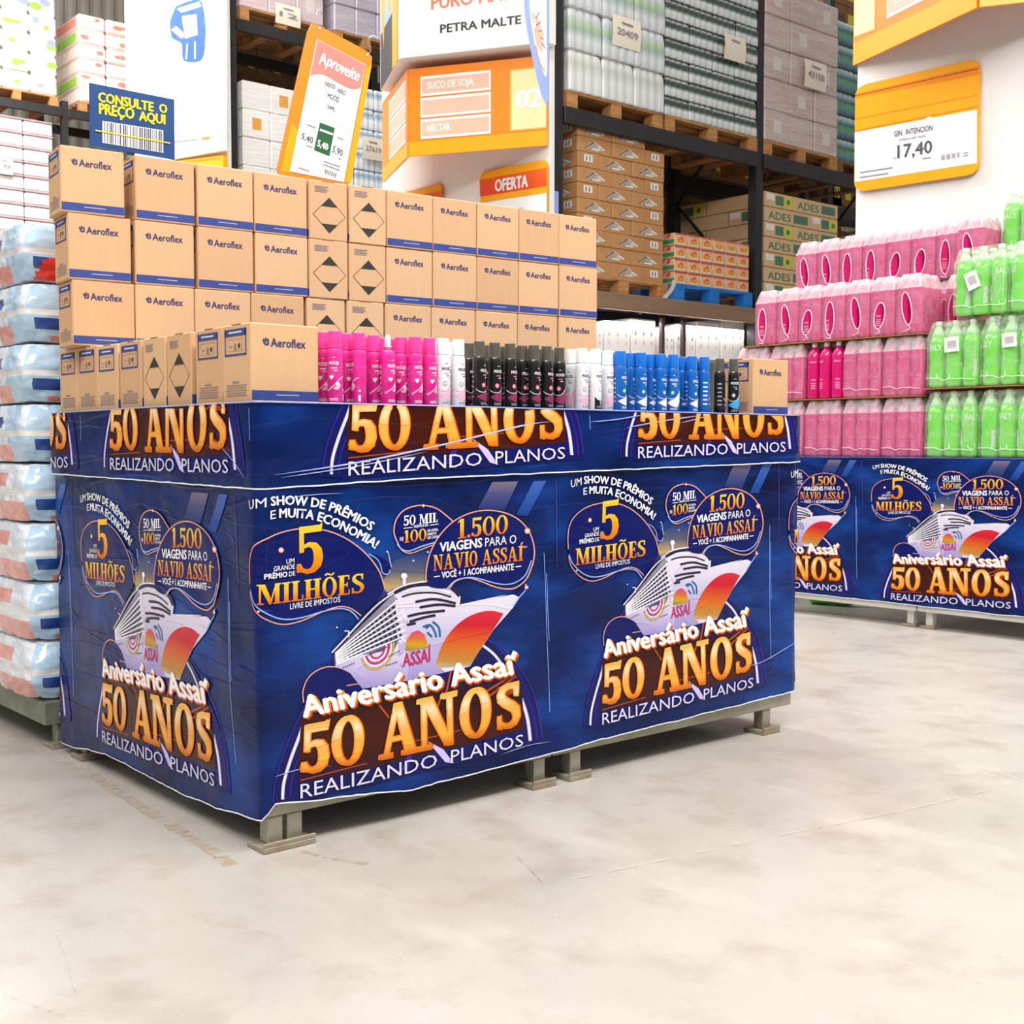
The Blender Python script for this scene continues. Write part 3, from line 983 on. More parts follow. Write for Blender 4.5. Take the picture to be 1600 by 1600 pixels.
def make_table(name, x0, x1, y0, y1, top, rail_z, label, inset=(0, 0, 0, 0), rail_h=.05, plate_off=0.0, double=None, m=None):
    m = m or M_STEEL
    t = thing(name, label, 'table', ((x0 + x1) / 2, (y0 + y1) / 2, 0))
    cx, cy = (x0 + x1) / 2, (y0 + y1) / 2
    X0, X1, Y0, Y1 = x0 - cx, x1 - cx, y0 - cy, y1 - cy
    f = MB()
    rz0, rz1 = rail_z, rail_z + rail_h
    for a in ((X0, X1, Y0, Y0 + .04), (X0, X1, Y1 - .04, Y1), (X0, X0 + .04, Y0 + .04, Y1 - .04), (X1 - .04, X1, Y0 + .04, Y1 - .04)):
        f.box(*a, rz0, rz1, m, .003)
    f.build('base_rail', t)
    d = MB()
    d.box(X0 + .012, X1 - .012, Y0 + .012, Y1 - .012, top - .03, top, M_DECK, .004)
    d.build('deck', t)
    if top - rz1 > .12:
        for sx in (X0 + .03, X1 - .03):
            for sy in (Y0 + .03, Y1 - .03):
                p = MB()
                p.box(sx - .02, sx + .02, sy - .02, sy + .02, rz1, top - .03, m, .003)
                p.build('frame_post', t)
    for i, (sx, sy) in enumerate(((X0 + inset[0], Y0 + inset[2]), (X1 - inset[1], Y0 + inset[2]), (X0 + inset[0], Y1 - inset[3]), (X1 - inset[1], Y1 - inset[3]))):
        lg = MB()
        lg.box(sx - .02, sx + .02, sy - .02, sy + .02, .014, rz0, m, .003)
        if double and i == 0:
            lg.box(sx + .032, sx + .072, sy - .02, sy + .02, .014, rz0, m, .003)
        l = lg.build('leg', t)
        pl = MB()
        x1_ = sx + (.095 if double and i == 0 else .042)
        pl.box(sx - .042, x1_, sy - .042, sy + .042, 0.0, .014, M_PLATE, .002)
        pl.box(sx - .042, x1_, sy - .042, sy - .036, .014, .024, M_PLATE, .001)
        pl.build('foot_plate', l)
    return t
make_table('display_table', 0.012, 0.900, 0.014, 1.235, 1.022, 0.078, 'steel display table with double corner leg under the blue wrap nearest the viewer', (.03, .04, .025, .1), double=True)
make_table('display_table', 0.905, 1.968, 0.014, 1.235, 1.022, 0.078, 'steel display table whose right end rail shows below the blue wrap', (.09, .12, .025, .1))

# printed wrap of the two tables: path runs along the left side, round the corner, along the front and round the right end
RC = 0.018
def wrap_surf(extra):
    def surf(q, t, o):
        d = wrinkle(q, t) + o + extra
        # slack near the front corner: leans out at the top, pulls in at the bottom
        d += 0.016 * math.exp(-(q / .14) ** 2) * max(0, (t - .25)) if extra < .004 else 0
        if q < -RC:
            sl = 0.007 * math.exp(-((q + .22) / .13) ** 2) * (0.5 + 0.5 * math.sin((q * .9 + t * .38) * 30)) * max(0, 1 - abs(t - .4) / .5) if extra < .004 else 0
            return Vector((-d - sl, -q, t))
        if q < RC:
            a = (q + RC) / (2 * RC) * math.pi / 2
            r = RC + d
            return Vector((RC - r * math.cos(a), RC - r * math.sin(a), t))
        if q < 1.978 - RC:
            return Vector((q, -d, t))
        if q < 1.978 + RC:
            a = (q - 1.978 + RC) / (2 * RC) * math.pi / 2
            r = RC + d
            return Vector((1.978 - RC + r * math.sin(a), RC - r * math.cos(a), t))
        if q < 1.978 + 1.25:
            return Vector((1.978 + d, q - 1.978, t))
        return Vector((1.978 - (q - 3.228), 1.25 + d, t))
    return surf
low = interp([(-1.25, .03), (-1.2, .029), (-.91, .060), (-.65, .056), (-.4, .050), (-.21, .060), (0, .078), (.03, .110), (.22, .096), (.41, .077), (.65, .084), (.89, .092), (1.13, .104), (1.52, .114), (1.83, .122), (1.98, .124), (3, .124)])
def tlow(q): return low(q) + .004 * noise.noise((q * 11, 0, 0)) + .002 * noise.noise((q * 37, 5, 0))
me = wrap_mesh('printed_skirt', wrap_surf(0.0), -1.25, 5.2, tlow, lambda q: .905,
               [(-1.017 + .0, 1.012, -.020, 0, .02, .84, 0), (-2.03, 1.012, -.02, 0, .02, .84, 0), (0, 1, 0, 0, .02, .84, 0), (.979, .985, .030, .008, .02, .84, 0), (1.955, .985, .04, 0, .02, .84, 0)], .00036)
o = link('printed_skirt', me)
tag(o, 'dark blue glossy printed skirt with cruise ship wrapped round the nearest display', 'display skirt')
blow = interp([(-1.25, .850), (-.6, .843), (0, .836), (.41, .852), (.9, .862), (1.98, .882), (3, .882)])
def btlow(q): return blow(q) + .0022 * noise.noise((q * 17, 2, 0))
me = wrap_mesh('printed_band', wrap_surf(0.0085), -1.25, 5.2, btlow, lambda q: 1.032 + .002 * noise.noise((q * 6, 9, 0)),
               [(-.903, 1.006, .757, -.022, .05, .33, 0), (-1.895, 1.006, .74, 0, .05, .33, 0), (.131, 1.014, .747, .028, .05, .33, 0), (1.11, .997, .785, 0, .05, .33, 0), (2.08, .997, .785, 0, .05, .33, 0)], .00036)
o = link('printed_band', me)
tag(o, 'blue printed band with cropped gold lettering folded round the tabletop edge', 'display band')
b = MB()
b.box(.02, 1.958, .02, 1.232, 1.0225, 1.0295, mat('table_cover_film', '#23307c', .3, bump=(12, .2)), .003)
tag(b.build('table_cover'), 'blue plastic cover stretched over the tabletop beneath boxes and cans', 'table cover')

# creases where the film is pulled tight: raised folds, glint painted in pale
M_FOLD_GLINT = mat('film_fold_glint', '#8794dc', .10, spec=.9, coat=1.0, vary=(30, '#9aa6e4', .5))
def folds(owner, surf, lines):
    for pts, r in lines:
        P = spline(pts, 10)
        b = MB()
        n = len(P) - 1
        b.tube([surf(q, t, .0030) for q, t in P], [max(.0002, r * min(1, 4 * i / n, 4 * (n - i) / n)) for i in range(n + 1)] if abs(P[-1][0] - P[0][0]) < 2 else r, M_FOLD_GLINT, 8)
        b.build('film_fold_glint', owner)
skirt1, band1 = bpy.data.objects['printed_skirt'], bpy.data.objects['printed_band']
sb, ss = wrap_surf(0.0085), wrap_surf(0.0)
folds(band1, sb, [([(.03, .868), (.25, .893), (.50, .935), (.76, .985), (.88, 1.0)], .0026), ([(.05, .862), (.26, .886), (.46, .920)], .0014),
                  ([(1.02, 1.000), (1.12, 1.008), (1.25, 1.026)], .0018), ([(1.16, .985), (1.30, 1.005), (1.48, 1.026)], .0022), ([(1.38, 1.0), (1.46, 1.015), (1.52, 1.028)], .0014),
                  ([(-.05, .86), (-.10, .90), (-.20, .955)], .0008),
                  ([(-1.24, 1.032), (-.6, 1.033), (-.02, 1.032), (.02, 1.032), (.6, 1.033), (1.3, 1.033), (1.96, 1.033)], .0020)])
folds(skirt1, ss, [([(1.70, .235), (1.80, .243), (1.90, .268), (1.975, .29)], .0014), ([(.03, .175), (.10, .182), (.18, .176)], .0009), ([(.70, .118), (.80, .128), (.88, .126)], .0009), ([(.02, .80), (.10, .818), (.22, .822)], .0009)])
# ------------------------------------------------------------------ cartons
def kraft():
    m = mat('kraft_board', '#cf9f6f', 0.72, spec=0.25)
    nt = m.node_tree
    b = nt.nodes['Principled BSDF']
    oi = nt.nodes.new('ShaderNodeObjectInfo')
    tc = nt.nodes.new('ShaderNodeTexCoord')
    mp = nt.nodes.new('ShaderNodeMapping')
    mp.inputs['Scale'].default_value = (90, 90, 6)
    n = nt.nodes.new('ShaderNodeTexNoise')
    n.inputs['Scale'].default_value = 1.0
    nt.links.new(tc.outputs['Object'], mp.inputs[0])
    nt.links.new(mp.outputs[0], n.inputs['Vector'])
    cr = nt.nodes.new('ShaderNodeValToRGB')
    cr.color_ramp.elements[0].color = rgb('#cfa37a')
    cr.color_ramp.elements[1].color = rgb('#d9b086')
    nt.links.new(oi.outputs['Random'], cr.inputs[0])
    hs = nt.nodes.new('ShaderNodeHueSaturation')
    mr = nt.nodes.new('ShaderNodeMapRange')
    mr.inputs[3].default_value = 0.95
    mr.inputs[4].default_value = 1.05
    nt.links.new(n.outputs[0], mr.inputs[0])
    nt.links.new(mr.outputs[0], hs.inputs['Value'])
    nt.links.new(cr.outputs[0], hs.inputs['Color'])
    nt.links.new(hs.outputs[0], b.inputs['Base Color'])
    return m
M_KRAFT = kraft()
M_KEDGE = mat('kraft_seam', '#b98a58', 0.8, vary=(60, '#a87b4c', .7))
M_TAPE = mat('parcel_tape', '#c89f6c', 0.25, vary=(30, '#bb9260', .6))
M_INK = mat('blue_ink', '#2f3f86', 0.6, vary=(40, '#36488f', .8))
M_INKD = mat('navy_ink', '#2c2f63', 0.6, vary=(40, '#36396b', .8))
M_INKG = mat('grey_ink', '#8a7f86', 0.7, vary=(40, '#97898a', .8))
M_BLACK = mat('black_ink', '#2b2724', 0.6, vary=(40, '#35302c', .8))
M_PAPER = mat('white_ink', '#d8d3d6', 0.6, vary=(40, '#cfcacc', .6))

def face_fn(kind, L, S, H):
    """drawing (x right, y down; metres on the face) -> point on a carton face"""
    if kind == 'f': return lambda p, o: (-L / 2 + p[0], -S / 2 - o, H - p[1])
    if kind == 'b': return lambda p, o: (L / 2 - p[0], S / 2 + o, H - p[1])
    if kind == 'l': return lambda p, o: (-L / 2 - o, S / 2 - p[0], H - p[1])
    return lambda p, o: (L / 2 + o, -S / 2 + p[0], H - p[1])

def carton_mesh(L=.179, S=.1375, H=.1865):
    b = MB()
    b.box(-L / 2, L / 2, -S / 2, S / 2, 0, H, M_KRAFT, .003)
    # flap joint and tape on top
    b.box(-L / 2 + .004, L / 2 - .004, -.0008, .0008, H - .001, H + .0003, M_KEDGE)
    b.box(-L / 2 - .0004, L / 2 + .0004, -.022, .022, H - .0005, H + .0006, M_TAPE)
    for k in 'fb':
        A = Art()
        A.line([(L * .18, H * .20), (L * .20, H * .255), (L * .225, H * .27)], .0045, M_INKD, 0, True)
        A.line([(L * .215, H * .185), (L * .215, H * .235)], .0045, M_INKD, 0, False)
        A.line([(L * .245, H * .195), (L * .25, H * .25), (L * .235, H * .275)], .0045, M_INKD, 0, True)
        A.qt('Aeroflex', (L * .285, H * .29), (L * .80, H * .29), H * .105, M_INKD, .02)
        A.poly([(0.0015, H * .845), (L - .0015, H * .845), (L - .0015, H * .965), (.0015, H * .965)], M_INK)
        A.poly([(L * .36, H * .895), (L * .70, H * .895), (L * .70, H * .903), (L * .36, H * .903)], M_PAPER, 1)
        sign_art(b, A, face_fn(k, L, S, H), .0003)
    A = Art()   # handling label, left end
    x0, x1, y0, y1 = S * .1, S * .86, H * .06, H * .40
    t = .0045
    A.poly([(x0, y0), (x1, y0), (x1, y0 + .017), (x0, y0 + .017)], M_INK)
    for q in ((x0, x0 + t, y0, y1), (x1 - t, x1, y0, y1), (x0, x1, y1 - t, y1)):
        A.poly([(q[0], q[2]), (q[1], q[2]), (q[1], q[3]), (q[0], q[3])], M_INK)
    A.line([(x0 + .02, y0 + .008), (x1 - .02, y0 + .008)], .004, M_PAPER, 1, False)
    A.line([(x0 + .013, y0 + .024), (x1 - .013, y0 + .024), (x1 - .013, y1 - .012), (x0 + .013, y1 - .012), (x0 + .013, y0 + .024)], .0012, M_INKG, 1, False)
    A.line([(x0 + .022, y0 + .041), (x0 + .036, y0 + .041)], .003, M_INKG, 1, False)
    A.line([(x0 + .048, y0 + .034), (x0 + .048, y0 + .05)], .004, M_INKG, 1, False)
    A.line([(x0 + .055, y0 + .034), (x0 + .055, y0 + .05)], .004, M_INKG, 1, False)
    A.disc((x1 - .034, y0 + .040), .005, .006, M_BLACK, 1, 10)
    A.line([(x1 - .022, y0 + .034), (x1 - .022, y0 + .05)], .002, M_INKG, 1, False)
    A.line([(S * .36, H * .735), (S * .60, H * .735)], .004, M_INKG, 1, False)
    for k in range(5):
        A.line([(S * (.14 + .03 * (k % 2)), H * (.775 + .032 * k)), (S * (.86 - .03 * (k % 2)), H * (.775 + .032 * k))], .0022, M_INKG, 1, False)
    sign_art(b, A, face_fn('l', L, S, H), .0003)
    A = Art()   # limited-quantity diamond, right end
    c, w_, h_ = (S * .52, H * .575), S * .42, H * .30
    A.line([(c[0] - w_, c[1]), (c[0], c[1] - h_), (c[0] + w_, c[1]), (c[0], c[1] + h_), (c[0] - w_, c[1])], .0018, M_BLACK, 0, False)
    for sg in (-1, 1):
        A.poly([(c[0], c[1] + sg * h_), (c[0] - w_ * .50, c[1] + sg * h_ * .50), (c[0] + w_ * .50, c[1] + sg * h_ * .50)], M_BLACK, 1)
    for k in range(4):
        A.line([(S * .14, H * (.10 + .028 * k)), (S * (.50 - .05 * (k % 2)), H * (.10 + .028 * k))], .0025, M_INKG, 1, False)
    sign_art(b, A, face_fn('r', L, S, H), .0003)
    return b.mesh('carton')
CARTON = carton_mesh()
def carton(x, y, z, rz, label, group, sz=1.0):
    o = link('cardboard_carton', CARTON, None, (x, y, z), rz)
    o.scale = (1, 1, sz)
    return tag(o, label, 'carton', group)

TOP = 1.0325
ordn = ['first', 'second', 'third', 'fourth', 'fifth', 'sixth', 'seventh', 'eighth', 'ninth', 'tenth', 'eleventh', 'twelfth', 'thirteenth', 'fourteenth', 'fifteenth', 'sixteenth']
# the wall of cartons along the back of the table
W0, W1 = Vector((-.04, 1.02)), Vector((1.89, .87))
wd = (W1 - W0).normalized()
wn = Vector((-wd.y, wd.x))
wrot = math.atan2(wd.y, wd.x)
HH = .1865
rows = [
    ('top row', 3, [(-.012, 'F', .055), (.199, 'F', 0), (.387, 'F', 0), (.571, 'F', 0), (.757, 'D', 0), (.900, 'D', 0), (1.040, 'F', 0), (1.222, 'F', 0), (1.403, 'F', 0), (1.584, 'F', 0), (1.765, 'F', 0)]),
    ('second row from the top', 2, [(.004, 'F', .02), (.196, 'F', 0), (.386, 'F', 0), (.572, 'F', 0), (.757, 'D', .03), (.899, 'D', 0), (1.040, 'F', 0), (1.222, 'F', 0), (1.403, 'F', 0), (1.584, 'F', 0), (1.766, 'F', 0)]),
    ('third row from the top', 1, [(.012, 'F', 0), (.194, 'F', 0), (.375, 'F', 0), (.556, 'F', 0), (.746, 'D', 0), (.890, 'D', 0), (1.034, 'F', 0), (1.216, 'F', 0), (1.398, 'F', 0), (1.580, 'F', 0), (1.765, 'F', 0)]),
    ('bottom row', 0, [(.240, 'F', 0), (.421, 'F', 0), (.602, 'F', 0), (.784, 'D', 0), (.925, 'D', 0), (1.066, 'F', 0), (1.248, 'F', 0), (1.429, 'F', 0), (1.610, 'F', 0), (1.79, 'F', 0)]),
]
rnd = random.Random(3)
for rn, lev, items in rows:
    for i, (s, k, tw) in enumerate(items):
        wdt, dep = (.179, .1375) if k == 'F' else (.1375, .179)
        c = W0 + wd * (s + wdt / 2) + wn * (dep / 2 + rnd.uniform(0, .004))
        rz = wrot - tw * .6 + (0 if k == 'F' else -math.pi / 2)
        what = 'blue-lettered carton' if k == 'F' else 'black-diamond carton'
        if lev == 0:
            lab, g = 'cardboard carton in the hidden bottom row of the carton wall', 'hidden bottom row of cartons'
            zs = 1.0
        else:
            lab, g = '%s, %s of the carton wall, %s from left' % (what, rn, ordn[i]), 'cartons in the wall'
        carton(c.x, c.y, TOP + lev * HH + .0006 * lev + (0.0 if True else 0), rz, lab, g)
# single row down the left edge of the table, and the box on the right corner
edge = [(.112, 'corner'), (.266, 'L'), (.428, 'D'), (.574, 'D'), (.724, 'L'), (.880, 'L'), (1.024, 'L'), (1.168, 'L')]
lab_e = ['open-faced cardboard carton on the front left corner of the table, lettering to the front',
         'cardboard carton with blue handling label, right behind the front corner carton', 'carton with black diamond on left table edge, nearer the front corner',
         'cardboard carton with black diamond on left table edge, the farther of two', 'cardboard carton with blue label on left edge, just behind the diamond cartons',
         'cardboard carton with blue label, third from the back on the left edge', 'cardboard carton with blue label, second from the back on the left edge', 'cardboard carton with blue label at the back end of the left edge']
lab_e[0] = 'cardboard carton on the front left table corner, lettering facing the pink cans'
for (y, k), lb in zip(edge, lab_e):
    x = .012 + .179 / 2 if k != 'corner' else .008 + .179 / 2
    rz = 0 if k != 'D' else math.pi
    if k == 'corner': y = .050 + .1375 / 2
    carton(x, y, TOP, rz + rnd.uniform(-.02, .02) * (k != 'corner'), lb, 'cartons along the left table edge', .975 if y < .95 else 1.0)
carton(1.872, .105, TOP, 0, 'lone cardboard carton on the right front table corner beside the black cans', 'cartons along the left table edge', .97)['group'] = 'corner carton'

# ------------------------------------------------------------------ aerosol cans
def gloss(name, col, rough=.22, **k):
    return mat(name, col, rough, coat=.4, **k)
CW = gloss('can_white', '#e9e8ea', vary=(30, '#e2e1e6', .5))
CB = gloss('can_black', '#161415', vary=(30, '#1c1a1b', .5))
CP = gloss('can_pink', '#e0148a', vary=(26, '#ea4aa8', .75))
CBL = gloss('can_blue', '#0f5fb4', vary=(26, '#1668bd', .75))
CAPP = gloss('cap_pink', '#e83a96', vary=(30, '#e44a9c', .5))
CAPW = gloss('cap_white', '#efeeee', vary=(30, '#e8e8ea', .5))
CAPB = gloss('cap_blue', '#0b66c3', vary=(30, '#0f6fcc', .5))
CAPK = mat('cap_smoke', '#565348', 0.18, vary=(30, '#4a473e', .6), coat=.5)
T_W = mat('label_white', '#f2eff2', .4, vary=(30, '#e6e3e8', .4))
T_K = mat('label_black', '#29272a', .4, vary=(30, '#333136', .4))
T_PK = mat('label_rose', '#e9679f', .4, vary=(30, '#dd5c94', .4))
T_RS = mat('label_pale_rose', '#f3b9cf', .4, vary=(30, '#eeb0c8', .4))
T_GR = mat('label_green', '#58b98a', .4, vary=(30, '#4fae80', .4))
T_SK = mat('label_sky', '#3fa6dd', .4, vary=(30, '#389bd0', .4))
T_GY = mat('label_grey', '#a9a8b0', .4, vary=(30, '#9c9ba4', .4))
T_MG = mat('label_mauve', '#8f2f5c', .4, vary=(30, '#9b3866', .4))
R_C = .0185
def cyl(r):
    return lambda p, o: ((r + o) * math.sin(p[0] / r), -(r + o) * math.cos(p[0] / r), p[1])
def wrap_art(b, A, r, n=8):
    """art drawn as (arc length, z), bent round a cylinder facing -Y; long pieces are subdivided by strips"""
    bm = A.bmesh(lambda p: p, 1.0)
    xs = [v.co.x for v in bm.verts]
    x = min(xs)
    while x < max(xs):
        x += .004
        bmesh.ops.bisect_plane(bm, geom=bm.verts[:] + bm.edges[:] + bm.faces[:], dist=1e-7, plane_co=(x, 0, 0), plane_no=(1, 0, 0))
    bm.verts.index_update()
    f_ = cyl(r)
    vs = [f_((v.co.x, v.co.y), .0003 + .00015 * v.co.z) for v in bm.verts]
    for i, mt in enumerate(A.ms):
        fs = []
        for f in bm.faces:
            if f.material_index == i:
                ids = tuple(v.index for v in f.verts)
                a, b_, c = (Vector(vs[k]) for k in ids[:3])
                nn = (b_ - a).cross(c - a)
                fs.append(ids if nn.x * a.x + nn.y * a.y > 0 else tuple(reversed(ids)))
        used = sorted({k for f in fs for k in f})
        mp = {k: j for j, k in enumerate(used)}
        b.add([vs[k] for k in used], [tuple(mp[k] for k in f) for f in fs], mt, True)
    bm.free()
class UpArt(Art):
    """y up"""
    def qtu(s, txt, x0, x1, y, h, mt, bold=0.0, z=None, serif=False):
        g = serif2d(txt) if serif else text2d(txt, bold)
        s.quad(g, ((x0, y), (x1, y), (x1, y + h), (x0, y + h)), mt, z)

def can_body(kind):
    body, txt, small, mark, sweep, foot = {
        'pink': (CP, T_W, T_W, T_W, T_RS, T_W), 'white': (CW, T_K, T_GY, T_GY, T_RS, T_GY), 'black': (CB, T_W, T_PK, T_PK, T_MG, T_GY),
        'blue': (CBL, T_W, T_W, T_GR, T_W, T_W), 'black_blue': (CB, T_W, T_SK, T_GY, T_SK, T_GY), 'white_black': (CW, T_K, T_GY, T_GY, CB, T_GY)}[kind]
    b = MB()
    r = R_C
    b.lathe([(r * .88, 0), (r * .97, .0015), (r, .004), (r, .118), (r * .985, .124), (r * .93, .130), (r * .84, .1345), (r * .80, .136)], body, 20)
    A = UpArt()
    A.qtu('MOOD', -.0125, .0125, .094, .0075, txt, .03, 1)
    A.qtu('men' if 'black' in kind else 'deo', -.003, .004, .110, .003, txt, .02, 1)
    A.line([(-.006, .086), (.008, .086)], .0026, small, 1, False)
    A.line([(.0, .080), (.008, .080)], .002, txt, 1, False)
    if kind == 'pink':
        for c, q in (((-.006, .064), .006), ((.009, .048), .0055)):
            A.poly([(c[0], c[1] - q), (c[0] + q * .95, c[1] + q * .25), (c[0] + q * .7, c[1] + q * .85), (c[0] + q * .2, c[1] + q * .8), (c[0], c[1] + q * .45), (c[0] - q * .2, c[1] + q * .8), (c[0] - q * .7, c[1] + q * .85), (c[0] - q * .95, c[1] + q * .25)], mark if c[0] < 0 else T_W, 1)
        A.line([(-.02, .030), (.0, .044), (.014, .060), (.026, .066)], .003, T_RS, .6)
        A.poly([(-.002, .036), (.012, .050), (.018, .046), (.010, .034)], T_RS, .5)
        for k in range(22):
            rr = random.Random(k * 13 + 5)
            A.disc((rr.uniform(-.03, .03), rr.uniform(.01, .12)), .0009, .0009, T_RS, .4, 6)
    elif kind == 'white_black':
        A.poly([(-.018, .006), (.018, .006), (.018, .036), (.010, .030), (.0, .028), (-.010, .032), (-.018, .040)], CB, .5)
        A.qtu('f', -.003, .003, .016, .010, T_W, .03, 1)
        A.disc((0, .062), .0065, .0075, T_GY, .6)
        A.disc((0, .062), .0055, .0065, CW, .8)
    else:
        A.disc((-.004, .060), .0058, .0062, mark, .8, 14)
        A.disc((-.004, .060), .0032, .0036, T_W if kind == 'blue' else (CW if kind == 'white' else T_RS), 1.0, 10)
        A.poly([(-.024, .030), (-.012, .036), (.004, .042), (.016, .056), (.026, .066), (.026, .036), (.010, .016), (-.006, .020)], sweep, .4)
        A.line([(-.026, .050), (-.012, .042), (.004, .044), (.016, .058), (.026, .070)], .0016, T_W if kind != 'white' else T_RS, .8)
    for k in range(2):
        A.line([(-.012, .010 + .0035 * k), (.010, .010 + .0035 * k)], .0016, foot, 1, False)
    A.poly([(.0245, .008), (.030, .008), (.030, .024), (.0245, .024)], T_W, 1)
    A.disc((.0272, .034), .003, .003, T_W, 1, 10)
    for k in range(6):
        A.line([(-.046, .03 + .013 * k), (-.032, .03 + .013 * k)], .004, T_W if kind in ('blue', 'pink') else T_GY, .5, False)
    wrap_art(b, A, r)
    return b.mesh('can_' + kind)
def cap_mesh(m_, smoke=False):
    b = MB()
    r = R_C * (.90 if not smoke else .82)
    b.lathe([(r, .1335), (r * .99, .136), (r * .97, .1725), (r * .93, .1745), (r * .80, .1752), (r * .55, .1748)], m_, 20)
    return b.mesh('cap')
CANS = {k: can_body(k) for k in ('pink', 'white', 'black', 'blue', 'black_blue', 'white_black')}
CAPS = {'pink': cap_mesh(CAPP), 'white': cap_mesh(CAPW), 'blue': cap_mesh(CAPB), 'black': cap_mesh(CAPK, True)}
CAPS['black_blue'] = CAPS['black']
CAPS['white_black'] = CAPS['white']
b = MB()
b.lathe([(.010, .135), (.010, .143), (.0115, .1435), (.0115, .146), (.006, .147)], mat('valve_ring', '#d9d2d4', .25, .7, vary=(30, '#c9c2c4', .5)), 14)
VALVE = b.mesh('valve')
b = MB()
b.lathe([(.0065, .146), (.0085, .150), (.0075, .168), (.0045, .174), (.002, .1745)], mat('spray_nozzle', '#f3dfe8', .25, vary=(30, '#ecd4df', .5)), 14)
NOZ = b.mesh('nozzle')

def can(kind, x, y, rz, label, group, open_=False):
    t = thing('aerosol_can', label, 'aerosol can', (x, y, TOP), rz, group)
    link('can_body', CANS[kind], t)
    if open_:
        link('valve_ring', VALVE, t)
        n = link('spray_nozzle', NOZ, t)
        n.rotation_euler = (0.0, -0.0, 0)
    else:
        link('cap', CAPS[kind], t)
    return t
front = [  # photo column, depth on the table, kind, turn
    (506, .100, 'pink', -.7), (524, .052, 'pink', -.75), (541, .098, 'pink', .1), (561, .058, 'pink', -2.0), (584, .092, 'pink', -.1), (606, .055, 'pink', .1), (627, .090, 'pink', -.6), (649, .058, 'pink', -.05), (671, .062, 'pink', .1),
    (692, .058, 'white', -.1), (716, .060, 'white', .05), (733, .120, 'black', .2), (749, .055, 'black', .2), (773, .060, 'black', -.1), (797, .058, 'black', .15), (816, .088, 'black', 0), (834, .058, 'black', .1), (854, .060, 'black', .2), (874, .075, 'black', -.6),
    (893, .105, 'white', -1.2), (909, .058, 'white', 0), (930, .050, 'white_black', .15), (949, .075, 'white', -.1),
    (969, .055, 'blue', .15), (986, .090, 'blue', .2), (1001, .060, 'blue', -.1), (1016, .085, 'blue', .3), (1032, .058, 'blue', .1), (1052, .045, 'blue', -.7), (1067, .098, 'blue', .2), (1081, .058, 'blue', .1), (1100, .055, 'blue', 1.5),
    (1124, .070, 'black_blue', 1.3), (1146, .050, 'black_blue', -.6)]
words_ = {'pink': 'pink aerosol can', 'white': 'white aerosol can', 'black': 'black and rose aerosol can', 'blue': 'blue aerosol can', 'black_blue': 'black aerosol can with blue swoosh', 'white_black': 'white aerosol can with a black foot'}
cnt = {}
runs = []
prev = None
for px_, dy, kind, tw in front:
    if kind == 'white' and px_ > 880: key = ('white can of the right-hand white group', 'right')
    elif kind == 'white': key = ('white can of the pair right of the pink cans', 'pair')
    else: key = (words_[kind], kind)
    runs.append(key)
tot = {k: runs.count(k) for k in runs}
pos_front = []
for (px_, dy, kind, tw), key in zip(front, runs):
    cnt[key] = cnt.get(key, 0) + 1
    n = cnt[key]
    x = px(px_, 600, 1, dy).x
    pos_front.append((x, dy))
    if kind == 'white_black': lab = 'white aerosol can with a black foot between plain white cans'
    elif px_ == 606: lab = 'uncapped pink aerosol can showing its pale spray nozzle'
    elif px_ == 1100: lab = 'blue aerosol can turned to show its printed back, rightmost blue can'
    elif px_ == 561: lab = 'pink aerosol can turned to show its barcode side'
    elif tot[key] == 2: lab = '%s, %s of the two' % (key[0], 'left' if n == 1 else 'right')
    else: lab = '%s, %s from the left in the front row' % (key[0], ordn[n - 1])
    can(kind, x, dy, tw, lab, {'pink': 'pink aerosol cans', 'white': 'white aerosol cans', 'white_black': 'white aerosol cans', 'black': 'black aerosol cans', 'blue': 'blue aerosol cans', 'black_blue': 'black and blue aerosol cans'}[kind], px_ == 606)
# the row behind, seen only between the shoulders of the front row
back = []
x = .235
while x < 1.62:
    kind = 'pink' if x < .575 else ('white' if x < .66 else ('black' if x < 1.02 else ('white' if x < 1.19 else 'blue')))
    back.append((x, kind))
    x += .0405
for x, kind in back:
    y = .142 + .003 * math.sin(x * 40)
    if any((x - a) ** 2 + (y - c) ** 2 < .0378 ** 2 for a, c in pos_front): continue
    can(kind, x, y, rnd.uniform(-.5, .5), '%s half hidden behind the front row of cans' % words_[kind], {'pink': 'second row of pink cans', 'white': 'second row of white cans', 'black': 'second row of black cans', 'blue': 'second row of blue cans'}[kind])
# ------------------------------------------------------------------ second display, bottles
XD = 4.30
make_table('display_table', XD + .012, XD + 1.1, 1.000, 2.20, .868, 0.085, 'white steel display table under the pink bottle packs', (.05, .05, .05, .05), .036, m=mat('white_steel', '#d9d7d2', .4, .2, vary=(9, '#cfccc6', .6)))
make_table('display_table', XD + .012, XD + 1.1, -.30, .992, .868, 0.087, 'white steel display table under the green bottle packs', (.05, .05, .05, .05), .036, m=MATS['white_steel'])
def surf2(q, t, o):
    d = wrinkle(q + 7.3, t) * .8 + o
    return Vector((XD - d, -q, t))
me = wrap_mesh('printed_skirt', surf2, -2.2, .30, lambda q: .118 + .004 * noise.noise((q * 8, 3, 0)), lambda q: .874 + .002 * noise.noise((q * 7, 1, 0)),
               [(-1.228, .960, .022, 0, .02, .84, 0), (-2.172, .945, .020, 0, .02, .84, 0), (-.285, .96, .022, 0, .02, .84, 0)], .0004, True)
o = link('printed_skirt', me)
tag(o, 'dark blue printed skirt with cruise ships beneath the pink and green bottles', 'display skirt')
b = MB()
b.box(XD + .003, XD + 1.1, -.30, 2.20, .8685, .8755, MATS['table_cover_film'], .002)
tag(b.build('table_cover'), 'blue plastic cover over the table top under the bottle packs', 'table cover')

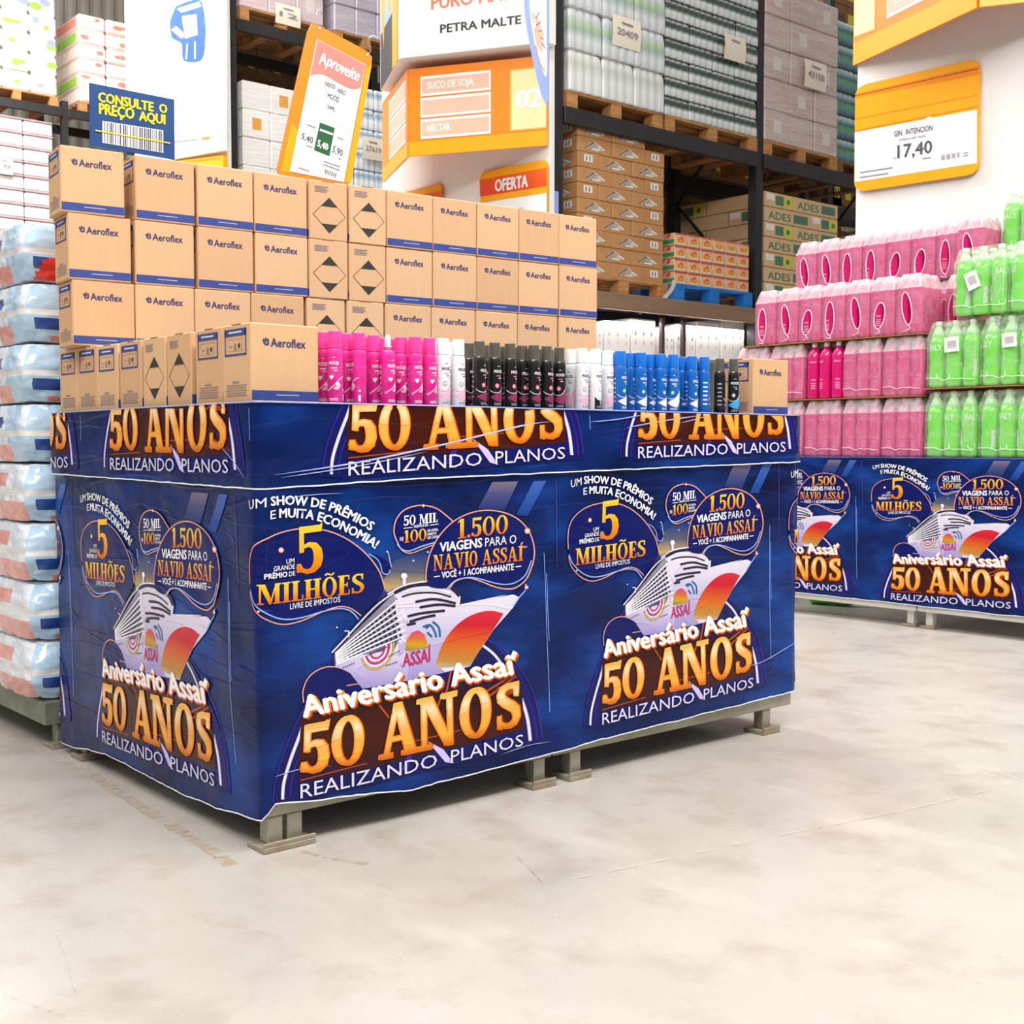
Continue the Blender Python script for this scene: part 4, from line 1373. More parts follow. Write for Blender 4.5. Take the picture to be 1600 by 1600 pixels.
B_PINK = mat('bottle_pink', '#d4096e', .16, coat=.5, vary=(18, '#c2075f', .6))
B_PINKC = mat('pink_bottle_cap', '#ece6ea', .35, vary=(30, '#dcd6da', .5))
B_GREEN = mat('bottle_green', '#5fd11f', .14, coat=.5, vary=(14, '#73dc30', .7))
B_GNECK = mat('bottle_clear', '#b9ecb0', .12, coat=.5, vary=(14, '#a7e09c', .7))
B_GCAP = mat('green_bottle_cap', '#dfe6dc', .35, vary=(30, '#cfd8cc', .5))
B_LAB = mat('bottle_print', '#f0f5ea', .4, vary=(30, '#e4ebdd', .4))
B_LABG = mat('bottle_data_panel', '#cfd9c6', .5, vary=(160, '#aab8a0', .8))
B_STICK = mat('price_sticker', '#f1eef0', .5, vary=(200, '#b9b6bd', .35))
def film(name, col, alpha, rough=.22):
    m = mat(name, col, rough, bump=(28, .5), stretch=(1, 1, .35), coat=.3)
    nt = m.node_tree
    b = nt.nodes['Principled BSDF']
    n = nt.nodes.new('ShaderNodeTexNoise')
    n.inputs['Scale'].default_value = 14
    n.inputs['Distortion'].default_value = 1.2
    tc = nt.nodes.new('ShaderNodeTexCoord')
    mr = nt.nodes.new('ShaderNodeMapRange')
    mr.inputs[1].default_value = .3
    mr.inputs[2].default_value = .7
    mr.inputs[3].default_value = alpha - .12
    mr.inputs[4].default_value = alpha + .14
    nt.links.new(tc.outputs['Object'], n.inputs['Vector'])
    nt.links.new(n.outputs[0], mr.inputs[0])
    nt.links.new(mr.outputs[0], b.inputs['Alpha'])
    return m
F_PINK = film('shrink_film_pink', '#ea96ba', .42)
F_TOP = film('shrink_film_top', '#eadfe5', .46)
F_GREEN = film('shrink_film_green', '#d9efcf', .20)
F_RIM = mat('film_rim', '#f3dfe8', .3, vary=(40, '#ecd0dd', .5))
F_RIMG = mat('film_rim_green', '#e3f3da', .3, vary=(40, '#d3ebc6', .5))

def bottle_meshes():
    r = .0385
    b = MB()
    b.lathe([(r * .80, 0), (r * .97, .004), (r, .012), (r, .10), (r * .985, .12), (r, .14), (r, .225), (r * .93, .243), (r * .72, .262), (r * .45, .277), (r * .33, .283), (r * .33, .290)], B_PINK, 14)
    A = UpArt()
    A.qtu('BALY', -.018, .018, .196, .009, T_RS, .02, 1)
    A.qtu('PINK', -.010, .014, .098, .009, T_RS, .02, 1)
    for k in range(4):
        A.line([(-.012, .084 - .010 * k), (.014, .084 - .010 * k)], .0032, T_RS, 1, False)
    wrap_art(b, A, r)
    pb = b.mesh('pink_bottle')
    b = MB()
    b.lathe([(r * .37, .284), (r * .40, .286), (r * .40, .304), (r * .36, .3065)], B_PINKC, 12)
    pc = b.mesh('pink_cap')
    r = .0455
    b = MB()
    b.lathe([(r * .75, 0), (r * .95, .004), (r * .99, .014), (r, .03), (r, .085), (r * .94, .115), (r * .93, .135), (r * .985, .165), (r, .19), (r * .97, .225), (r * .84, .255)], B_GREEN, 16, cap=True)
    b.lathe([(r * .84, .255), (r * .62, .280), (r * .42, .298), (r * .30, .308), (r * .29, .316)], B_GNECK, 16, cap=True)
    A = UpArt()
    A.qtu('BALY', -.036, .034, .186, .030, B_LAB, .0, 1)
    A.line([(-.022, .06), (-.012, .042), (.004, .040), (.014, .052), (.010, .068)], .004, B_LAB, 1)
    A.poly([(-.075, .05), (-.056, .05), (-.056, .135), (-.075, .135)], B_LABG, 1)
    wrap_art(b, A, r * 1.0)
    gb = b.mesh('green_bottle')
    b = MB()
    b.lathe([(r * .33, .311), (r * .36, .313), (r * .36, .331), (r * .32, .333)], B_GCAP, 12)
    gc = b.mesh('green_cap')
    return pb, pc, gb, gc
PB, PC, GB, GC = bottle_meshes()

def pack_film(nx, ny, r, h, mt, mtop, rim, hole=None, shoulder=.76):
    """film hood round nx (towards the aisle) by ny bottles; aisle face looks to -X; hole=(centre y, z, half width, half height) on that face"""
    lx, ly = nx * r * 2 + .004, ny * r * 2 + .004
    b = MB()
    zs = [0.001, .012, h * .35, h * shoulder, h * .90, h * .985, h * 1.004]
    ins = [.004, 0, 0, 0, r * .30, r * .55, r * .85]
    cr = .55 * r
    def ring(z, i, flat=False):
        if not hole:
            pts = []
            hx, hy = lx / 2 - .002, ly / 2 - .002
            dep = .26 * r * max(0, 1 - i / (r * .5))
            def side(p0, p1, n, k):
                for q in range(8 * n):
                    u = q / (8 * n)
                    ph = (u * n) % 1.0
                    bulge = 1 - math.sqrt(max(0, 1 - (2 * ph - 1) ** 2 * .93))
                    sx, sy = p0[0] + (p1[0] - p0[0]) * u, p0[1] + (p1[1] - p0[1]) * u
                    nxn, nyn = k
                    pts.append((sx - nxn * bulge * dep * 1.6, sy - nyn * bulge * dep * 1.6, z))
            X1, Y1 = hx - i, hy - i
            side((-X1, Y1), (-X1, -Y1), ny, (-1, 0))
            side((-X1, -Y1), (X1, -Y1), nx, (0, -1))
            side((X1, -Y1), (X1, Y1), nx if False else ny, (1, 0))
            side((X1, Y1), (-X1, Y1), nx, (0, 1))
            return pts
        x0, x1, y0, y1 = -lx / 2 + i, lx / 2 - i, -ly / 2 + i, ly / 2 - i
        pts = []
        for cx, cy, a0 in ((x0 + cr, y1 - cr, 90), (x0 + cr, y0 + cr, 180), (x1 - cr, y0 + cr, 270), (x1 - cr, y1 - cr, 0)):
            for k in range(4):
                a = math.radians(a0 + 30 * k)
                pts.append((cx + cr * math.cos(a), cy + cr * math.sin(a), z))
        return pts   # starts at left face upper corner, goes to the -X face
    R = [ring(z, i) for z, i in zip(zs, ins)]
    n = len(R[0])
    for j in range(len(R) - 1):
        for k in range(n):
            k2 = (k + 1) % n
            if hole and j in (1, 2) and k == 3: continue
            b.add([R[j][k], R[j][k2], R[j + 1][k2], R[j + 1][k]], [(0, 1, 2, 3)], mtop if j >= 3 else mt, True)
    # bumpy top between the caps
    vs, fs = [], []
    gx, gy = nx * 4, ny * 4
    i = ins[-1]
    for a in range(gx + 1):
        for c in range(gy + 1):
            x, y = -lx / 2 + i + (lx - 2 * i) * a / gx, -ly / 2 + i + (ly - 2 * i) * c / gy
            dz = min(((x - (p - (nx - 1) / 2) * 2 * r) ** 2 + (y - (q - (ny - 1) / 2) * 2 * r) ** 2) ** .5 for p in range(nx) for q in range(ny)) / r
            vs.append((x, y, h * (1.004 - .10 * max(0, dz - .35))))
    for a in range(gx):
        for c in range(gy):
            fs.append((a * (gy + 1) + c, (a + 1) * (gy + 1) + c, (a + 1) * (gy + 1) + c + 1, a * (gy + 1) + c + 1))
    b.add(vs, fs, mtop, True)
    if hole:
        cy, cz, hw, hh, tilt = hole
        x = -lx / 2
        ya, yb = R[1][3][1], R[1][4][1]
        za, zb = zs[1], zs[3]
        N = 28
        outer, inner = [], []
        for k in range(N):
            a = 2 * math.pi * k / N
            ey, ez = hw * math.cos(a), hh * math.sin(a)
            inner.append((x, cy + ey + tilt * ez, cz + ez))
            dy, dz = math.cos(a), math.sin(a)
            my, mz = (ya + yb) / 2, (za + zb) / 2
            sc = min(abs((ya - yb) / 2 / dy) if abs(dy) > 1e-6 else 9, abs((zb - za) / 2 / dz) if abs(dz) > 1e-6 else 9)
            outer.append((x, my + dy * sc, mz + dz * sc))
        for k in range(N):
            k2 = (k + 1) % N
            b.add([outer[k], outer[k2], inner[k2], inner[k]], [(0, 1, 2, 3)], mt)
        # corners left open by the radial cut
        for sy, sz in ((ya, za), (ya, zb), (yb, za), (yb, zb)):
            near = sorted(range(N), key=lambda k: (outer[k][1] - sy) ** 2 + (outer[k][2] - sz) ** 2)[:2]
            b.add([(x, sy, sz), outer[near[0]], outer[near[1]]], [(0, 1, 2)], mt)
        b.tube([(p[0] - .0006, p[1], p[2]) for p in inner + inner[:2]], .0028, rim, 6)
        b.tube([(x - .001, cy + tilt * -hh, cz - hh), (x - .001, cy + tilt * -hh - .012, cz - hh - .02), (x - .001, cy + .02, .012)], .0022, rim, 5)
    else:
        rr = random.Random(nx * 10 + ny)
        pts = [(-lx / 2 - .001, ly / 2 - .01 - (ly - .02) * k / 8, .035 + .014 * rr.random()) for k in range(9)]
        b.tube(pts, .0018, rim, 5)
    return b.mesh('shrink_film')

FILM = {
    'pl': pack_film(2, 3, .0395, .3085, F_PINK, F_TOP, F_RIM),
    'ps0': pack_film(3, 2, .0372, .3085, F_PINK, F_TOP, F_RIM, (.016, .115, .028, .090, .0)),
    'ps1': pack_film(3, 2, .0372, .3085, F_PINK, F_TOP, F_RIM, (.004, .13, .027, .084, .14)),
    'ps2': pack_film(3, 2, .0372, .3085, F_PINK, F_TOP, F_RIM, (.012, .105, .031, .068, -.12)),
    'g': pack_film(2, 3, .0468, .335, F_GREEN, F_GREEN, F_RIMG),
}
def pack(kind, x, y, z, label, group, col=None, bare=(), filmed=True, rz=0):
    """x = aisle face of the pack, y = its middle"""
    green = kind == 'g'
    nx, ny, r = (2, 3, .0395) if kind == 'pl' else ((3, 2, .0372) if kind[:2] == 'ps' else (2, 3, .0468))
    t = thing('bottle_pack', label, 'bottle pack', (x + nx * r + .002, y, z), rz, group)
    k = 0
    rr = random.Random(int(y * 1000) + int(z * 100))
    for a in range(nx):
        for c in range(ny):
            bx, by = (a - (nx - 1) / 2) * 2 * r, (c - (ny - 1) / 2) * 2 * r
            bo = link('bottle', GB if green else PB, t, (bx, by, .002), -math.pi / 2 + rr.choice((-.4, -.2, .1, 0, .7, -.8, 2.2) if green else (-.3, 0, .2, .4)))
            if not green and kind[:2] == 'ps':
                bo.scale = (.96, .96, 1)
            link('cap', GC if green else PC, bo)
    if filmed:
        link('shrink_film', FILM[kind], t)
    return t
BZ = .8765
# pink packs, from the table up (photo: rows of 3-wide packs below, 2-wide packs above)
X0 = XD + .035
def pads(rows):
    pass
M_PAD = mat('layer_pad', '#b5814c', .8, vary=(12, '#a5733f', .7))
def pad(x0, x1, y0, y1, z, label, group):
    b = MB()
    cx, cy = (x0 + x1) / 2, (y0 + y1) / 2
    b.box(x0 - cx, x1 - cx, y0 - cy, y1 - cy, 0, .004, M_PAD, .0008)
    o = b.build('layer_pad')
    o.location = (cx, cy, z)
    tag(o, label, 'cardboard sheet', group)
z1 = BZ
z2 = z1 + .3125 + .005
z3 = z2 + .3125 + .005
z4 = z3 + .3125 + .005
pad(X0, X0 + .62, 1.005, 2.16, z2 - .005, 'brown cardboard sheet between the lowest two layers of pink packs', None)
pad(X0, X0 + .62, 1.005, 2.16, z3 - .005, 'brown cardboard sheet under the pink packs with oval torn holes', None)
nm = ['lowest pink bottle pack, touching the green packs', 'lowest pink bottle pack, second from the green packs', 'lowest pink bottle pack, third from the green packs', 'lowest pink bottle pack, farthest left']
for y, lb in zip((1.122, 1.366, 1.612, 1.858), nm):
    pack('pl', X0, y, z1, lb, 'lower pink bottle packs')
for y, lb in zip((1.122, 1.366), ('pink bottle pack in the second layer, touching the green packs', 'pink bottle pack in the second layer, right of the unwrapped bottles')):
    pack('pl', X0, y, z2, lb, 'lower pink bottle packs')
pack('pl', X0, 1.612, z2, 'torn-open pink bottle pack with bare hot-pink bottles, second layer', None, filmed=False)
b = MB()
for y in (1.655, 1.73):
    pass
pack('pl', X0, 1.858, z2, 'pink bottle pack in the second layer, left of the unwrapped bottles', 'lower pink bottle packs')
pack('pl', X0, 2.102, z2, 'pink bottle pack in the second layer, at far left above the corner carton', 'lower pink bottle packs')
kinds = ['ps0', 'ps1', 'ps2', 'ps0', 'ps1', 'ps2', 'ps1', 'ps0']
for i, y in enumerate((2.010, 1.857, 1.704, 1.551, 1.398, 1.245, 1.092, .939)):
    pack(kinds[i], X0 + (.20 if i == 7 else 0), y - (.004 if i == 7 else 0), z3, 'pink bottle pack with torn oval hole, third layer up, %s from left' % ordn[i], 'pink packs with oval holes')
for i, y in enumerate((2.000, 1.847, 1.694, 1.541, 1.388, 1.235, 1.082, .929)):
    pack(kinds[(i * 5 + 1) % 8], X0 + (.30 if i == 7 else .36), y, z4 - .005, 'pink bottle pack with torn oval hole in the topmost layer, %s from left' % ordn[i], 'pink packs with oval holes')
# the rows behind that carry the stepped-back top layer
for z in (z1, z2):
    for y in (1.122, 1.366, 1.612, 1.858):
        pack('pl', X0 + .40, y, z, 'pink bottle pack hidden behind the front pink packs', 'hidden pink packs')
for y in (2.000, 1.847, 1.694, 1.541, 1.388, 1.235, 1.082):
    pack('ps0', X0 + .36, y, z3, 'pink bottle pack hidden behind the packs with oval holes', 'hidden pink packs upper')
# green packs
GX = X0
gz = [BZ, BZ + .352, BZ + .704, BZ + 1.05]
pad(GX, GX + .65, .10, .996, gz[1] - .0055, 'brown cardboard sheet on top of the lowest green packs', None)
names = ['lowest', 'second', 'third']
for lev, ys in ((0, (.850, .556, .262)), (1, (.846, .552, .258)), (2, (.705, .415))):
    for i, y in enumerate(ys):
        lab = 'green bottle pack, %s layer, %s' % (names[lev], ('beside the pink packs', 'second from the pink packs', 'at the right edge of view')[i])
        pack('g', GX, y, gz[lev], lab, 'green bottle packs')
for lev in range(3):
    for y in (.705, .415) if lev == 2 else (.85, .556, .262):
        pack('g', GX + .445, y, gz[lev], 'green bottle pack hidden behind the front green packs', 'hidden green packs')
pack('g', GX + .445, .700, gz[3] - .006, 'green bottle pack alone in the topmost layer', None)
pack('g', GX + .445, .412, gz[3] - .006, 'green bottle pack in the topmost layer at the right edge of view', None)
# stickers
def sticker(parent_label, cx, cy, w_, h_, rot, xo):
    pass
for (sx, sy, sw, sh, rr, lb) in [(1519, 438, 20, 28, -.35, 'white price sticker tilted on the third green layer'), (1487, 538, 23, 23, -.05, 'white barcode sticker on green pack beside the pink packs'), (1577, 531, 23, 22, -.05, 'white barcode sticker on second green pack from the pink packs')]:
    c = px(sx, sy, 0, GX - .006)
    w_ = (px(sx - sw / 2, sy, 0, GX).y - px(sx + sw / 2, sy, 0, GX).y)
    h_ = px(sx, sy - sh / 2, 0, GX).z - px(sx, sy + sh / 2, 0, GX).z
    b = MB()
    b.box(-.0008, 0, -w_ / 2, w_ / 2, -h_ / 2, h_ / 2, B_STICK)
    A = Art()
    for k in range(5):
        A.line([(-w_ * .3, -h_ * .2 + k * h_ * .1), (w_ * .3, -h_ * .2 + k * h_ * .1)], h_ * .04, M_INKG, 0, False)
    sign_art(b, A, lambda p, o: (-.0008 - o, -p[0], -p[1]), .0003)
    o = b.build('price_sticker')
    o.location = c
    o.rotation_euler = (rr, 0, 0)
    tag(o, lb, 'sticker')
# a green bottle lying in the dark under the table
t = thing('green_bottle', 'green bottle lying on the floor under the bottle display', 'bottle', (XD + .42, 1.95, .046))
t.rotation_euler = (math.pi / 2, 0, .3)
link('bottle_body', GB, t)
link('cap', GC, t)
# ------------------------------------------------------------------ pallet racking and its loads
M_RACK = mat('rack_black_paint', '#1d1b1c', .5, vary=(6, '#2a2728', .8))
M_BEAMB = mat('rack_brown_beam', '#8d7059', .5, vary=(3, '#7d614b', .7), stretch=(.3, .3, 4))
M_WOOD = mat('pallet_wood', '#c08a52', .8, vary=(7, '#9c6c3c', .8), stretch=(1, 6, 6))
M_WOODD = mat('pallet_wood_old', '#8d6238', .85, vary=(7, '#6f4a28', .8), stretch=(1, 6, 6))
M_BLUEP = mat('pallet_blue_paint', '#1478cf', .6, vary=(7, '#0f69ba', .8))
XP, YC, YL, YW = 5.60, 5.16, 10.85, 17.0

def rack_frame(name, label, xs, yf, depth, levels, top, brown=()):
    """levels: beam top heights; xs: post positions"""
    t = thing(name, label, 'pallet rack', (xs[0], yf, 0))
    for x in xs:
        for y in (0, depth):
            p = MB()
            X = x - xs[0]
            # open C-section post with a row of slots
            p.box(X - .05, X + .05, y - .004, y + .004, 0, top, M_RACK)
            p.box(X - .05, X - .044, y + .004, y + .09, 0, top, M_RACK)
            p.box(X + .044, X + .05, y + .004, y + .09, 0, top, M_RACK)
            p.build('upright', t)
        k = 0
        z = .4
        while z < top - 1.0:
            d = MB()
            a, b_ = (.09, depth) if k % 2 == 0 else (depth, .09)
            d.tube([(x - xs[0], a, z), (x - xs[0], b_, z + 1.0)], .018, M_RACK, 6)
            d.build('brace', t)
            z += 1.0
            k += 1
    for i in range(len(xs) - 1):
        for zl in levels:
            for y in (.0, depth + .05):
                m_ = M_BEAMB if zl in brown and y == 0 else M_RACK
                d = MB()
                hgt = .14
                d.box(xs[i] - xs[0] + .052, xs[i + 1] - xs[0] - .052, y - .03, y + .03, zl - hgt, zl, m_, .006)
                d.build('beam', t)
    return t

def pallet(x0, x1, y0, z, label, m_=None, depth=1.0, h=.125, group=None):
    m_ = m_ or M_WOOD
    t = thing('pallet', label, 'pallet', ((x0 + x1) / 2, y0 + depth / 2, z), 0, group)
    w_ = x1 - x0
    for i in range(7):
        b = MB()
        yy = -depth / 2 + i * (depth - .1) / 6
        b.box(-w_ / 2, w_ / 2, yy, yy + .1, h - .022, h, m_, .002)
        b.build('deck_board', t)
    for sx in (-1, 0, 1):
        b = MB()
        b.box(sx * (w_ / 2 - .06) - .06, sx * (w_ / 2 - .06) + .06, -depth / 2, depth / 2, 0, .02, m_, .002)
        b.build('bottom_board', t)
        for sy in (-1, 0, 1):
            b = MB()
            b.box(sx * (w_ / 2 - .06) - .06, sx * (w_ / 2 - .06) + .06, sy * (depth / 2 - .06) - .06, sy * (depth / 2 - .06) + .06, .02, h - .022, m_, .003)
            b.build('block', t)
    return t, z + h

def X_at(pxx, pyy, Y): return px(pxx, pyy, 1, Y).x
def Z_at(pxx, pyy, Y): return px(pxx, pyy, 1, Y).z

ZU = px(1035, 203, 1, YC).z       # upper beam top
ZL = px(1050, 468, 1, YC).z       # lower brown beam top
xs = [px(872, 200, 1, YC).x, px(1187, 200, 1, YC).x]
xs += [xs[1] + (xs[1] - xs[0]), xs[1] + 2 * (xs[1] - xs[0])]
rack_frame('pallet_rack', 'black steel pallet rack with a brown lower beam behind the carton wall', xs, YC, 1.05, [ZL, ZU], 6.2, (ZL,))
rack_frame('pallet_rack', 'dark rear pallet rack standing back to back in the shadow', [xs[0] + .02, xs[1] + .02, xs[2] + .02, xs[3] + .02], YC + 1.38, 1.0, [ZL + .02, ZU + .02], 6.2)

# --- wrapped bottle loads
def ramp_mat(name, stops, rough=.3, bump=None, vertical=None):
    m = mat(name, stops[0][1], rough, ramp=stops, coat=.25, bump=bump or (30, .25), stretch=(1, 1, .25))
    return m
L_SILVER = ramp_mat('wrapped_pack_silver', [(0, '#c3c7c6'), (.28, '#d7dadb'), (.5, '#9fb3ac'), (.62, '#a9c79b'), (.8, '#c6cdd0'), (1, '#e2e4e6')])
L_SILV2 = ramp_mat('wrapped_pack_pale', [(0, '#d5d5d3'), (.4, '#dedfdf'), (.7, '#c4c6be'), (1, '#e8e8e8')])
L_BEER = ramp_mat('bottle_pack_dark', [(0, '#3c4a42'), (.10, '#c9ccc9'), (.42, '#dfe0e0'), (.50, '#8aa796'), (.60, '#33463c'), (.80, '#2c3a34'), (.88, '#9aa39e'), (1, '#e6e6e6')])
L_TEAL = ramp_mat('bottle_pack_teal', [(0, '#26434a'), (.3, '#5f8f92'), (.5, '#5d9a5a'), (.62, '#2c5a66'), (.85, '#9db7bc'), (1, '#d7dfe2')])
def scallop_pack(name, nx, ny, r, h, mt, capm=None):
    """a film-tight pack of nx by ny bottles: fluted sides, dimpled top"""
    pts = []
    lx, ly = nx * r, ny * r
    for (p0, p1, n) in (((-lx, -ly), (lx, -ly), nx), ((lx, -ly), (lx, ly), ny), ((lx, ly), (-lx, ly), nx), ((-lx, ly), (-lx, -ly), ny)):
        for k in range(n * 4):
            u = k / (n * 4)
            ph = (k % 4) / 4
            ins = (.30, .06, 0, .06)[k % 4] * r * .9
            x, y = p0[0] + (p1[0] - p0[0]) * u, p0[1] + (p1[1] - p0[1]) * u
            d = math.hypot(p1[0] - p0[0], p1[1] - p0[1])
            nxn, nyn = (p1[1] - p0[1]) / d, -(p1[0] - p0[0]) / d
            pts.append((x - nxn * ins, y - nyn * ins))
    n = len(pts)
    b = MB()
    prof = [(0, 1.0), (.04, 1.0), (.62, 1.0), (.80, .97), (.90, .90), (.96, .86), (1, .80)]
    vs, uv = [], []
    for t, s_ in prof:
        ii = (1 - s_) * r * 4
        for x, y in pts:
            vs.append((x * (1 - ii / lx * .5), y * (1 - ii / ly * .5), t * h))
            uv.append((0, t))
    fs = [(j * n + k, j * n + (k + 1) % n, (j + 1) * n + (k + 1) % n, (j + 1) * n + k) for j in range(len(prof) - 1) for k in range(n)]
    fs += [tuple(range(n - 1, -1, -1)), tuple(range((len(prof) - 1) * n, len(prof) * n))]
    b.add(vs, fs, mt, True, uv)
    return b.mesh(name)
def load_of_packs(name, label, x0, x1, y0, z0, layer_h, nlay, nxp, mesh_fn, depth=1.0, nyp=4, taper=0.0, cat='pallet load'):
    t = thing(name, label, cat, (x0, y0, z0))
    w_ = (x1 - x0) / nxp
    d_ = depth / nyp
    rr = random.Random(int(x0 * 100))
    for l in range(nlay):
        me = mesh_fn(l)
        for i in range(nxp):
            for j in range(nyp):
                if j > 0 and i > 0: continue        # only the aisle face and the left end show
                o = link('bottle_pack', me, t, (w_ * (i + .5) + rr.uniform(-.006, .006), d_ * (j + .5) + rr.uniform(-.006, .006), l * layer_h))
    # heart of the load
    b = MB()
    b.box(w_ * 1.02, x1 - x0 - .01, d_ * 1.02, depth - .01, 0.001, nlay * layer_h - .03, L_SILV2, .01)
    b.build('inner_packs', t)
    return t
def note(px0, py0, px1, py1, Y, text, label, skew=.03):
    a = px((px0 + px1) / 2, (py0 + py1) / 2, 1, Y)
    w_ = X_at(px1, py0, Y) - X_at(px0, py0, Y)
    h_ = abs(Z_at(px0, py0, Y) - Z_at(px0, py1, Y))
    b = MB()
    n = 8
    vs, fs = [], []
    for i in range(n + 1):
        for j in (0, 1):
            v = -h_ / 2 + h_ * i / n
            vs.append(((-w_ / 2, w_ / 2)[j], -.012 * math.sin(i / n * 3.1) - .004, v))
    for i in range(n):
        fs.append((2 * i, 2 * i + 1, 2 * i + 3, 2 * i + 2))
    mp = mat('paper_note', '#efe3d2', .7, vary=(30, '#e5d7c4', .6))
    b.add(vs, fs, mp, True)
    b.add([(x, y + .0012, z) for x, y, z in vs], [tuple(reversed(f)) for f in fs], mp, True)
    A = Art()
    if text: A.qt(text, (-w_ * .36, h_ * .12), (w_ * .38, h_ * .16), h_ * .22, M_INKG, .02)
    A.line([(-w_ * .2, -h_ * .28), (w_ * .2, -h_ * .26)], h_ * .06, M_INKG, 0, False)
    sign_art(b, A, lambda p, o: (p[0], -.019 - o, -p[1]), .0004)
    o = b.build('paper_note')
    o.location = a
    tag(o, label, 'note')
x0, x1 = X_at(884, 140, YC), X_at(1033, 165, YC)
_, zt = pallet(x0, x1, YC - .02, ZU, 'wooden pallet under silver wrapped packs on the upper rack beam', M_WOOD, h=.135)
S1 = [scallop_pack('pack_a', 4, 4, (x1 - x0) / 24, .335, m_) for m_ in (L_SILV2, L_SILVER, L_SILVER)]
load_of_packs('wrapped_load', 'silvery stretch-wrapped load of bottle packs with paper note, left on upper beam', x0, x1, YC - .02, zt, .338, 4, 3, lambda l: S1[min(l, 2)], 1.0, 3)
note(956, 28, 1000, 76, YC - .05, '20409', 'cream paper note pinned to the silvery wrapped load')
x2, x3 = X_at(1038, 190, YC), X_at(1181, 215, YC)
_, zt = pallet(x2, x3, YC - .02, ZU, 'wooden pallet under dark bottle packs on the upper rack beam', M_WOOD, h=.135)
S2 = scallop_pack('pack_b', 4, 3, (x3 - x2) / 32, .168, L_BEER)
load_of_packs('bottle_load', 'load of dark bottle packs in seven tight layers beside the rack post', x2, x3, YC - .02, zt, .169, 8, 4, lambda l: S2, 1.0, 4)
note(1131, 56, 1164, 96, YC - .05, '', 'cream paper note stuck on the dark bottle packs')
# stretch-wrapped cartons right of the post
M_WRAP = mat('stretch_wrapped_card', '#c3aaa0', .3, bump=(20, .55), stretch=(.25, .25, 2.2), vary=(5, '#d6c4be', .85), coat=.4)
M_WLAB = mat('wrapped_label', '#dcd3cf', .5, vary=(20, '#cfc4c0', .5))
def wrapped_cartons(name, label, x0, x1, y0, z0, h, n, nlay, m_, labels=True, depth=1.0, lab_m=None):
    t = thing(name, label, 'pallet load', (x0, y0, z0))
    w_ = (x1 - x0) / n
    rr = random.Random(int(x0 * 77 + z0))
    for l in range(nlay):
        for i in range(n):
            b = MB()
            j = rr.uniform(0, .012)
            b.box(w_ * i + .002, w_ * (i + 1) - .002, j, depth - .01, h * l + .001, h * (l + 1) - .002, m_, .012)
            o = b.build('carton', t)
            if labels and (i + l) % 2 == 0:
                d = MB()
                cx = w_ * (i + .5)
                d.box(cx - .06, cx + .06, j - .0015, j + .001, h * l + h * .3, h * l + h * .72, lab_m or M_WLAB)
                d.build('carton_label', o)
    return t
x4, x5 = X_at(1192, 235, YC), X_at(1306, 250, YC)
_, zt = pallet(x4, x5, YC - .02, ZU, 'wooden pallet right of the rack post on the upper beam', M_WOOD, h=.135)
wrapped_cartons('wrapped_load', 'brown cartons in shiny stretch wrap on upper beam right of the post', x4, x5, YC - .02, zt, .30, 3, 5, M_WRAP)
note(1256, 96, 1290, 140, YC - .05, '43150', 'cream paper note on the stretch-wrapped brown cartons')
x6, x7 = X_at(1311, 245, YC), X_at(1311, 245, YC) + 1.0
_, zt = pallet(x6, x7, YC + .03, ZU, 'wooden pallet under teal packs beside the right white panel', M_WOODD, h=.135)
S3 = scallop_pack('pack_c', 4, 3, .042, .235, L_TEAL)
load_of_packs('bottle_load', 'teal and green bottle packs stacked beside the right white panel', x6, x7, YC + .03, zt, .237, 6, 3, lambda l: S3, .9, 3)

# --- lower level: cartons with film windows
M_KR2 = mat('brown_carton', '#bd8a58', .7, vary=(6, '#b07d4c', .7))
M_WIN = mat('carton_window', '#9a8470', .25, vary=(16, '#d9cdbf', .8), coat=.5)
M_WHT = mat('carton_white_mark', '#e9e3dc', .5, vary=(16, '#ddd5cc', .5))
def window_carton(L, S, H):
    b = MB()
    b.box(-L / 2, L / 2, -S / 2, S / 2, 0, H, M_KR2, .004)
    for k in 'fb':
        A = Art()
        A.poly([(L * .20, H * .78), (L * .36, H * .32), (L * .46, H * .20), (L * .56, H * .28), (L * .80, H * .66), (L * .58, H * .84)], M_WIN)
        A.line([(L * .22, H * .74), (L * .44, H * .28), (L * .60, H * .44)], .008, M_BLACK, 1, False)
        A.line([(L * .50, H * .30), (L * .78, H * .66)], .012, M_WHT, 1, False)
        A.line([(L * .40, H * .74), (L * .62, H * .70)], .010, M_WHT, 1, False)
        sign_art(b, A, face_fn(k, L, S, H), .0006)
    for k in 'lr':
        A = Art()
        A.poly([(S * .30, H * .15), (S * .72, H * .15), (S * .72, H * .62), (S * .30, H * .62)], M_WHT)
        A.line([(S * .42, H * .24), (S * .42, H * .55)], .012, M_BLACK, 1, False)
        A.line([(S * .58, H * .24), (S * .58, H * .55)], .012, M_BLACK, 1, False)
        sign_art(b, A, face_fn(k, L, S, H), .0006)
    return b.mesh('window_carton')
xa, xb = X_at(905, 445, YC), X_at(1040, 450, YC)
_, zt = pallet(xa - .02, xb + .03, YC, ZL, 'wooden pallet under brown cartons on the brown beam', M_WOOD, h=.135)
Wt = xb - xa
Hc = .128
Lc, Sc = Wt * .385, Wt * .23
WC = window_carton(Lc - .004, Sc - .004, Hc - .003)
rr = random.Random(5)
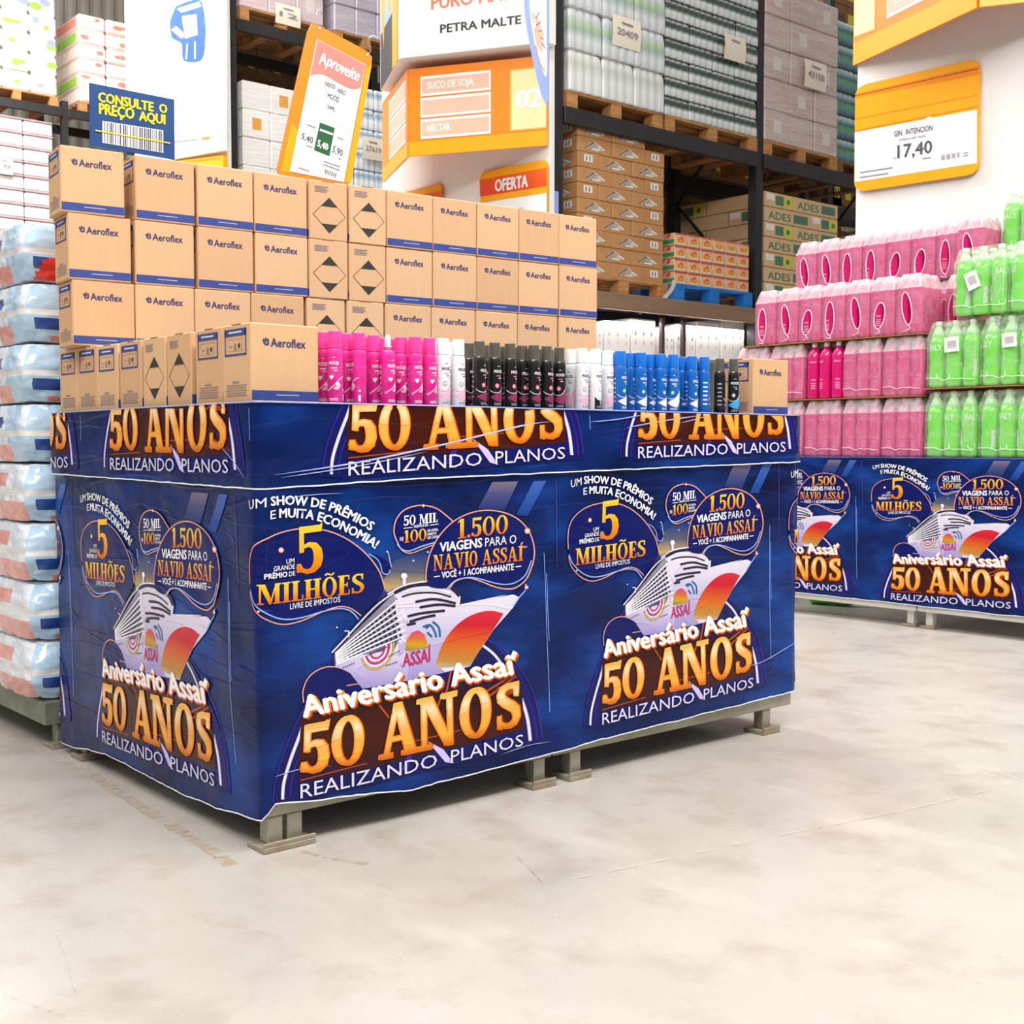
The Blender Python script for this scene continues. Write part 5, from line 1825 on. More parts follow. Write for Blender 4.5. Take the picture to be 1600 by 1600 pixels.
for l in range(10):
    seq = ['D', 'F', 'F'] if l % 2 == 1 else ['F', 'F', 'D']
    if l == 9: seq = ['F', 'F']
    x = xa
    for i, k in enumerate(seq):
        w_ = Lc if k == 'F' else Sc
        d_ = Sc if k == 'F' else Lc
        side = ('left', 'middle', 'right')[i] if len(seq) == 3 else ('left', 'right')[i]
        o = link('brown_carton', WC, None, (x + w_ / 2, YC + .02 + d_ / 2 + rr.uniform(0, .01), zt + l * Hc), 0 if k == 'F' else -math.pi / 2)
        lv = 'bottom' if l == 0 else ('top' if l == 9 else ordn[l])
        tag(o, 'brown printed carton on wooden pallet, %s layer%s, %s' % (lv, '' if l in (0, 9) else ' from below', side), 'carton', 'brown cartons on the pallet')
        x += w_
    # second file behind, seen at the left end
    for q in range(2):
        y_ = YC + .02 + max(Sc, Lc if seq[0] == 'D' else Sc) + .015
        kk = 'F' if seq[0] == 'D' else 'D'
        w_, d_ = (Lc, Sc) if kk == 'F' else (Sc, Lc)
        if q == 1: continue
        if l == 9: continue
        o = link('brown_carton', WC, None, (xa + w_ / 2, y_ + d_ / 2, zt + l * Hc), 0 if kk == 'F' else -math.pi / 2)
        tag(o, 'brown carton behind the front stack on the wooden pallet', 'carton', 'brown cartons behind')

# --- fruit juice trays on a blue pallet
M_TRAY = mat('juice_tray', '#e3b98c', .6, vary=(6, '#d9ad80', .6))
M_TRED = mat('tray_red', '#d9405a', .5, vary=(12, '#cf3550', .6))
M_TGRN = mat('tray_green', '#3f8f5a', .5, vary=(12, '#37824f', .6))
M_FRU = mat('fruit_orange', '#f0a01e', .5, vary=(20, '#e0561f', .7))
M_FLM = mat('glossy_white', '#f0e8e4', .3, vary=(10, '#e6dcd8', .5))
xc, xd = X_at(1057, 455, YC), X_at(1174, 468, YC)
_, zt = pallet(xc - .01, xd + .02, YC, ZL, 'blue painted pallet under the juice packs', M_BLUEP, h=.15)
wq = (xd - xc) / 6
hq = (px(1060, 362, 1, YC).z - px(1060, 441, 1, YC).z) / 3.9
def juice_mesh(w_, S, H, yellow):
    b = MB()
    b.box(-w_ / 2, w_ / 2, -S / 2, S / 2, 0, H, M_TRAY, .006)
    A = Art()
    A.poly([(.004, .003), (w_ - .004, .003), (w_ - .004, H * .13), (.004, H * .13)], M_TRED)
    A.disc((w_ * .5, H * .55), w_ * .27, H * .22, M_FRU, 1, 12)
    A.poly([(w_ * .3, H * .5), (w_ * .55, H * .25), (w_ * .75, H * .45), (w_ * .5, H * .42)], M_TRED if not yellow else M_YELP, 2)
    A.poly([(w_ * .2, H * .8), (w_ * .85, H * .8), (w_ * .85, H * .88), (w_ * .2, H * .88)], M_FLM, 1)
    sign_art(b, A, face_fn('f', w_, S, H), .0006)
    A = Art()
    for k in range(5):
        A.poly([(S * (.04 + .19 * k), H * .04), (S * (.14 + .19 * k), H * .04), (S * (.10 + .19 * k), H * .36), (S * (.0 + .19 * k), H * .36)], M_TRED)
    A.poly([(.003, H * .52), (S - .003, H * .52), (S - .003, H * .86), (.003, H * .86)], M_TGRN)
    sign_art(b, A, face_fn('l', w_, S, H), .0006)
    return b.mesh('juice_pack')
M_YELP = mat('fruit_yellow', '#f2c21c', .5, vary=(20, '#e8d23a', .6))
JM = [juice_mesh(wq - .004, .42, hq - .006, y) for y in (False, True)]
for l in range(4):
    for i in range(6):
        o = link('juice_pack', JM[1 if l == 3 and i > 2 else 0], None, (xc + wq * (i + .5), YC + .03 + .21, zt + hq * l + .001))
        tag(o, 'pink-edged juice pack with fruit picture, %s layer from below, %s from left' % (ordn[l], ordn[i]), 'juice pack', 'juice packs on the blue pallet')
# curled white sheet between the two pallets
b = MB()
pts = [(0, 0), (.06, -.01), (.10, .03), (.12, .09)]
cx = X_at(1044, 455, YC)
vs = []
for k in range(9):
    a = k / 8
    vs += [(.10 * math.sin(a * 1.8), -.06 - .03 * a, .0 + .16 * a), (.10 * math.sin(a * 1.8) + .07, -.05 - .02 * a, .0 + .16 * a)]
b.add(vs, [(2 * k, 2 * k + 1, 2 * k + 3, 2 * k + 2) for k in range(8)], M_FLM, True)
b.add([(x, y + .002, z) for x, y, z in vs], [(2 * k + 2, 2 * k + 3, 2 * k + 1, 2 * k) for k in range(8)], M_FLM, True)
o = b.build('loose_sheet')
o.location = (cx - .12, YC + .02, ZL + .002)
tag(o, 'loose curled white sheet between wooden and blue pallets', 'sheet')

# --- green lettered drink cartons right of the post
M_DR = mat('drink_carton', '#d9b78d', .6, vary=(6, '#cfa97c', .6))
M_DG = mat('drink_green', '#4d7c60', .55, vary=(12, '#436f55', .6))
M_DY = mat('drink_yellow', '#e0c51f', .5, vary=(12, '#c9cf2a', .6))
xe, xf = X_at(1196, 440, YC), X_at(1311, 440, YC)
zt0 = ZL
_, zt = pallet(xe, xf, YC, ZL, 'wooden pallet behind the pink packs right of the post', M_WOOD, h=.135)
hd = (px(1200, 325, 1, YC).z - px(1200, 420, 1, YC).z) / 4
def drink_mesh(L, S, H):
    b = MB()
    b.box(-L / 2, L / 2, -S / 2, S / 2, 0, H, M_DR, .006)
    A = Art()
    A.qt('ADES', (L * .08, H * .80), (L * .56, H * .80), H * .5, M_DG, .02)
    A.poly([(L * .62, H * .22), (L * .93, H * .22), (L * .93, H * .82), (L * .62, H * .82)], M_DG)
    sign_art(b, A, face_fn('f', L, S, H), .0006)
    A = Art()
    A.poly([(S * .06, H * .12), (S * .34, H * .12), (S * .34, H * .55), (S * .06, H * .55)], M_FLM)
    A.poly([(S * .38, H * .18), (S * .66, H * .18), (S * .66, H * .82), (S * .38, H * .82)], M_DG)
    A.poly([(S * .70, H * .12), (S * .95, H * .12), (S * .95, H * .88), (S * .70, H * .88)], M_DY)
    A.disc((S * .82, H * .5), S * .07, H * .2, M_TGRN, 1, 10)
    sign_art(b, A, face_fn('l', L, S, H), .0006)
    return b.mesh('drink_carton')
Ld = (xf - xe) * .62
Sd = (xf - xe) * .38
DM = drink_mesh(Ld - .006, Sd - .006, hd - .006)
for l in range(7):
    x = xe
    for i, k in enumerate(('F', 'D') if l % 2 else ('D', 'F')):
        w_, d_ = (Ld, Sd) if k == 'F' else (Sd, Ld)
        o = link('drink_carton', DM, None, (x + w_ / 2, YC + .02 + d_ / 2, zt + hd * l + .001), 0 if k == 'F' else math.pi / 2)
        tag(o, 'green-lettered drink carton right of the post, %s layer from below, %s' % (ordn[l], ('left', 'right')[i]), 'carton', 'drink cartons')
        x += w_
    w_, d_ = (Sd, Ld) if l % 2 else (Ld, Sd)
    k0 = (Sd if l % 2 else Ld)
    o = link('drink_carton', DM, None, (xe + (Ld if not l % 2 else Sd) / 2, YC + .03 + k0 + d_ / 2, zt + hd * l + .001), 0 if not l % 2 else math.pi / 2)
    tag(o, 'drink carton in the file behind, right of the post', 'carton', 'drink cartons behind')

# --- cartons standing deep in the dark of the rear rack
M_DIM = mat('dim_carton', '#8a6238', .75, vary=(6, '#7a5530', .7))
def rear_stack(xa, xb, n, nl, h, z, label, y):
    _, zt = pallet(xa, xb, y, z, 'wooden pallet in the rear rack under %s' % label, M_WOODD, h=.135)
    for l in range(nl):
        for i in range(n):
            b = MB()
            w_ = (xb - xa) / n
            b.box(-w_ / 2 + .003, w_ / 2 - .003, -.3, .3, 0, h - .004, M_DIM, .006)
            A = Art()
            A.qt('AML', (w_ * .2, h * .75), (w_ * .6, h * .75), h * .4, M_BLACK, .02)
            A.poly([(w_ * .68, h * .3), (w_ * .9, h * .3), (w_ * .9, h * .75), (w_ * .68, h * .75)], M_DY)
            sign_art(b, A, face_fn('f', w_, .6, h), .0006)
            o = b.build('dim_carton')
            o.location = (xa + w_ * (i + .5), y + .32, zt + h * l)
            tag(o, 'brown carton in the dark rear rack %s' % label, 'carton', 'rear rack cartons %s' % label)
YR = YC + 1.45
rear_stack(X_at(1080, 400, YR), X_at(1185, 400, YR), 3, 6, .235, ZL + .02, 'behind the juice packs', YR)
rear_stack(X_at(1300, 100, YR), X_at(1300, 100, YR) + 1.5, 3, 9, .3, ZU + .02, 'beside the right white panel', YR)
rear_stack(X_at(885, 400, YR), X_at(1045, 400, YR), 3, 5, .235, ZL + .02, 'behind the brown carton stack', YR)
rear_stack(X_at(1200, 400, YR), X_at(1330, 400, YR), 3, 5, .235, ZL + .02, 'behind the drink cartons', YR)
for k, (a, c) in enumerate(((885, 1035), (1045, 1180), (1200, 1320))):
    lb = ('behind the silver load', 'behind the dark bottle load', 'behind the stretch-wrapped cartons')[k]
    rear_stack(X_at(a, 150, YR), X_at(c, 150, YR), 3, 4, .3, ZU + .02, lb, YR)

# --- bright low shelf seen under the brown beam
M_SHELF = mat('grey_shelf', '#a9acb4', .4, .3, vary=(6, '#9b9ea7', .6))
M_WPK = mat('white_pack', '#f1ece8', .45, vary=(10, '#e9e2dd', .6))
M_MK1 = mat('pack_mark_orange', '#e8a06a', .5, vary=(20, '#dd9058', .5))
M_MK2 = mat('pack_mark_plum', '#7d5a72', .5, vary=(20, '#6f4d64', .5))
M_MK3 = mat('pack_mark_green', '#6f8f4d', .5, vary=(20, '#63823f', .5))
YS = YC + .10
zs_ = px(1000, 553, 1, YS).z
sh = thing('low_shelf', 'grey low shelf with white packs below the brown beam', 'shelf', (X_at(905, 550, YS), YS, 0))
xq0, xq1 = X_at(905, 550, YS), X_at(1176, 560, YS)
b = MB(); b.box(0, xq1 - xq0, 0, .55, zs_ - .04, zs_, M_SHELF, .004); b.build('shelf_board', sh)
for xx in (X_at(1033, 520, YS) - xq0, X_at(1066, 500, YS) - xq0, .05):
    b = MB(); b.box(xx - .02, xx + .02, -.03, .01, 0, ZL - .16, mat('shelf_post', '#4d3d3a', .5, vary=(5, '#43322f', .6)), .003); b.build('shelf_post', sh)
b = MB(); b.box(0, xq1 - xq0, .6, .64, 0, zs_ - .05, M_DIM, .003); b.build('back_board', sh)
b = MB(); b.box(0, xq1 - xq0, .03, .05, px(1000, 484, 1, YS).z - .02, px(1000, 484, 1, YS).z, M_RACK, .002); b.build('top_rail', sh)
def white_pack(w_, S, H, mk, n):
    b = MB()
    b.box(-w_ / 2, w_ / 2, -S / 2, S / 2, 0, H, M_WPK, .006)
    A = Art()
    for k in range(n):
        A.disc((w_ * (k + .5) / n, H * .42), w_ * .03, H * .06, mk, 0, 8)
        A.line([(w_ * (k + .5) / n, H * .62), (w_ * (k + .5) / n, H * .74)], w_ * .02, mk, 0, False)
    sign_art(b, A, face_fn('f', w_, S, H), .0006)
    return b
specs = [(912, 948, 505, M_MK1), (950, 990, 502, M_MK1), (992, 1029, 498, M_MK2), (1037, 1058, 512, M_MK2), (1060, 1092, 508, M_MK2), (1094, 1130, 503, M_MK3), (1132, 1168, 500, M_MK3)]
for i, (a, c, tp, mk) in enumerate(specs):
    xa_, xb_ = X_at(a, 530, YS), X_at(c, 530, YS)
    H = px((a + c) / 2, tp, 1, YS).z - zs_
    o = white_pack(xb_ - xa_, .4, H, mk, 3).build('white_pack')
    o.location = ((xa_ + xb_) / 2, YS + .24, zs_ + .001)
    tag(o, 'white pack on the low shelf, %s from the left' % ordn[i], 'pack', 'white packs on the low shelf')

area('shelf_lamp', ((xq0 + xq1) / 2, YS + .02, ZL - .2), ((xq0 + xq1) / 2, YS + .08, zs_), xq1 - xq0 - .1, .05, 9, (1, .98, .95))
# ------------------------------------------------------------------ white end panels of the racks and their signs
XP = 5.46
M_PANEL = mat('panel_white', '#eeebe8', .45, vary=(2, '#e8e4e1', .6))
M_PANE = mat('panel_edge', '#d9d5c8', .5, vary=(4, '#cfcabd', .6))
S_ORG = mat('sign_orange', '#ec8412', .35, vary=(5, '#f08e18', .5))
S_ORGD = mat('sign_deep_orange', '#f07d12', .35, vary=(5, '#f28a1c', .5))
S_YEL = mat('sign_yellow', '#f3a40c', .35, vary=(5, '#f5ac18', .5))
S_LYEL = mat('sign_light_yellow', '#f3b548', .35, vary=(5, '#f5bd58', .5))
S_PAPER = mat('sign_paper', '#f1eff0', .5, vary=(20, '#ebe8ea', .5))
S_PEACH = mat('sign_peach', '#f4b9a0', .4, vary=(5, '#f2b196', .5))
S_CREAM = mat('sign_cream', '#fbd9a0', .4, vary=(5, '#fbe0b2', .5))
S_RED = mat('sign_red', '#e84a1c', .35, ramp=[(0, '#e4381c'), (1, '#f26a1c')])
S_INK = mat('sign_ink', '#4a4b58', .5, vary=(20, '#555663', .5))
S_BLK = mat('sign_black', '#2f2e33', .5, vary=(20, '#3a393e', .5))
S_BLUE = mat('sign_blue', '#16427c', .4, vary=(6, '#1b4a88', .6))
S_BYEL = mat('sign_bright_yellow', '#f5e317', .4, vary=(6, '#efd90f', .6))
S_GRN = mat('sign_green', '#1e5a35', .4, vary=(6, '#24653d', .6))
S_ROSE = mat('sign_rose', '#dd7d74', .4, vary=(6, '#e28c80', .6))
S_LBLUE = mat('sign_soft_blue', '#8fa8e0', .4, vary=(6, '#9db4e6', .6))
S_MBLUE = mat('sign_mid_blue', '#2f56b5', .4, vary=(6, '#3d66c4', .6))

def yz(x, y, X=XP):
    p = px(x, y, 0, X)
    return (p.y, p.z)
def aisle_fn(X):
    """drawing in photo columns/rows of a plate that stands in the plane x = X"""
    def f(p, o):
        q = px(p[0], p[1], 0, X)
        return (X - o, q.y, q.z)
    return f
def rpoly(q, r=.1, n=5):
    """rounded quadrilateral (tl, tr, br, bl) in photo coordinates"""
    out = []
    for i in range(4):
        a, b_, c = q[i - 1], q[i], q[(i + 1) % 4]
        p0 = (b_[0] + (a[0] - b_[0]) * r, b_[1] + (a[1] - b_[1]) * r)
        rc = r if abs(c[0] - b_[0]) > abs(c[1] - b_[1]) else r
        p1 = (b_[0] + (c[0] - b_[0]) * rc, b_[1] + (c[1] - b_[1]) * rc)
        for k in range(n + 1):
            t = k / n
            out.append(tuple((1 - t) ** 2 * p0[j] + 2 * t * (1 - t) * b_[j] + t * t * p1[j] for j in (0, 1)))
    return out
def plate(b, pts, fn, th, mt):
    """flat plate with thickness; front at height th above fn's plane"""
    tri = tessellate_polygon([[Vector((p[0], p[1], 0)) for p in pts]])
    n = len(pts)
    F = [fn(p, th) for p in pts]
    Bk = [fn(p, 0.0) for p in pts]
    fs = [tuple(t) for t in tri] + [(n + t[0], n + t[2], n + t[1]) for t in tri] + [(k, (k + 1) % n, n + (k + 1) % n, n + k) for k in range(n)]
    b.add(F + Bk, fs, mt)
def lay(b, A, fn, th):
    sign_art(b, A, lambda p, o: fn(p, th + o), .0012)

def end_panel(nm, y0, y1, ztop, lab, X=XP):
    b = MB()
    b.box(X, X + .05, y0, y1, 0.0, ztop, M_PANEL, .004)
    o = b.build('end_panel')
    tag(o, lab, 'panel', None)
    return o
yCn, yCf = yz(860, 100)[0], yz(597, 200)[0]
end_panel('c', yCn, yCf, 7.0, 'tall white end panel behind the centre aisle sign')
yRf = yz(1337, 300)[0]
end_panel('r', -1.2, yRf, 6.5, 'tall white end panel behind the green and pink bottles')
yLn, yLf = yz(354, 100)[0], yz(196, 100)[0]
end_panel('l', yLn, yLf, 9.0, 'tall white end panel at upper left behind the blue scan sign')

# --- aisle header: angled orange board with number, wrapped round the panel
def header(name, label, zb, zt, corner_px, left_px, right_px, labels, number, mirror=False, slope_top=None):
    pass
zb = px(857, 228, 0, XP).z
P_r = px(857, 228, 0, XP)
P_c = px(640, 245, 2, zb)
P_l = px(601, 285, 2, zb)
zt_c = px(640, 113, 0, P_c.x).z
def between(A_, B_, z0, z1, th=0.0):
    """(u across 0..1, v up 0..1) on the upright face from A_ to B_"""
    d = Vector((B_.x - A_.x, B_.y - A_.y, 0))
    n = Vector((d.y, -d.x, 0)).normalized()
    if n.dot(CAM - A_) < 0: n = -n
    def f(p, o):
        q = Vector((A_.x, A_.y, z0)) + d * p[0] + Vector((0, 0, (z1 - z0) * p[1])) + n * o
        return tuple(q)
    return f
t = thing('aisle_header', 'orange aisle header numbered 02 naming soy juice and nectar, centre panel', 'aisle sign', (XP, (P_c.y + P_r.y) / 2, zb))
t.location = (0, 0, 0)
zt = zt_c + .02
def header_face(parent, A_, B_, z0, z1, cells, number, nx0, nx1, txts, cu=(.10, .70), name='sign_face'):
    f = between(A_, B_, z0, z1)
    b = MB()
    plate(b, [(0, 0), (1, 0), (1, 1), (0, 1)], f, .02, S_ORG)
    A = Art()
    A.poly([(0, 0), (1, 0), (1, .17), (0, .16)], S_YEL, 0)
    u0, u1 = cu
    for k in range(3):
        v1 = .90 - .245 * k
        v0 = v1 - .225
        A.poly([(u0, v0), (u1, v0), (u1, v1), (u0, v1)], S_PAPER, 1)
        A.poly([(u0 + .012, v0 + .03), (u1 - .012, v0 + .03), (u1 - .012, v1 - .03), (u0 + .012, v1 - .03)], S_PEACH, 2)
        if txts[k]:
            w_ = .028 * len(txts[k])
            A.quad(text2d(txts[k], .03), ((u0 + .05, v0 + .075), (u0 + .05 + w_, v0 + .075), (u0 + .05 + w_, v0 + .155), (u0 + .05, v0 + .155)), S_PAPER, 3)
    if number:
        A.poly([(nx0, .19), (nx1, .19), (nx1, .88), (nx0, .88)], S_LYEL, 1)
        A.poly([(nx0 + .01, .205), (nx1, .205), (nx1, .865), (nx0 + .01, .865)], S_CREAM, 2)
        A.quad(text2d(number, .045), ((nx0 + .04, .44), (nx0 + .225, .44), (nx0 + .225, .64), (nx0 + .04, .64)), S_PAPER, 3)
    lay(b, A, f, .02)
    return b.build(name, parent)
header_face(t, P_c, P_r, zb, zt, 3, '02', .735, .99, ['SUCO DE SOJA', '', 'NÉCTAR'], (.09, .60))
header_face(t, P_l, P_c, zb, zt, 3, None, 0, 0, ['', '', ''], (.30, .95))
b = MB()
b.add([(P_l.x, P_l.y, zt), (P_c.x, P_c.y, zt), (P_r.x, P_r.y, zt), (XP, P_l.y, zt)], [(0, 1, 2, 3)], S_ORGD)
b.build('closing_plate', t)
b = MB()
b.box(XP - .25, XP + .003, P_r.y + .6, P_r.y + .66, zb + .2, zb + .4, M_PANE, .003)
b.build('bracket', t)
# white poster box above it
W_c = px(627, 92, 0, P_c.x - .10)
wz = W_c.z
W_r = px(826, 70, 2, wz)
W_r2 = W_c + (W_r - W_c) * 1.145
W_l = px(598, 142, 2, wz)
t = thing('poster_box', 'white poster box with red and grey beer lettering above the centre header', 'poster', (0, 0, 0))
f = between(Vector((W_c.x, W_c.y, 0)), Vector((W_r2.x, W_r2.y, 0)), wz, wz + 1.6)
b = MB()
plate(b, [(0, 0), (1, 0), (1, 1), (0, 1)], f, .02, M_PANEL)
A = Art()
def wq(x, y):   # photo point -> (u, v) on the poster box front
    d = _F + _R * ((x - 800) / FPX) + _U * ((800 - y) / FPX)
    a2, d2 = Vector((W_c.x, W_c.y)), Vector((W_r2.x - W_c.x, W_r2.y - W_c.y))
    m_ = Matrix(((d.x, -d2.x), (d.y, -d2.y)))
    tt, u = m_.inverted() @ Vector((a2.x - CAM.x, a2.y - CAM.y))
    return (u, (CAM.z + tt * d.z - wz) / 1.6)
def wtext(s, bl, br, tr, tl, m_, bold):
    A.quad(text2d(s, bold), (wq(*bl), wq(*br), wq(*tr), wq(*tl)), m_, 1)
wtext('PURO MALTE', (675, 16), (828, -4), (828, -24), (675, -4), mat('sign_coral', '#ea6a4c', .4, vary=(6, '#ee7a5e', .6)), .03)
wtext('COM O SABOR', (690, 30), (812, 14), (812, 3), (690, 18), mat('sign_faint', '#dcdce0', .4, vary=(6, '#d4d4d9', .6)), .0)
wtext('PETRA MALTE', (689, 53), (816, 38), (816, 25), (689, 40), S_BLK, .03)
lay(b, A, f, .02)
b.build('poster_front', t)
f = between(Vector((W_l.x, W_l.y, 0)), Vector((W_c.x, W_c.y, 0)), wz, wz + 1.6)
b = MB()
plate(b, [(0, 0), (1, 0), (1, 1), (0, 1)], f, .02, M_PANEL)
A = Art()
A.poly([(.02, 0), (.80, 0), (.80, .55), (.02, .55)], S_BLK, 0)
A.poly([(.02, .30), (.80, .30), (.80, 1), (.02, 1)], S_LBLUE, 1)
A.poly([(.06, .42), (.22, .20), (.34, .60), (.30, 1), (.06, 1)], S_YEL, 2)
A.poly([(.45, .34), (.62, .34), (.66, 1), (.42, 1)], S_YEL, 2)
A.poly([(.68, 0), (.97, 0), (.97, 1), (.72, 1)], S_YEL, 3)
lay(b, A, f, .02)
b.build('poster_side', t)
b = MB()
b.add([(W_l.x, W_l.y, wz), (W_c.x, W_c.y, wz), (W_r2.x, W_r2.y, wz), (XP, W_r2.y, wz), (XP, W_l.y, wz)], [(4, 3, 2, 1, 0)], M_PANEL)
b.add([(W_r2.x, W_r2.y, wz), (XP, W_r2.y, wz), (XP, W_r2.y, wz + 1.6), (W_r2.x, W_r2.y, wz + 1.6)], [(0, 1, 2, 3)], M_PANEL)
b.build('poster_base', t)
# small clear wedge at the foot of the poster box
b = MB()
plate(b, [(598, 128), (612, 108), (614, 116), (600, 141)], aisle_fn(P_l.x), .01, S_LBLUE)
tag(b.build('sign_clip'), 'small pale blue clip left of the poster box', 'clip')

# oval mobile hanging in front of the poster box
XO = P_c.x - .45
of = aisle_fn(XO)
b = MB()
oval = spline([(820, -30), (822, 20), (828, 60), (836, 100), (846, 140), (854, 162), (858, 158), (858, 120), (858, 60), (858, -30)])
plate(b, oval, of, .015, S_LBLUE)
A = Art()
A.poly(spline([(829, -28), (831, 20), (836, 58), (843, 88), (850, 110), (857, 118), (857, 60), (857, -28)]), S_PAPER, 0)
A.poly([(833, 18), (844, 30), (852, 55), (850, 84), (841, 70), (836, 45)], S_PEACH, 1)
for k in range(5):
    A.line([(838 + 3 * k, 32 + 9 * k), (846 + 2.2 * k, 20 + 14 * k)], 1.2, S_MBLUE, 2, False)
A.line([(840, 72), (846, 98), (854, 112)], 1.6, S_ROSE, 2)
A.disc((839, 38), 2, 9, S_PAPER, 3, 10)
lay(b, A, of, .015)
tag(b.build('oval_mobile'), 'blue-rimmed oval hanging mobile cut by the top edge, right of beer poster', 'mobile')

# --- price boards on the centre panel
def price_board(q, name, label, X, paint):
    f = aisle_fn(X)
    b = MB()
    plate(b, rpoly(q, .10), f, .018, S_YEL)
    A = Art()
    paint(A)
    lay(b, A, f, .018)
    o = b.build(name)
    return tag(o, label, 'price board')
def p1_(A):
    A.poly([(752, 282), (857, 262), (857, 291), (753, 308)], S_RED, 0)
    A.quad(text2d('OFERTA', .045), ((776, 300), (828, 292), (828, 274), (776, 282)), S_PAPER, 2)
    A.poly([(753, 318), (857, 302), (857, 352), (753, 368)], S_PAPER, 1)
    A.quad(text2d('GIN M NOTE', 0), ((785, 333), (822, 327), (822, 321), (785, 327)), M_INKG, 2) if False else A.line([(790, 331), (820, 326)], 2.5, M_INKG, 2, False)
price_board([(753, 270), (857, 249), (857, 352), (753, 368)], 'offer_board', 'orange offer board with red band reading OFERTA on the centre panel', XP - .012, p1_)
def p2_(A):
    A.poly([(622, 312), (694, 298), (693, 322), (622, 336)], S_RED, 0)
    A.poly([(622, 342), (693, 330), (693, 380), (622, 392)], S_PAPER, 0)
price_board([(622, 304), (692, 286), (692, 378), (622, 392)], 'offer_board', 'orange offer board mostly hidden behind the carton wall', XP - .012, p2_)
# small blue plate on the rack post
b = MB()
b.box(-.03, .03, -.006, 0, -.10, .10, S_LBLUE, .002)
o = b.build('post_label')
o.location = px(868, 318, 1, YC - .01)
tag(o, 'small blue location plate low on the centre rack post', 'plate')

# --- right panel: gin price board and second header
def p3_(A):
    q = lambda x, y: (1200 + x / 4, y / 4)
    A.poly([q(553, 830), q(1316, 688), q(1316, 1022), q(553, 1140)], S_PAPER, 0)
    A.line([q(556, 602), q(1326, 432)], .9, S_ORGD, 0, False)
    A.line([q(556, 748), q(1326, 596)], 1.2, S_ORGD, 0, False)
    A.line([q(553, 822), q(1322, 668)], 1.2, S_ORGD, 1, False)
    A.poly([q(556, 590), q(1328, 415), q(1328, 470), q(556, 615)], S_ORG, 0)
    A.poly([q(990, 750), q(1015, 728), q(1050, 742)], S_PAPER, 1)
    A.quad(text2d('GIN', .012), (q(800, 858), q(850, 850), q(850, 815), q(800, 823)), S_INK, 2)
    A.quad(text2d('INTENCION', .012), (q(872, 846), q(1040, 818), q(1040, 784), q(872, 811)), S_INK, 2)
    A.quad(text2d('EMBALAGEM 900ML', 0), (q(835, 885), q(1000, 858), q(1000, 845), q(835, 872)), S_INK, 2)
    A.quad(text2d('17,40', .016), (q(820, 992), q(1038, 956), q(1038, 878), q(820, 912)), S_INK, 2)
    A.quad(text2d('R$', 0), (q(798, 998), q(815, 995), q(815, 985), q(798, 988)), S_INK, 2)
    A.line([q(975, 995), q(1030, 986)], 1.6, M_INKG, 2, False)
    A.line([q(585, 1082), q(790, 1050)], 1.8, M_INKG, 2, False)
    A.line([q(585, 1112), q(765, 1086)], 1.8, M_INKG, 2, False)
    for k in range(14):
        if k % 4 == 3: continue
        x = 1098 + k * 8.2
        A.line([q(x, 1006 - k * 1.4), q(x, 972 - k * 1.4)], .9, S_INK, 2, False)
    A.line([q(1232, 962), q(1262, 956)], 1.5, M_INKG, 2, False)
    A.line([q(1232, 978), q(1262, 972)], 1.5, M_INKG, 2, False)
price_board([(1339, 136), (1533, 91), (1531, 272), (1337, 301)], 'price_board', 'yellow price board with gin price 17,40 on the right panel', XP - .012, p3_)
zb2 = px(1337, 103, 0, XP).z
Q_l = px(1337, 103, 0, XP)
Q_c = px(1530, 13, 2, zb2)
Q_r = px(1760, -12, 2, zb2)
t = thing('aisle_header', 'orange aisle header numbered 02 cut by the top edge, right panel', 'aisle sign', (0, 0, 0))
f = between(Q_l, Q_c, zb2, zb2 + .85)
b = MB()
plate(b, [(0, 0), (1, 0), (1, 1), (0, 1)], f, .02, S_ORG)
A = Art()
A.poly([(0, 0), (1, 0), (1, .15), (0, .16)], S_YEL, 0)
A.poly([(.005, .20), (.20, .18), (.20, .92), (.005, .92)], S_LYEL, 1)
A.poly([(.012, .21), (.193, .19), (.193, .90), (.012, .90)], S_CREAM, 2)
A.quad(text2d('02', .045), ((.025, .46), (.175, .44), (.175, .60), (.025, .62)), S_PAPER, 3)
A.poly([(.30, .22), (.97, .22), (.97, .44), (.30, .44)], S_PAPER, 1)
A.poly([(.31, .245), (.96, .245), (.96, .415), (.31, .415)], S_PEACH, 2)
A.quad(text2d('CHÁ', .03), ((.36, .285), (.47, .285), (.47, .365), (.36, .365)), S_PAPER, 3)
A.poly([(.30, .47), (.97, .47), (.97, .69), (.30, .69)], S_PAPER, 1)
A.poly([(.31, .495), (.96, .495), (.96, .665), (.31, .665)], S_PEACH, 2)
lay(b, A, f, .02)
b.build('sign_face', t)
f = between(Q_c, Q_r, zb2, zb2 + .85)
b = MB()
plate(b, [(0, 0), (1, 0), (1, 1), (0, 1)], f, .02, S_ORG)
A = Art()
A.poly([(0, 0), (1, 0), (1, .16), (0, .16)], S_YEL, 0)
lay(b, A, f, .02)
b.build('sign_face', t)
b = MB()
b.add([(Q_l.x, Q_l.y, zb2 + .84), (Q_c.x, Q_c.y, zb2 + .84), (Q_r.x, Q_r.y, zb2 + .84), (XP + .01, Q_r.y, zb2 + .84), (XP + .01, Q_l.y, zb2 + .84)], [(0, 1, 2, 3, 4)], S_ORGD)
b.build('closing_plate', t)
b = MB()
b.box(XP - .10, XP + .003, Q_l.y - .30, Q_l.y - .24, zb2 + .3, zb2 + .5, M_PANE, .003)
b.build('bracket', t)
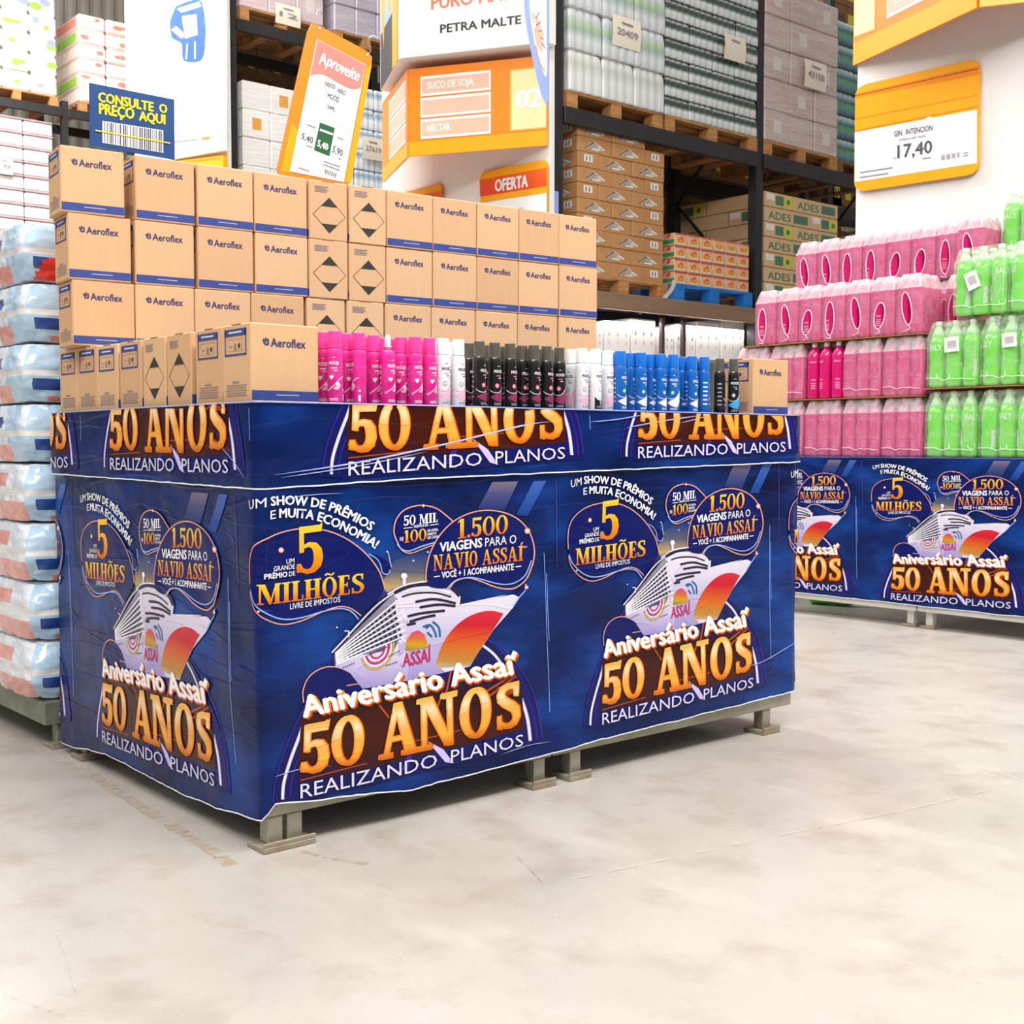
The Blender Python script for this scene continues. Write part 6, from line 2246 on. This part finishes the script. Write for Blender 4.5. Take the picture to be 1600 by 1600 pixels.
# --- poster on the left panel: blue pack, pale line drawing, small marks
f = aisle_fn(XP - .06)
b = MB()
plate(b, [(207, -60), (355, -60), (355, 236), (207, 262)], f, .055, M_PANEL)
A = Art()
A.poly(spline([(281, 12), (300, 4), (320, 2), (327, 30), (328, 62), (322, 95), (294, 96), (290, 70), (275, 60), (272, 35)]), S_MBLUE, 0)
A.poly([(283, 15), (318, 4), (322, 12), (290, 22)], S_LBLUE, 1)
A.poly([(274, 48), (290, 62), (300, 58), (282, 42)], mat('sign_pink', '#e58fc0', .4, vary=(6, '#dd83b5', .6)), 1)
A.poly([(291, 27), (314, 24), (316, 56), (297, 62)], S_PAPER, 2)
A.line([(300, 70), (298, 94)], 3, S_LBLUE, 2, False)
A.line([(312, 66), (312, 94)], 3, S_LBLUE, 2, False)
A.line([(263, 58), (270, 66), (268, 58)], 1.2, M_INKG, 1)
A.line([(245, 95), (266, 95), (292, 96)], 1, S_LBLUE, 1)
A.line([(267, 95), (263, 118), (270, 136)], 1.4, S_LBLUE, 1)
A.line([(264, 116), (250, 122), (238, 132)], .8, S_LBLUE, 1)
A.line([(270, 186), (280, 192), (283, 201)], 2.6, MATS['sign_pink'], 1)
A.disc((300, 186), 3, 7, mat('sign_mint', '#a8d8c8', .4, vary=(6, '#9dd0bf', .6)), 1, 10)
A.line([(318, 190), (326, 186), (328, 194)], 1.6, MATS['sign_mint'], 1)
A.line([(276, 223), (318, 219)], 2.6, M_INKG, 1, False)
A.line([(322, 218), (335, 216)], 4, S_ORG, 1, False)
lay(b, A, f, .055)
tag(b.build('wall_poster'), 'white poster with a blue product pack picture on the left end panel', 'poster')
f = aisle_fn(XP - .10)
b = MB()
plate(b, [(208, 262), (356, 244), (356, 330), (208, 350)], f, .06, S_YEL)
A = Art()
A.poly([(212, 262), (352, 246), (352, 250), (212, 266)], S_ORG, 0)
lay(b, A, f, .06)
tag(b.build('orange_board'), 'orange board under the white poster, behind the carton wall', 'board')

# --- blue scan-here sign on a stand behind the carton wall
YG = 1.62
def front_fn(Y):
    def f_(p, o):
        q = px(p[0], p[1], 1, Y)
        return (q.x, Y - o, q.z)
    return f_
f = front_fn(YG)
t = thing('scan_sign', 'dark blue sign with yellow lettering and barcode above the carton wall', 'sign', (0, 0, 0))
b = MB()
plate(b, [(139, 130), (271, 156), (272, 250), (140, 228)], f, .006, S_BLUE)
A = Art()
q = lambda x, y: (x / 4, y / 4)
A.quad(text2d('CONSULTE', .045), (q(607, 636), q(955, 700), q(955, 645), q(607, 578)), S_BYEL, 1)
A.quad(text2d('O', .045), (q(988, 703), q(1040, 713), q(1040, 660), q(988, 650)), S_BYEL, 1)
A.quad(text2d('PREÇO', .045), (q(612, 712), q(835, 748), q(835, 682), q(612, 648)), S_BYEL, 1)
A.quad(text2d('AQUI', .045), (q(862, 754), q(1028, 780), q(1028, 722), q(862, 698)), S_BYEL, 1)
A.poly([q(634, 758), q(1014, 818), q(1014, 958), q(634, 895)], S_PAPER, 1)
rr = random.Random(9)
x = 646
while x < 1004:
    w_ = rr.choice((3, 5, 8))
    A.poly([q(x, 762 + (x - 634) * .158), q(x + w_, 762 + (x + w_ - 634) * .158), q(x + w_, 892 + (x + w_ - 634) * .165), q(x, 892 + (x - 634) * .165)], S_INK, 2)
    x += w_ + rr.choice((5, 8, 12))
A.line([q(588, 818), q(1056, 898)], 1.9, S_BYEL, 3, False)
lay(b, A, f, .006)
b.build('sign_board', t)
pz = px(205, 236, 1, YG)
b = MB()
b.box(pz.x - .015, pz.x + .015, YG + .002, YG + .032, 0.015, pz.z + .02, M_STEELD, .003)
b.build('stand_post', t)
b = MB()
b.box(pz.x - .18, pz.x + .18, YG - .12, YG + .16, 0, .016, M_STEELD, .004)
b.build('stand_base', t)

# --- tilted price board hanging from one hook
YH = 1.50
f = front_fn(YH)
t = thing('hanging_price_board', 'tilted orange price board hanging from one hook above the carton wall', 'price board', (0, 0, 0))
b = MB()
bd = [(482, 38), (585, 88), (545, 288), (430, 268)]
q0 = [(479, 52), (486, 37), (496, 40), (572, 80), (580, 90), (579, 102), (545, 284), (542, 291), (434, 272), (432, 264)]
plate(b, q0, f, .006, S_ORG)
A = Art()
c = lambda x, y: (360 + x / 5.927, y / 5.927)
A.poly([c(455, 1590), c(558, 1140), c(640, 1240), c(560, 1600)], S_YEL, 0)
A.poly([c(1248, 640), c(1300, 600), c(1110, 1690), c(1050, 1690)], S_YEL, 0)
A.poly([c(790, 365), c(1242, 605), c(1040, 1690), c(540, 1590)], S_PAPER, 1)
A.poly([c(795, 372), c(1238, 608)] + [c(*p) for p in spline([(1195, 815), (1140, 830), (1060, 810), (950, 750), (860, 700), (790, 690), (728, 706)])], S_ROSE, 2)
A.arc('Aproveite', [c(800, 598), c(870, 612), c(1020, 690), c(1165, 760)], 17, S_PAPER, .035, 3)
A.quad(text2d('DESOD', .013), (c(860, 795), c(958, 830), c(963, 795), c(868, 760)), S_INK, 2)
A.quad(text2d('AERO', .013), (c(978, 855), c(1050, 890), c(1056, 850), c(985, 815)), S_INK, 2)
A.quad(text2d('MOOD', .013), (c(885, 910), c(992, 955), c(998, 905), c(892, 862)), S_INK, 2)
A.quad(text2d('150ML', .013), (c(875, 1000), c(958, 1040), c(962, 1005), c(882, 965)), S_INK, 2)
A.quad(text2d('5,40', .013), (c(642, 1285), c(750, 1335), c(758, 1280), c(655, 1235)), S_INK, 2)
A.poly([c(818, 1138), c(955, 1190), c(905, 1450), c(762, 1392)], S_GRN, 2)
A.line([c(815, 1205), c(935, 1250)], 3.4, S_PAPER, 3, False)
A.quad(text2d('5,40', .04), (c(785, 1355), c(888, 1400), c(896, 1340), c(798, 1298)), S_PAPER, 3)
A.quad(text2d('5,90', .013), (c(930, 1410), c(1025, 1452), c(1032, 1395), c(942, 1352)), S_INK, 2)
for a_, b_ in (((695, 1155), (775, 1188)), ((980, 1275), (1035, 1300)), ((695, 1350), (745, 1370)), ((985, 1470), (1015, 1482)), ((850, 1495), (1005, 1550)), ((845, 1525), (1000, 1580)), ((620, 1555), (720, 1590))):
    A.line([c(*a_), c(*b_)], 1.5, M_INKG, 2, False)
for k in range(7):
    A.line([c(870 + 16 * k, 1572 + 6 * k), c(864 + 16 * k, 1610 + 6 * k)], 1.3, S_INK, 2, False)
A.disc(c(812, 268), 1.6, 2.0, S_PAPER, 2, 8)
A.disc(c(1255, 512), 1.6, 2.0, S_PAPER, 2, 8)
lay(b, A, f, .006)
b.build('board', t)
b = MB()
hp = [c(1262, 520), c(1280, 480), c(1270, 450), c(1235, 425), c(1225, 395), c(1245, 362), c(1272, 370), c(1280, 400)]
b.tube([Vector(f(p, .004 + .002 * k)) for k, p in enumerate(spline(hp, 4))], .0022, mat('hook_wire', '#c9c9c9', .25, .9, vary=(40, '#b5b5b5', .4)), 6)
b.build('hook', t)
b = MB()
hh = Vector(f(c(1255, 365), .01))
b.tube([hh, hh + Vector((0, 0, 3.0))], .0007, mat('nylon_line', '#cfcac4', .3, vary=(40, '#c4bfb8', .4)), 5)
b.build('hanging_line', t)
b = MB()
hp = [c(800, 130), c(790, 150), c(795, 115), c(815, 95), c(840, 110), c(845, 140)]
b.tube([Vector(f(p, .004)) for p in spline(hp, 4)], .0018, MATS['hook_wire'], 6)
o = b.build('spare_hook', t)
# ------------------------------------------------------------------ racking farther away, left of the centre panel
def Lx(x, y): return px(x, y, 1, YL)
ZLu = Lx(367, 28).z
ZLl = ZLu - 2.15
xl = [5.66, 8.35, 11.0]
rack_frame('pallet_rack', 'black pallet rack seen between the two white panels', xl, YL, 1.05, [ZLl, ZLu], 9.0)
rack_frame('pallet_rack', 'rear black rack in the dark between the two white panels', [x + .05 for x in xl], YL + 1.4, 1.0, [ZLl, ZLu - .25], 9.0)
M_WRP2 = mat('wrapped_rose_card', '#d8c3c4', .35, bump=(16, .5), stretch=(.25, .25, 2.0), vary=(4, '#c9b2b8', .8), coat=.3)
M_WRP3 = mat('wrapped_mauve_card', '#c6bcc4', .35, bump=(16, .5), stretch=(.25, .25, 2.0), vary=(4, '#aaa0b4', .8), coat=.3)
M_WRP4 = mat('wrapped_white_card', '#efece9', .35, bump=(16, .4), stretch=(.25, .25, 2.0), vary=(4, '#e0dcd9', .7), coat=.3)
M_OMK = mat('mark_orange', '#e2a04e', .5, vary=(10, '#d8933f', .5))
L_BLUEW = ramp_mat('bottle_pack_blue_white', [(0, '#c9d6e4'), (.2, '#e4ecf2'), (.45, '#f1f3f5'), (.6, '#b9cbdc'), (.75, '#8fa9c2'), (.9, '#dfe7ee'), (1, '#f3f5f7')])
a0, a1 = Lx(374, 30).x, Lx(505, 60).x
_, z_ = pallet(a0, a1, YL - .02, ZLu, 'wooden pallet under rose wrapped cartons on the far upper beam', M_WOOD, h=.15)
wrapped_cartons('wrapped_load', 'rose wrapped cartons with white note on far upper beam', a0, a1, YL - .02, z_, .4, 3, 3, M_WRP2)
b0, b1 = Lx(522, 60).x, Lx(620, 80).x
_, z_ = pallet(b0, b1, YL - .02, ZLu, 'wooden pallet under mauve wrapped cartons on the far upper beam', M_WOOD, h=.15)
wrapped_cartons('wrapped_load', 'mauve wrapped cartons on far upper beam left of the beer poster', b0, b1, YL - .02, z_, .33, 3, 3, M_WRP3, False)
note(430, 8, 469, 40, YL - .03, '12', 'white paper note on the rose wrapped cartons')
_, z_ = pallet(a0, a1, YL, ZLl, 'wooden pallet under white cartons on the far lower beam', M_WOOD, h=.15)
H4 = (Lx(400, 128).z - z_) / 4
wrapped_cartons('carton_load', 'white wrapped cartons with orange marks behind the tilted price board', a0 + .03, a1, YL, z_, H4, 3, 4, M_WRP4, True, 1.0, M_OMK)
_, z_ = pallet(b0, b1, YL, ZLl, 'wooden pallet under blue-white bottle packs on the far lower beam', M_WOOD, h=.15)
H5 = (Lx(585, 138).z - z_) / 6
S5 = scallop_pack('pack_d', 4, 3, (b1 - b0) / 24, H5 * .98, L_BLUEW)
load_of_packs('bottle_load', 'blue and white bottle packs between price board and centre panel', b0, b1, YL, z_, H5, 6, 3, lambda l: S5, 1.0, 3)
note(566, 215, 598, 250, YL - .022, '27619', 'cream paper note on the blue and white bottle packs')
# cartons deep in the dark rack behind
YR2 = YL + 1.5
rear_stack(Lx(374, 30).x + .3, Lx(505, 60).x + .3, 3, 3, .35, ZLl, 'behind the white cartons', YR2)
rear_stack(Lx(522, 30).x + .3, Lx(620, 60).x + .4, 3, 3, .35, ZLl, 'behind the blue-white packs', YR2)
rear_stack(Lx(374, 30).x + .3, Lx(505, 60).x + .3, 3, 3, .35, ZLu - .25, 'behind the rose cartons', YR2)
rear_stack(Lx(522, 30).x + .3, Lx(620, 60).x + .4, 3, 3, .35, ZLu - .25, 'behind the mauve cartons', YR2)

# --- wall rack at the far left
def Wx(x, y): return px(x, y, 1, YW)
ZW = Wx(50, 160).z
xw = [Wx(102, 200).x - 3.0, Wx(102, 200).x, Wx(102, 200).x + 2.8]
rack_frame('pallet_rack', 'black pallet rack against the corrugated wall at the far left', xw, YW, 1.05, [ZW - 2.35, ZW], Wx(102, 158).z)
L_GREENW = mat('wrapped_green_white', '#eef0e6', .4, bump=(14, .35), vary=(7, '#d6dcc8', .7), coat=.2)
M_GRM = mat('far_mark_green', '#9ccb52', .5, vary=(9, '#86ba3c', .6))
M_BLM = mat('far_mark_blue', '#9aa3d0', .5, vary=(9, '#8b95c6', .6))
M_RDM = mat('far_mark_red', '#e58f80', .5, vary=(9, '#dc8070', .6))
M_PKW = mat('wrapped_pink_white', '#f3e3dd', .4, bump=(14, .35), vary=(6, '#ecd0c9', .8), coat=.2)
M_GRY = mat('far_tray_grey', '#e5dcda', .5, vary=(5, '#d3c6c4', .8))
M_PLUM = mat('far_tray_lip', '#b39a9d', .6, vary=(8, '#a58b8f', .6))
def marked_load(name, label, x0, x1, y0, z0, h, n, nl, m_, marks, depth=1.0, seed=1, side=None):
    t = thing(name, label, 'pallet load', (x0, y0, z0))
    rr = random.Random(seed)
    w_ = (x1 - x0) / n
    for l in range(nl):
        for i in range(n):
            b = MB()
            j = rr.uniform(0, .03)
            b.box(w_ * i + .004, w_ * (i + 1) - .004, j, depth, h * l + .002, h * (l + 1) - .003, m_, .03)
            A = Art()
            for q in range(2):
                if rr.random() < .75:
                    cx, cz = w_ * (i + rr.uniform(.2, .8)), h * (l + rr.uniform(.3, .75))
                    A.disc((cx, cz), w_ * rr.uniform(.10, .26), h * rr.uniform(.10, .20), rr.choice(marks), q, 9)
            sign_art(b, A, lambda p, o: (p[0], j - .001 - o, p[1]), .001)
            if side and i == 0 and side[l % len(side)]:
                b.box(-.004, .02, .1, depth - .08, h * l + h * .2, h * l + h * .8, side[l % len(side)], .006)
            b.build('wrapped_carton', t)
    return t
c0, c1 = Wx(-40, 140).x, Wx(90, 160).x
_, z_ = pallet(c0, c1, YW - .02, ZW, 'wooden pallet under green-marked cartons at the far left', M_WOOD, h=.15)
marked_load('wrapped_load', 'tall white load with green and blue marks at top left', c0, c1, YW - .02, z_, .30, 3, 6, L_GREENW, [M_GRM, M_GRM, M_BLM], 1.0, 4)
d0, d1 = Wx(124, 160).x, Wx(124, 160).x + 1.35
_, z_ = pallet(d0, d1, YW - .02, ZW, 'wooden pallet under pink-marked cartons left of the white panel', M_WOOD, h=.15)
H6 = (Wx(126, 20).z - z_) / 6
marked_load('wrapped_load', 'pinkish load with green bands on its side left of the white panel', d0, d1, YW - .02, z_, H6, 3, 6, M_PKW, [M_RDM, M_PKW, M_RDM], 1.0, 8, [None, M_GRM, None, None, M_GRM, M_RDM])
e0, e1 = Wx(-60, 260).x, Wx(84, 260).x
_, z_ = pallet(e0, e1, YW - .02, ZW - 2.35, 'wooden pallet under stacked pale trays at the far left', M_WOOD, h=.15)
H7 = (Wx(80, 192).z - z_) / 9
t = thing('tray_stack', 'stack of pale trays with darker lips under the far left beam', 'pallet load', (e0, YW, z_))
for l in range(9):
    for i in range(3):
        w_ = (e1 - e0) / 3
        b = MB()
        b.box(w_ * i + .006, w_ * (i + 1) - .006, 0, .95, H7 * l + .001, H7 * (l + .86), M_GRY, .02)
        b.box(w_ * i, w_ * (i + 1), -.012, .96, H7 * (l + .86), H7 * (l + 1) - .001, M_PLUM, .01)
        b.build('tray', t)
note(-8, 245, 20, 272, YW - .07, '18', 'cream paper note on the stack of pale trays')
f0, f1 = Wx(135, 260).x, Wx(135, 260).x + 1.3
_, z_ = pallet(f0, f1, YW - .02, ZW - 2.35, 'wooden pallet behind the blue scan sign in the far rack', M_WOODD, h=.15)
wrapped_cartons('wrapped_load', 'pale wrapped cartons in the far rack behind the blue scan sign', f0, f1, YW - .02, z_, .3, 3, 4, M_WRP4, False)

# ------------------------------------------------------------------ stack of bales on the table behind, at the left edge
BX0, BY0 = -.045, 1.30
make_table('display_table', BX0 + .015, BX0 + 1.0, BY0 + .005, BY0 + 1.25, .150, .075, 'low steel table under the stacked blue and white bales', (.06, .06, .03, .06), .072, m=M_STEELD)
K_FILM = mat('bale_film', '#d5dde8', .22, bump=(16, .55), stretch=(1, 1, 1.6), vary=(7, '#eef0f4', .9), coat=.5)
K_BLUE = mat('bale_blue', '#a9cbe6', .22, bump=(16, .5), vary=(7, '#c3dcef', .8), coat=.5)
K_RED = mat('bale_red', '#dd8a7f', .25, bump=(16, .5), vary=(9, '#eab5ad', .8), coat=.5)
K_REDS = mat('bale_bright_red', '#dc3a26', .25, vary=(9, '#cf2f1e', .6), coat=.5)
K_NAVY = mat('bale_navy', '#24458f', .3, vary=(9, '#2d509c', .6), coat=.4)
K_SEAM = mat('bale_seam', '#e9e7e6', .3, vary=(9, '#dcdad9', .6), coat=.4)
K_TXT = mat('bale_print', '#5b6fae', .35, vary=(9, '#6a7db8', .6))
def bale(seed, lx=.36, ly=.42, h=.182, style=0):
    """soft shrink-wrapped bale; corner at the near left"""
    rr = random.Random(seed)
    nx, ny, nz = 12, 14, 10
    b = MB()
    def P(u, v, w_):
        # superellipsoid-like box
        x, y, z = (2 * u - 1), (2 * v - 1), (2 * w_ - 1)
        k = 1 - .10 * (abs(x) ** 4 * abs(z) ** 2 + abs(y) ** 4 * abs(z) ** 2) - .05 * (abs(x) ** 6 * abs(y) ** 6)
        pin = 1 - .018 * math.exp(-((z) / .12) ** 2)
        n_ = .006 * noise.noise((x * 3 + seed, y * 3, z * 4)) + .0035 * noise.noise((x * 8, y * 8 + seed, z * 9))
        X = x * lx / 2 * k * pin + n_
        Y = y * ly / 2 * k * pin + n_
        Z = h / 2 + z * h / 2 * (1 - .10 * (abs(x) ** 6 + abs(y) ** 6) * .5)
        return (X, Y, Z)
    def face(fn, na, nb, kind):
        vs = [fn(i / na, j / nb) for i in range(na + 1) for j in range(nb + 1)]
        groups = {}
        for i in range(na):
            for j in range(nb):
                a, c = (i + .5) / na, (j + .5) / nb
                groups.setdefault(paint(kind, a, c), []).append((i * (nb + 1) + j, (i + 1) * (nb + 1) + j, (i + 1) * (nb + 1) + j + 1, i * (nb + 1) + j + 1))
        for mt, fs in groups.items():
            b.add(vs, fs, mt, True)
    def paint(kind, a, c):
        if kind == 'top': return K_FILM
        if .44 < c < .53: return K_SEAM
        if kind == 'left':      # aisle side; a runs front to back
            if style == 0:
                if c < .34 and .05 < a < .75: return K_RED
                if .60 < c < .86 and .40 < a < .80: return K_RED
                if a < .04: return K_BLUE
                return K_FILM
            if c > .55 and .12 < a < .40: return K_BLUE
            if .62 < c < .8 and .45 < a < .7: return K_NAVY
            if c < .3 and .3 < a < .6: return K_RED
            if c < .44 and a < .35: return K_BLUE
            return K_FILM
        if style == 2 and c < .42 and a > .05 + .4 * c: return K_REDS
        if .22 < c < .40 and .10 < a < .42: return K_NAVY
        if c < .10 and .2 < a < .45: return K_RED
        return K_BLUE
    face(lambda u, v: P(0, 1 - u, v), ny * 2, nz * 2, 'left') if False else None
    face(lambda u, v: P(0, u, v), ny * 2, nz * 2, 'left')
    face(lambda u, v: P(u, 0, v), nx * 2, nz * 2, 'front')
    face(lambda u, v: P(1, u, v), 6, 6, 'top')
    face(lambda u, v: P(u, 1, v), 6, 6, 'top')
    face(lambda u, v: P(u, v, 1), nx, ny, 'top')
    face(lambda u, v: P(u, v, 0), 4, 4, 'top')
    A = Art()
    sx = -lx / 2 - .004
    if style:
        A.quad(text2d('BAM', .02), ((-.02, h * .62), (.10, h * .62), (.10, h * .8), (-.02, h * .8)), K_TXT, 1)
    me = b.mesh('bale')
    bm = bmesh.new()
    bm.from_mesh(me)
    bmesh.ops.remove_doubles(bm, verts=bm.verts, dist=1e-5)
    bmesh.ops.recalc_face_normals(bm, faces=bm.faces)
    bm.to_mesh(me)
    bm.free()
    return me
BALES = [bale(1, style=0), bale(2, style=0), bale(3, style=0), bale(4, style=1), bale(5, style=1), bale(6, style=2)]
lows = ['lowest', 'second', 'third', 'fourth', 'fifth', 'sixth', 'seventh', 'eighth']
rr = random.Random(12)
for l in range(8):
    for k in range(2):
        me = BALES[(l + k) % 3] if l < 4 else BALES[3 + (l + k) % 2]
        if l == 7 and k == 0: me = BALES[5]
        o = link('bale', me, None, (BX0 + .18 - .028 + rr.uniform(-.006, .006), BY0 + .215 + .425 * k - .012 + rr.uniform(-.005, .005), .151 + .1826 * l), rr.uniform(-.03, .03))
        tag(o, 'shrink-wrapped blue and white bale, %s layer from below, %s file' % (lows[l], ('near', 'far')[k]), 'bale', 'stacked bales')
for k in range(3):
    o = link('bale', BALES[(k + 1) % 3], None, (BX0 + .18 + .375, BY0 + .203, .151 + .1826 * k), 0)
    tag(o, 'shrink-wrapped bale hidden behind the table wrap', 'bale', 'hidden bales')
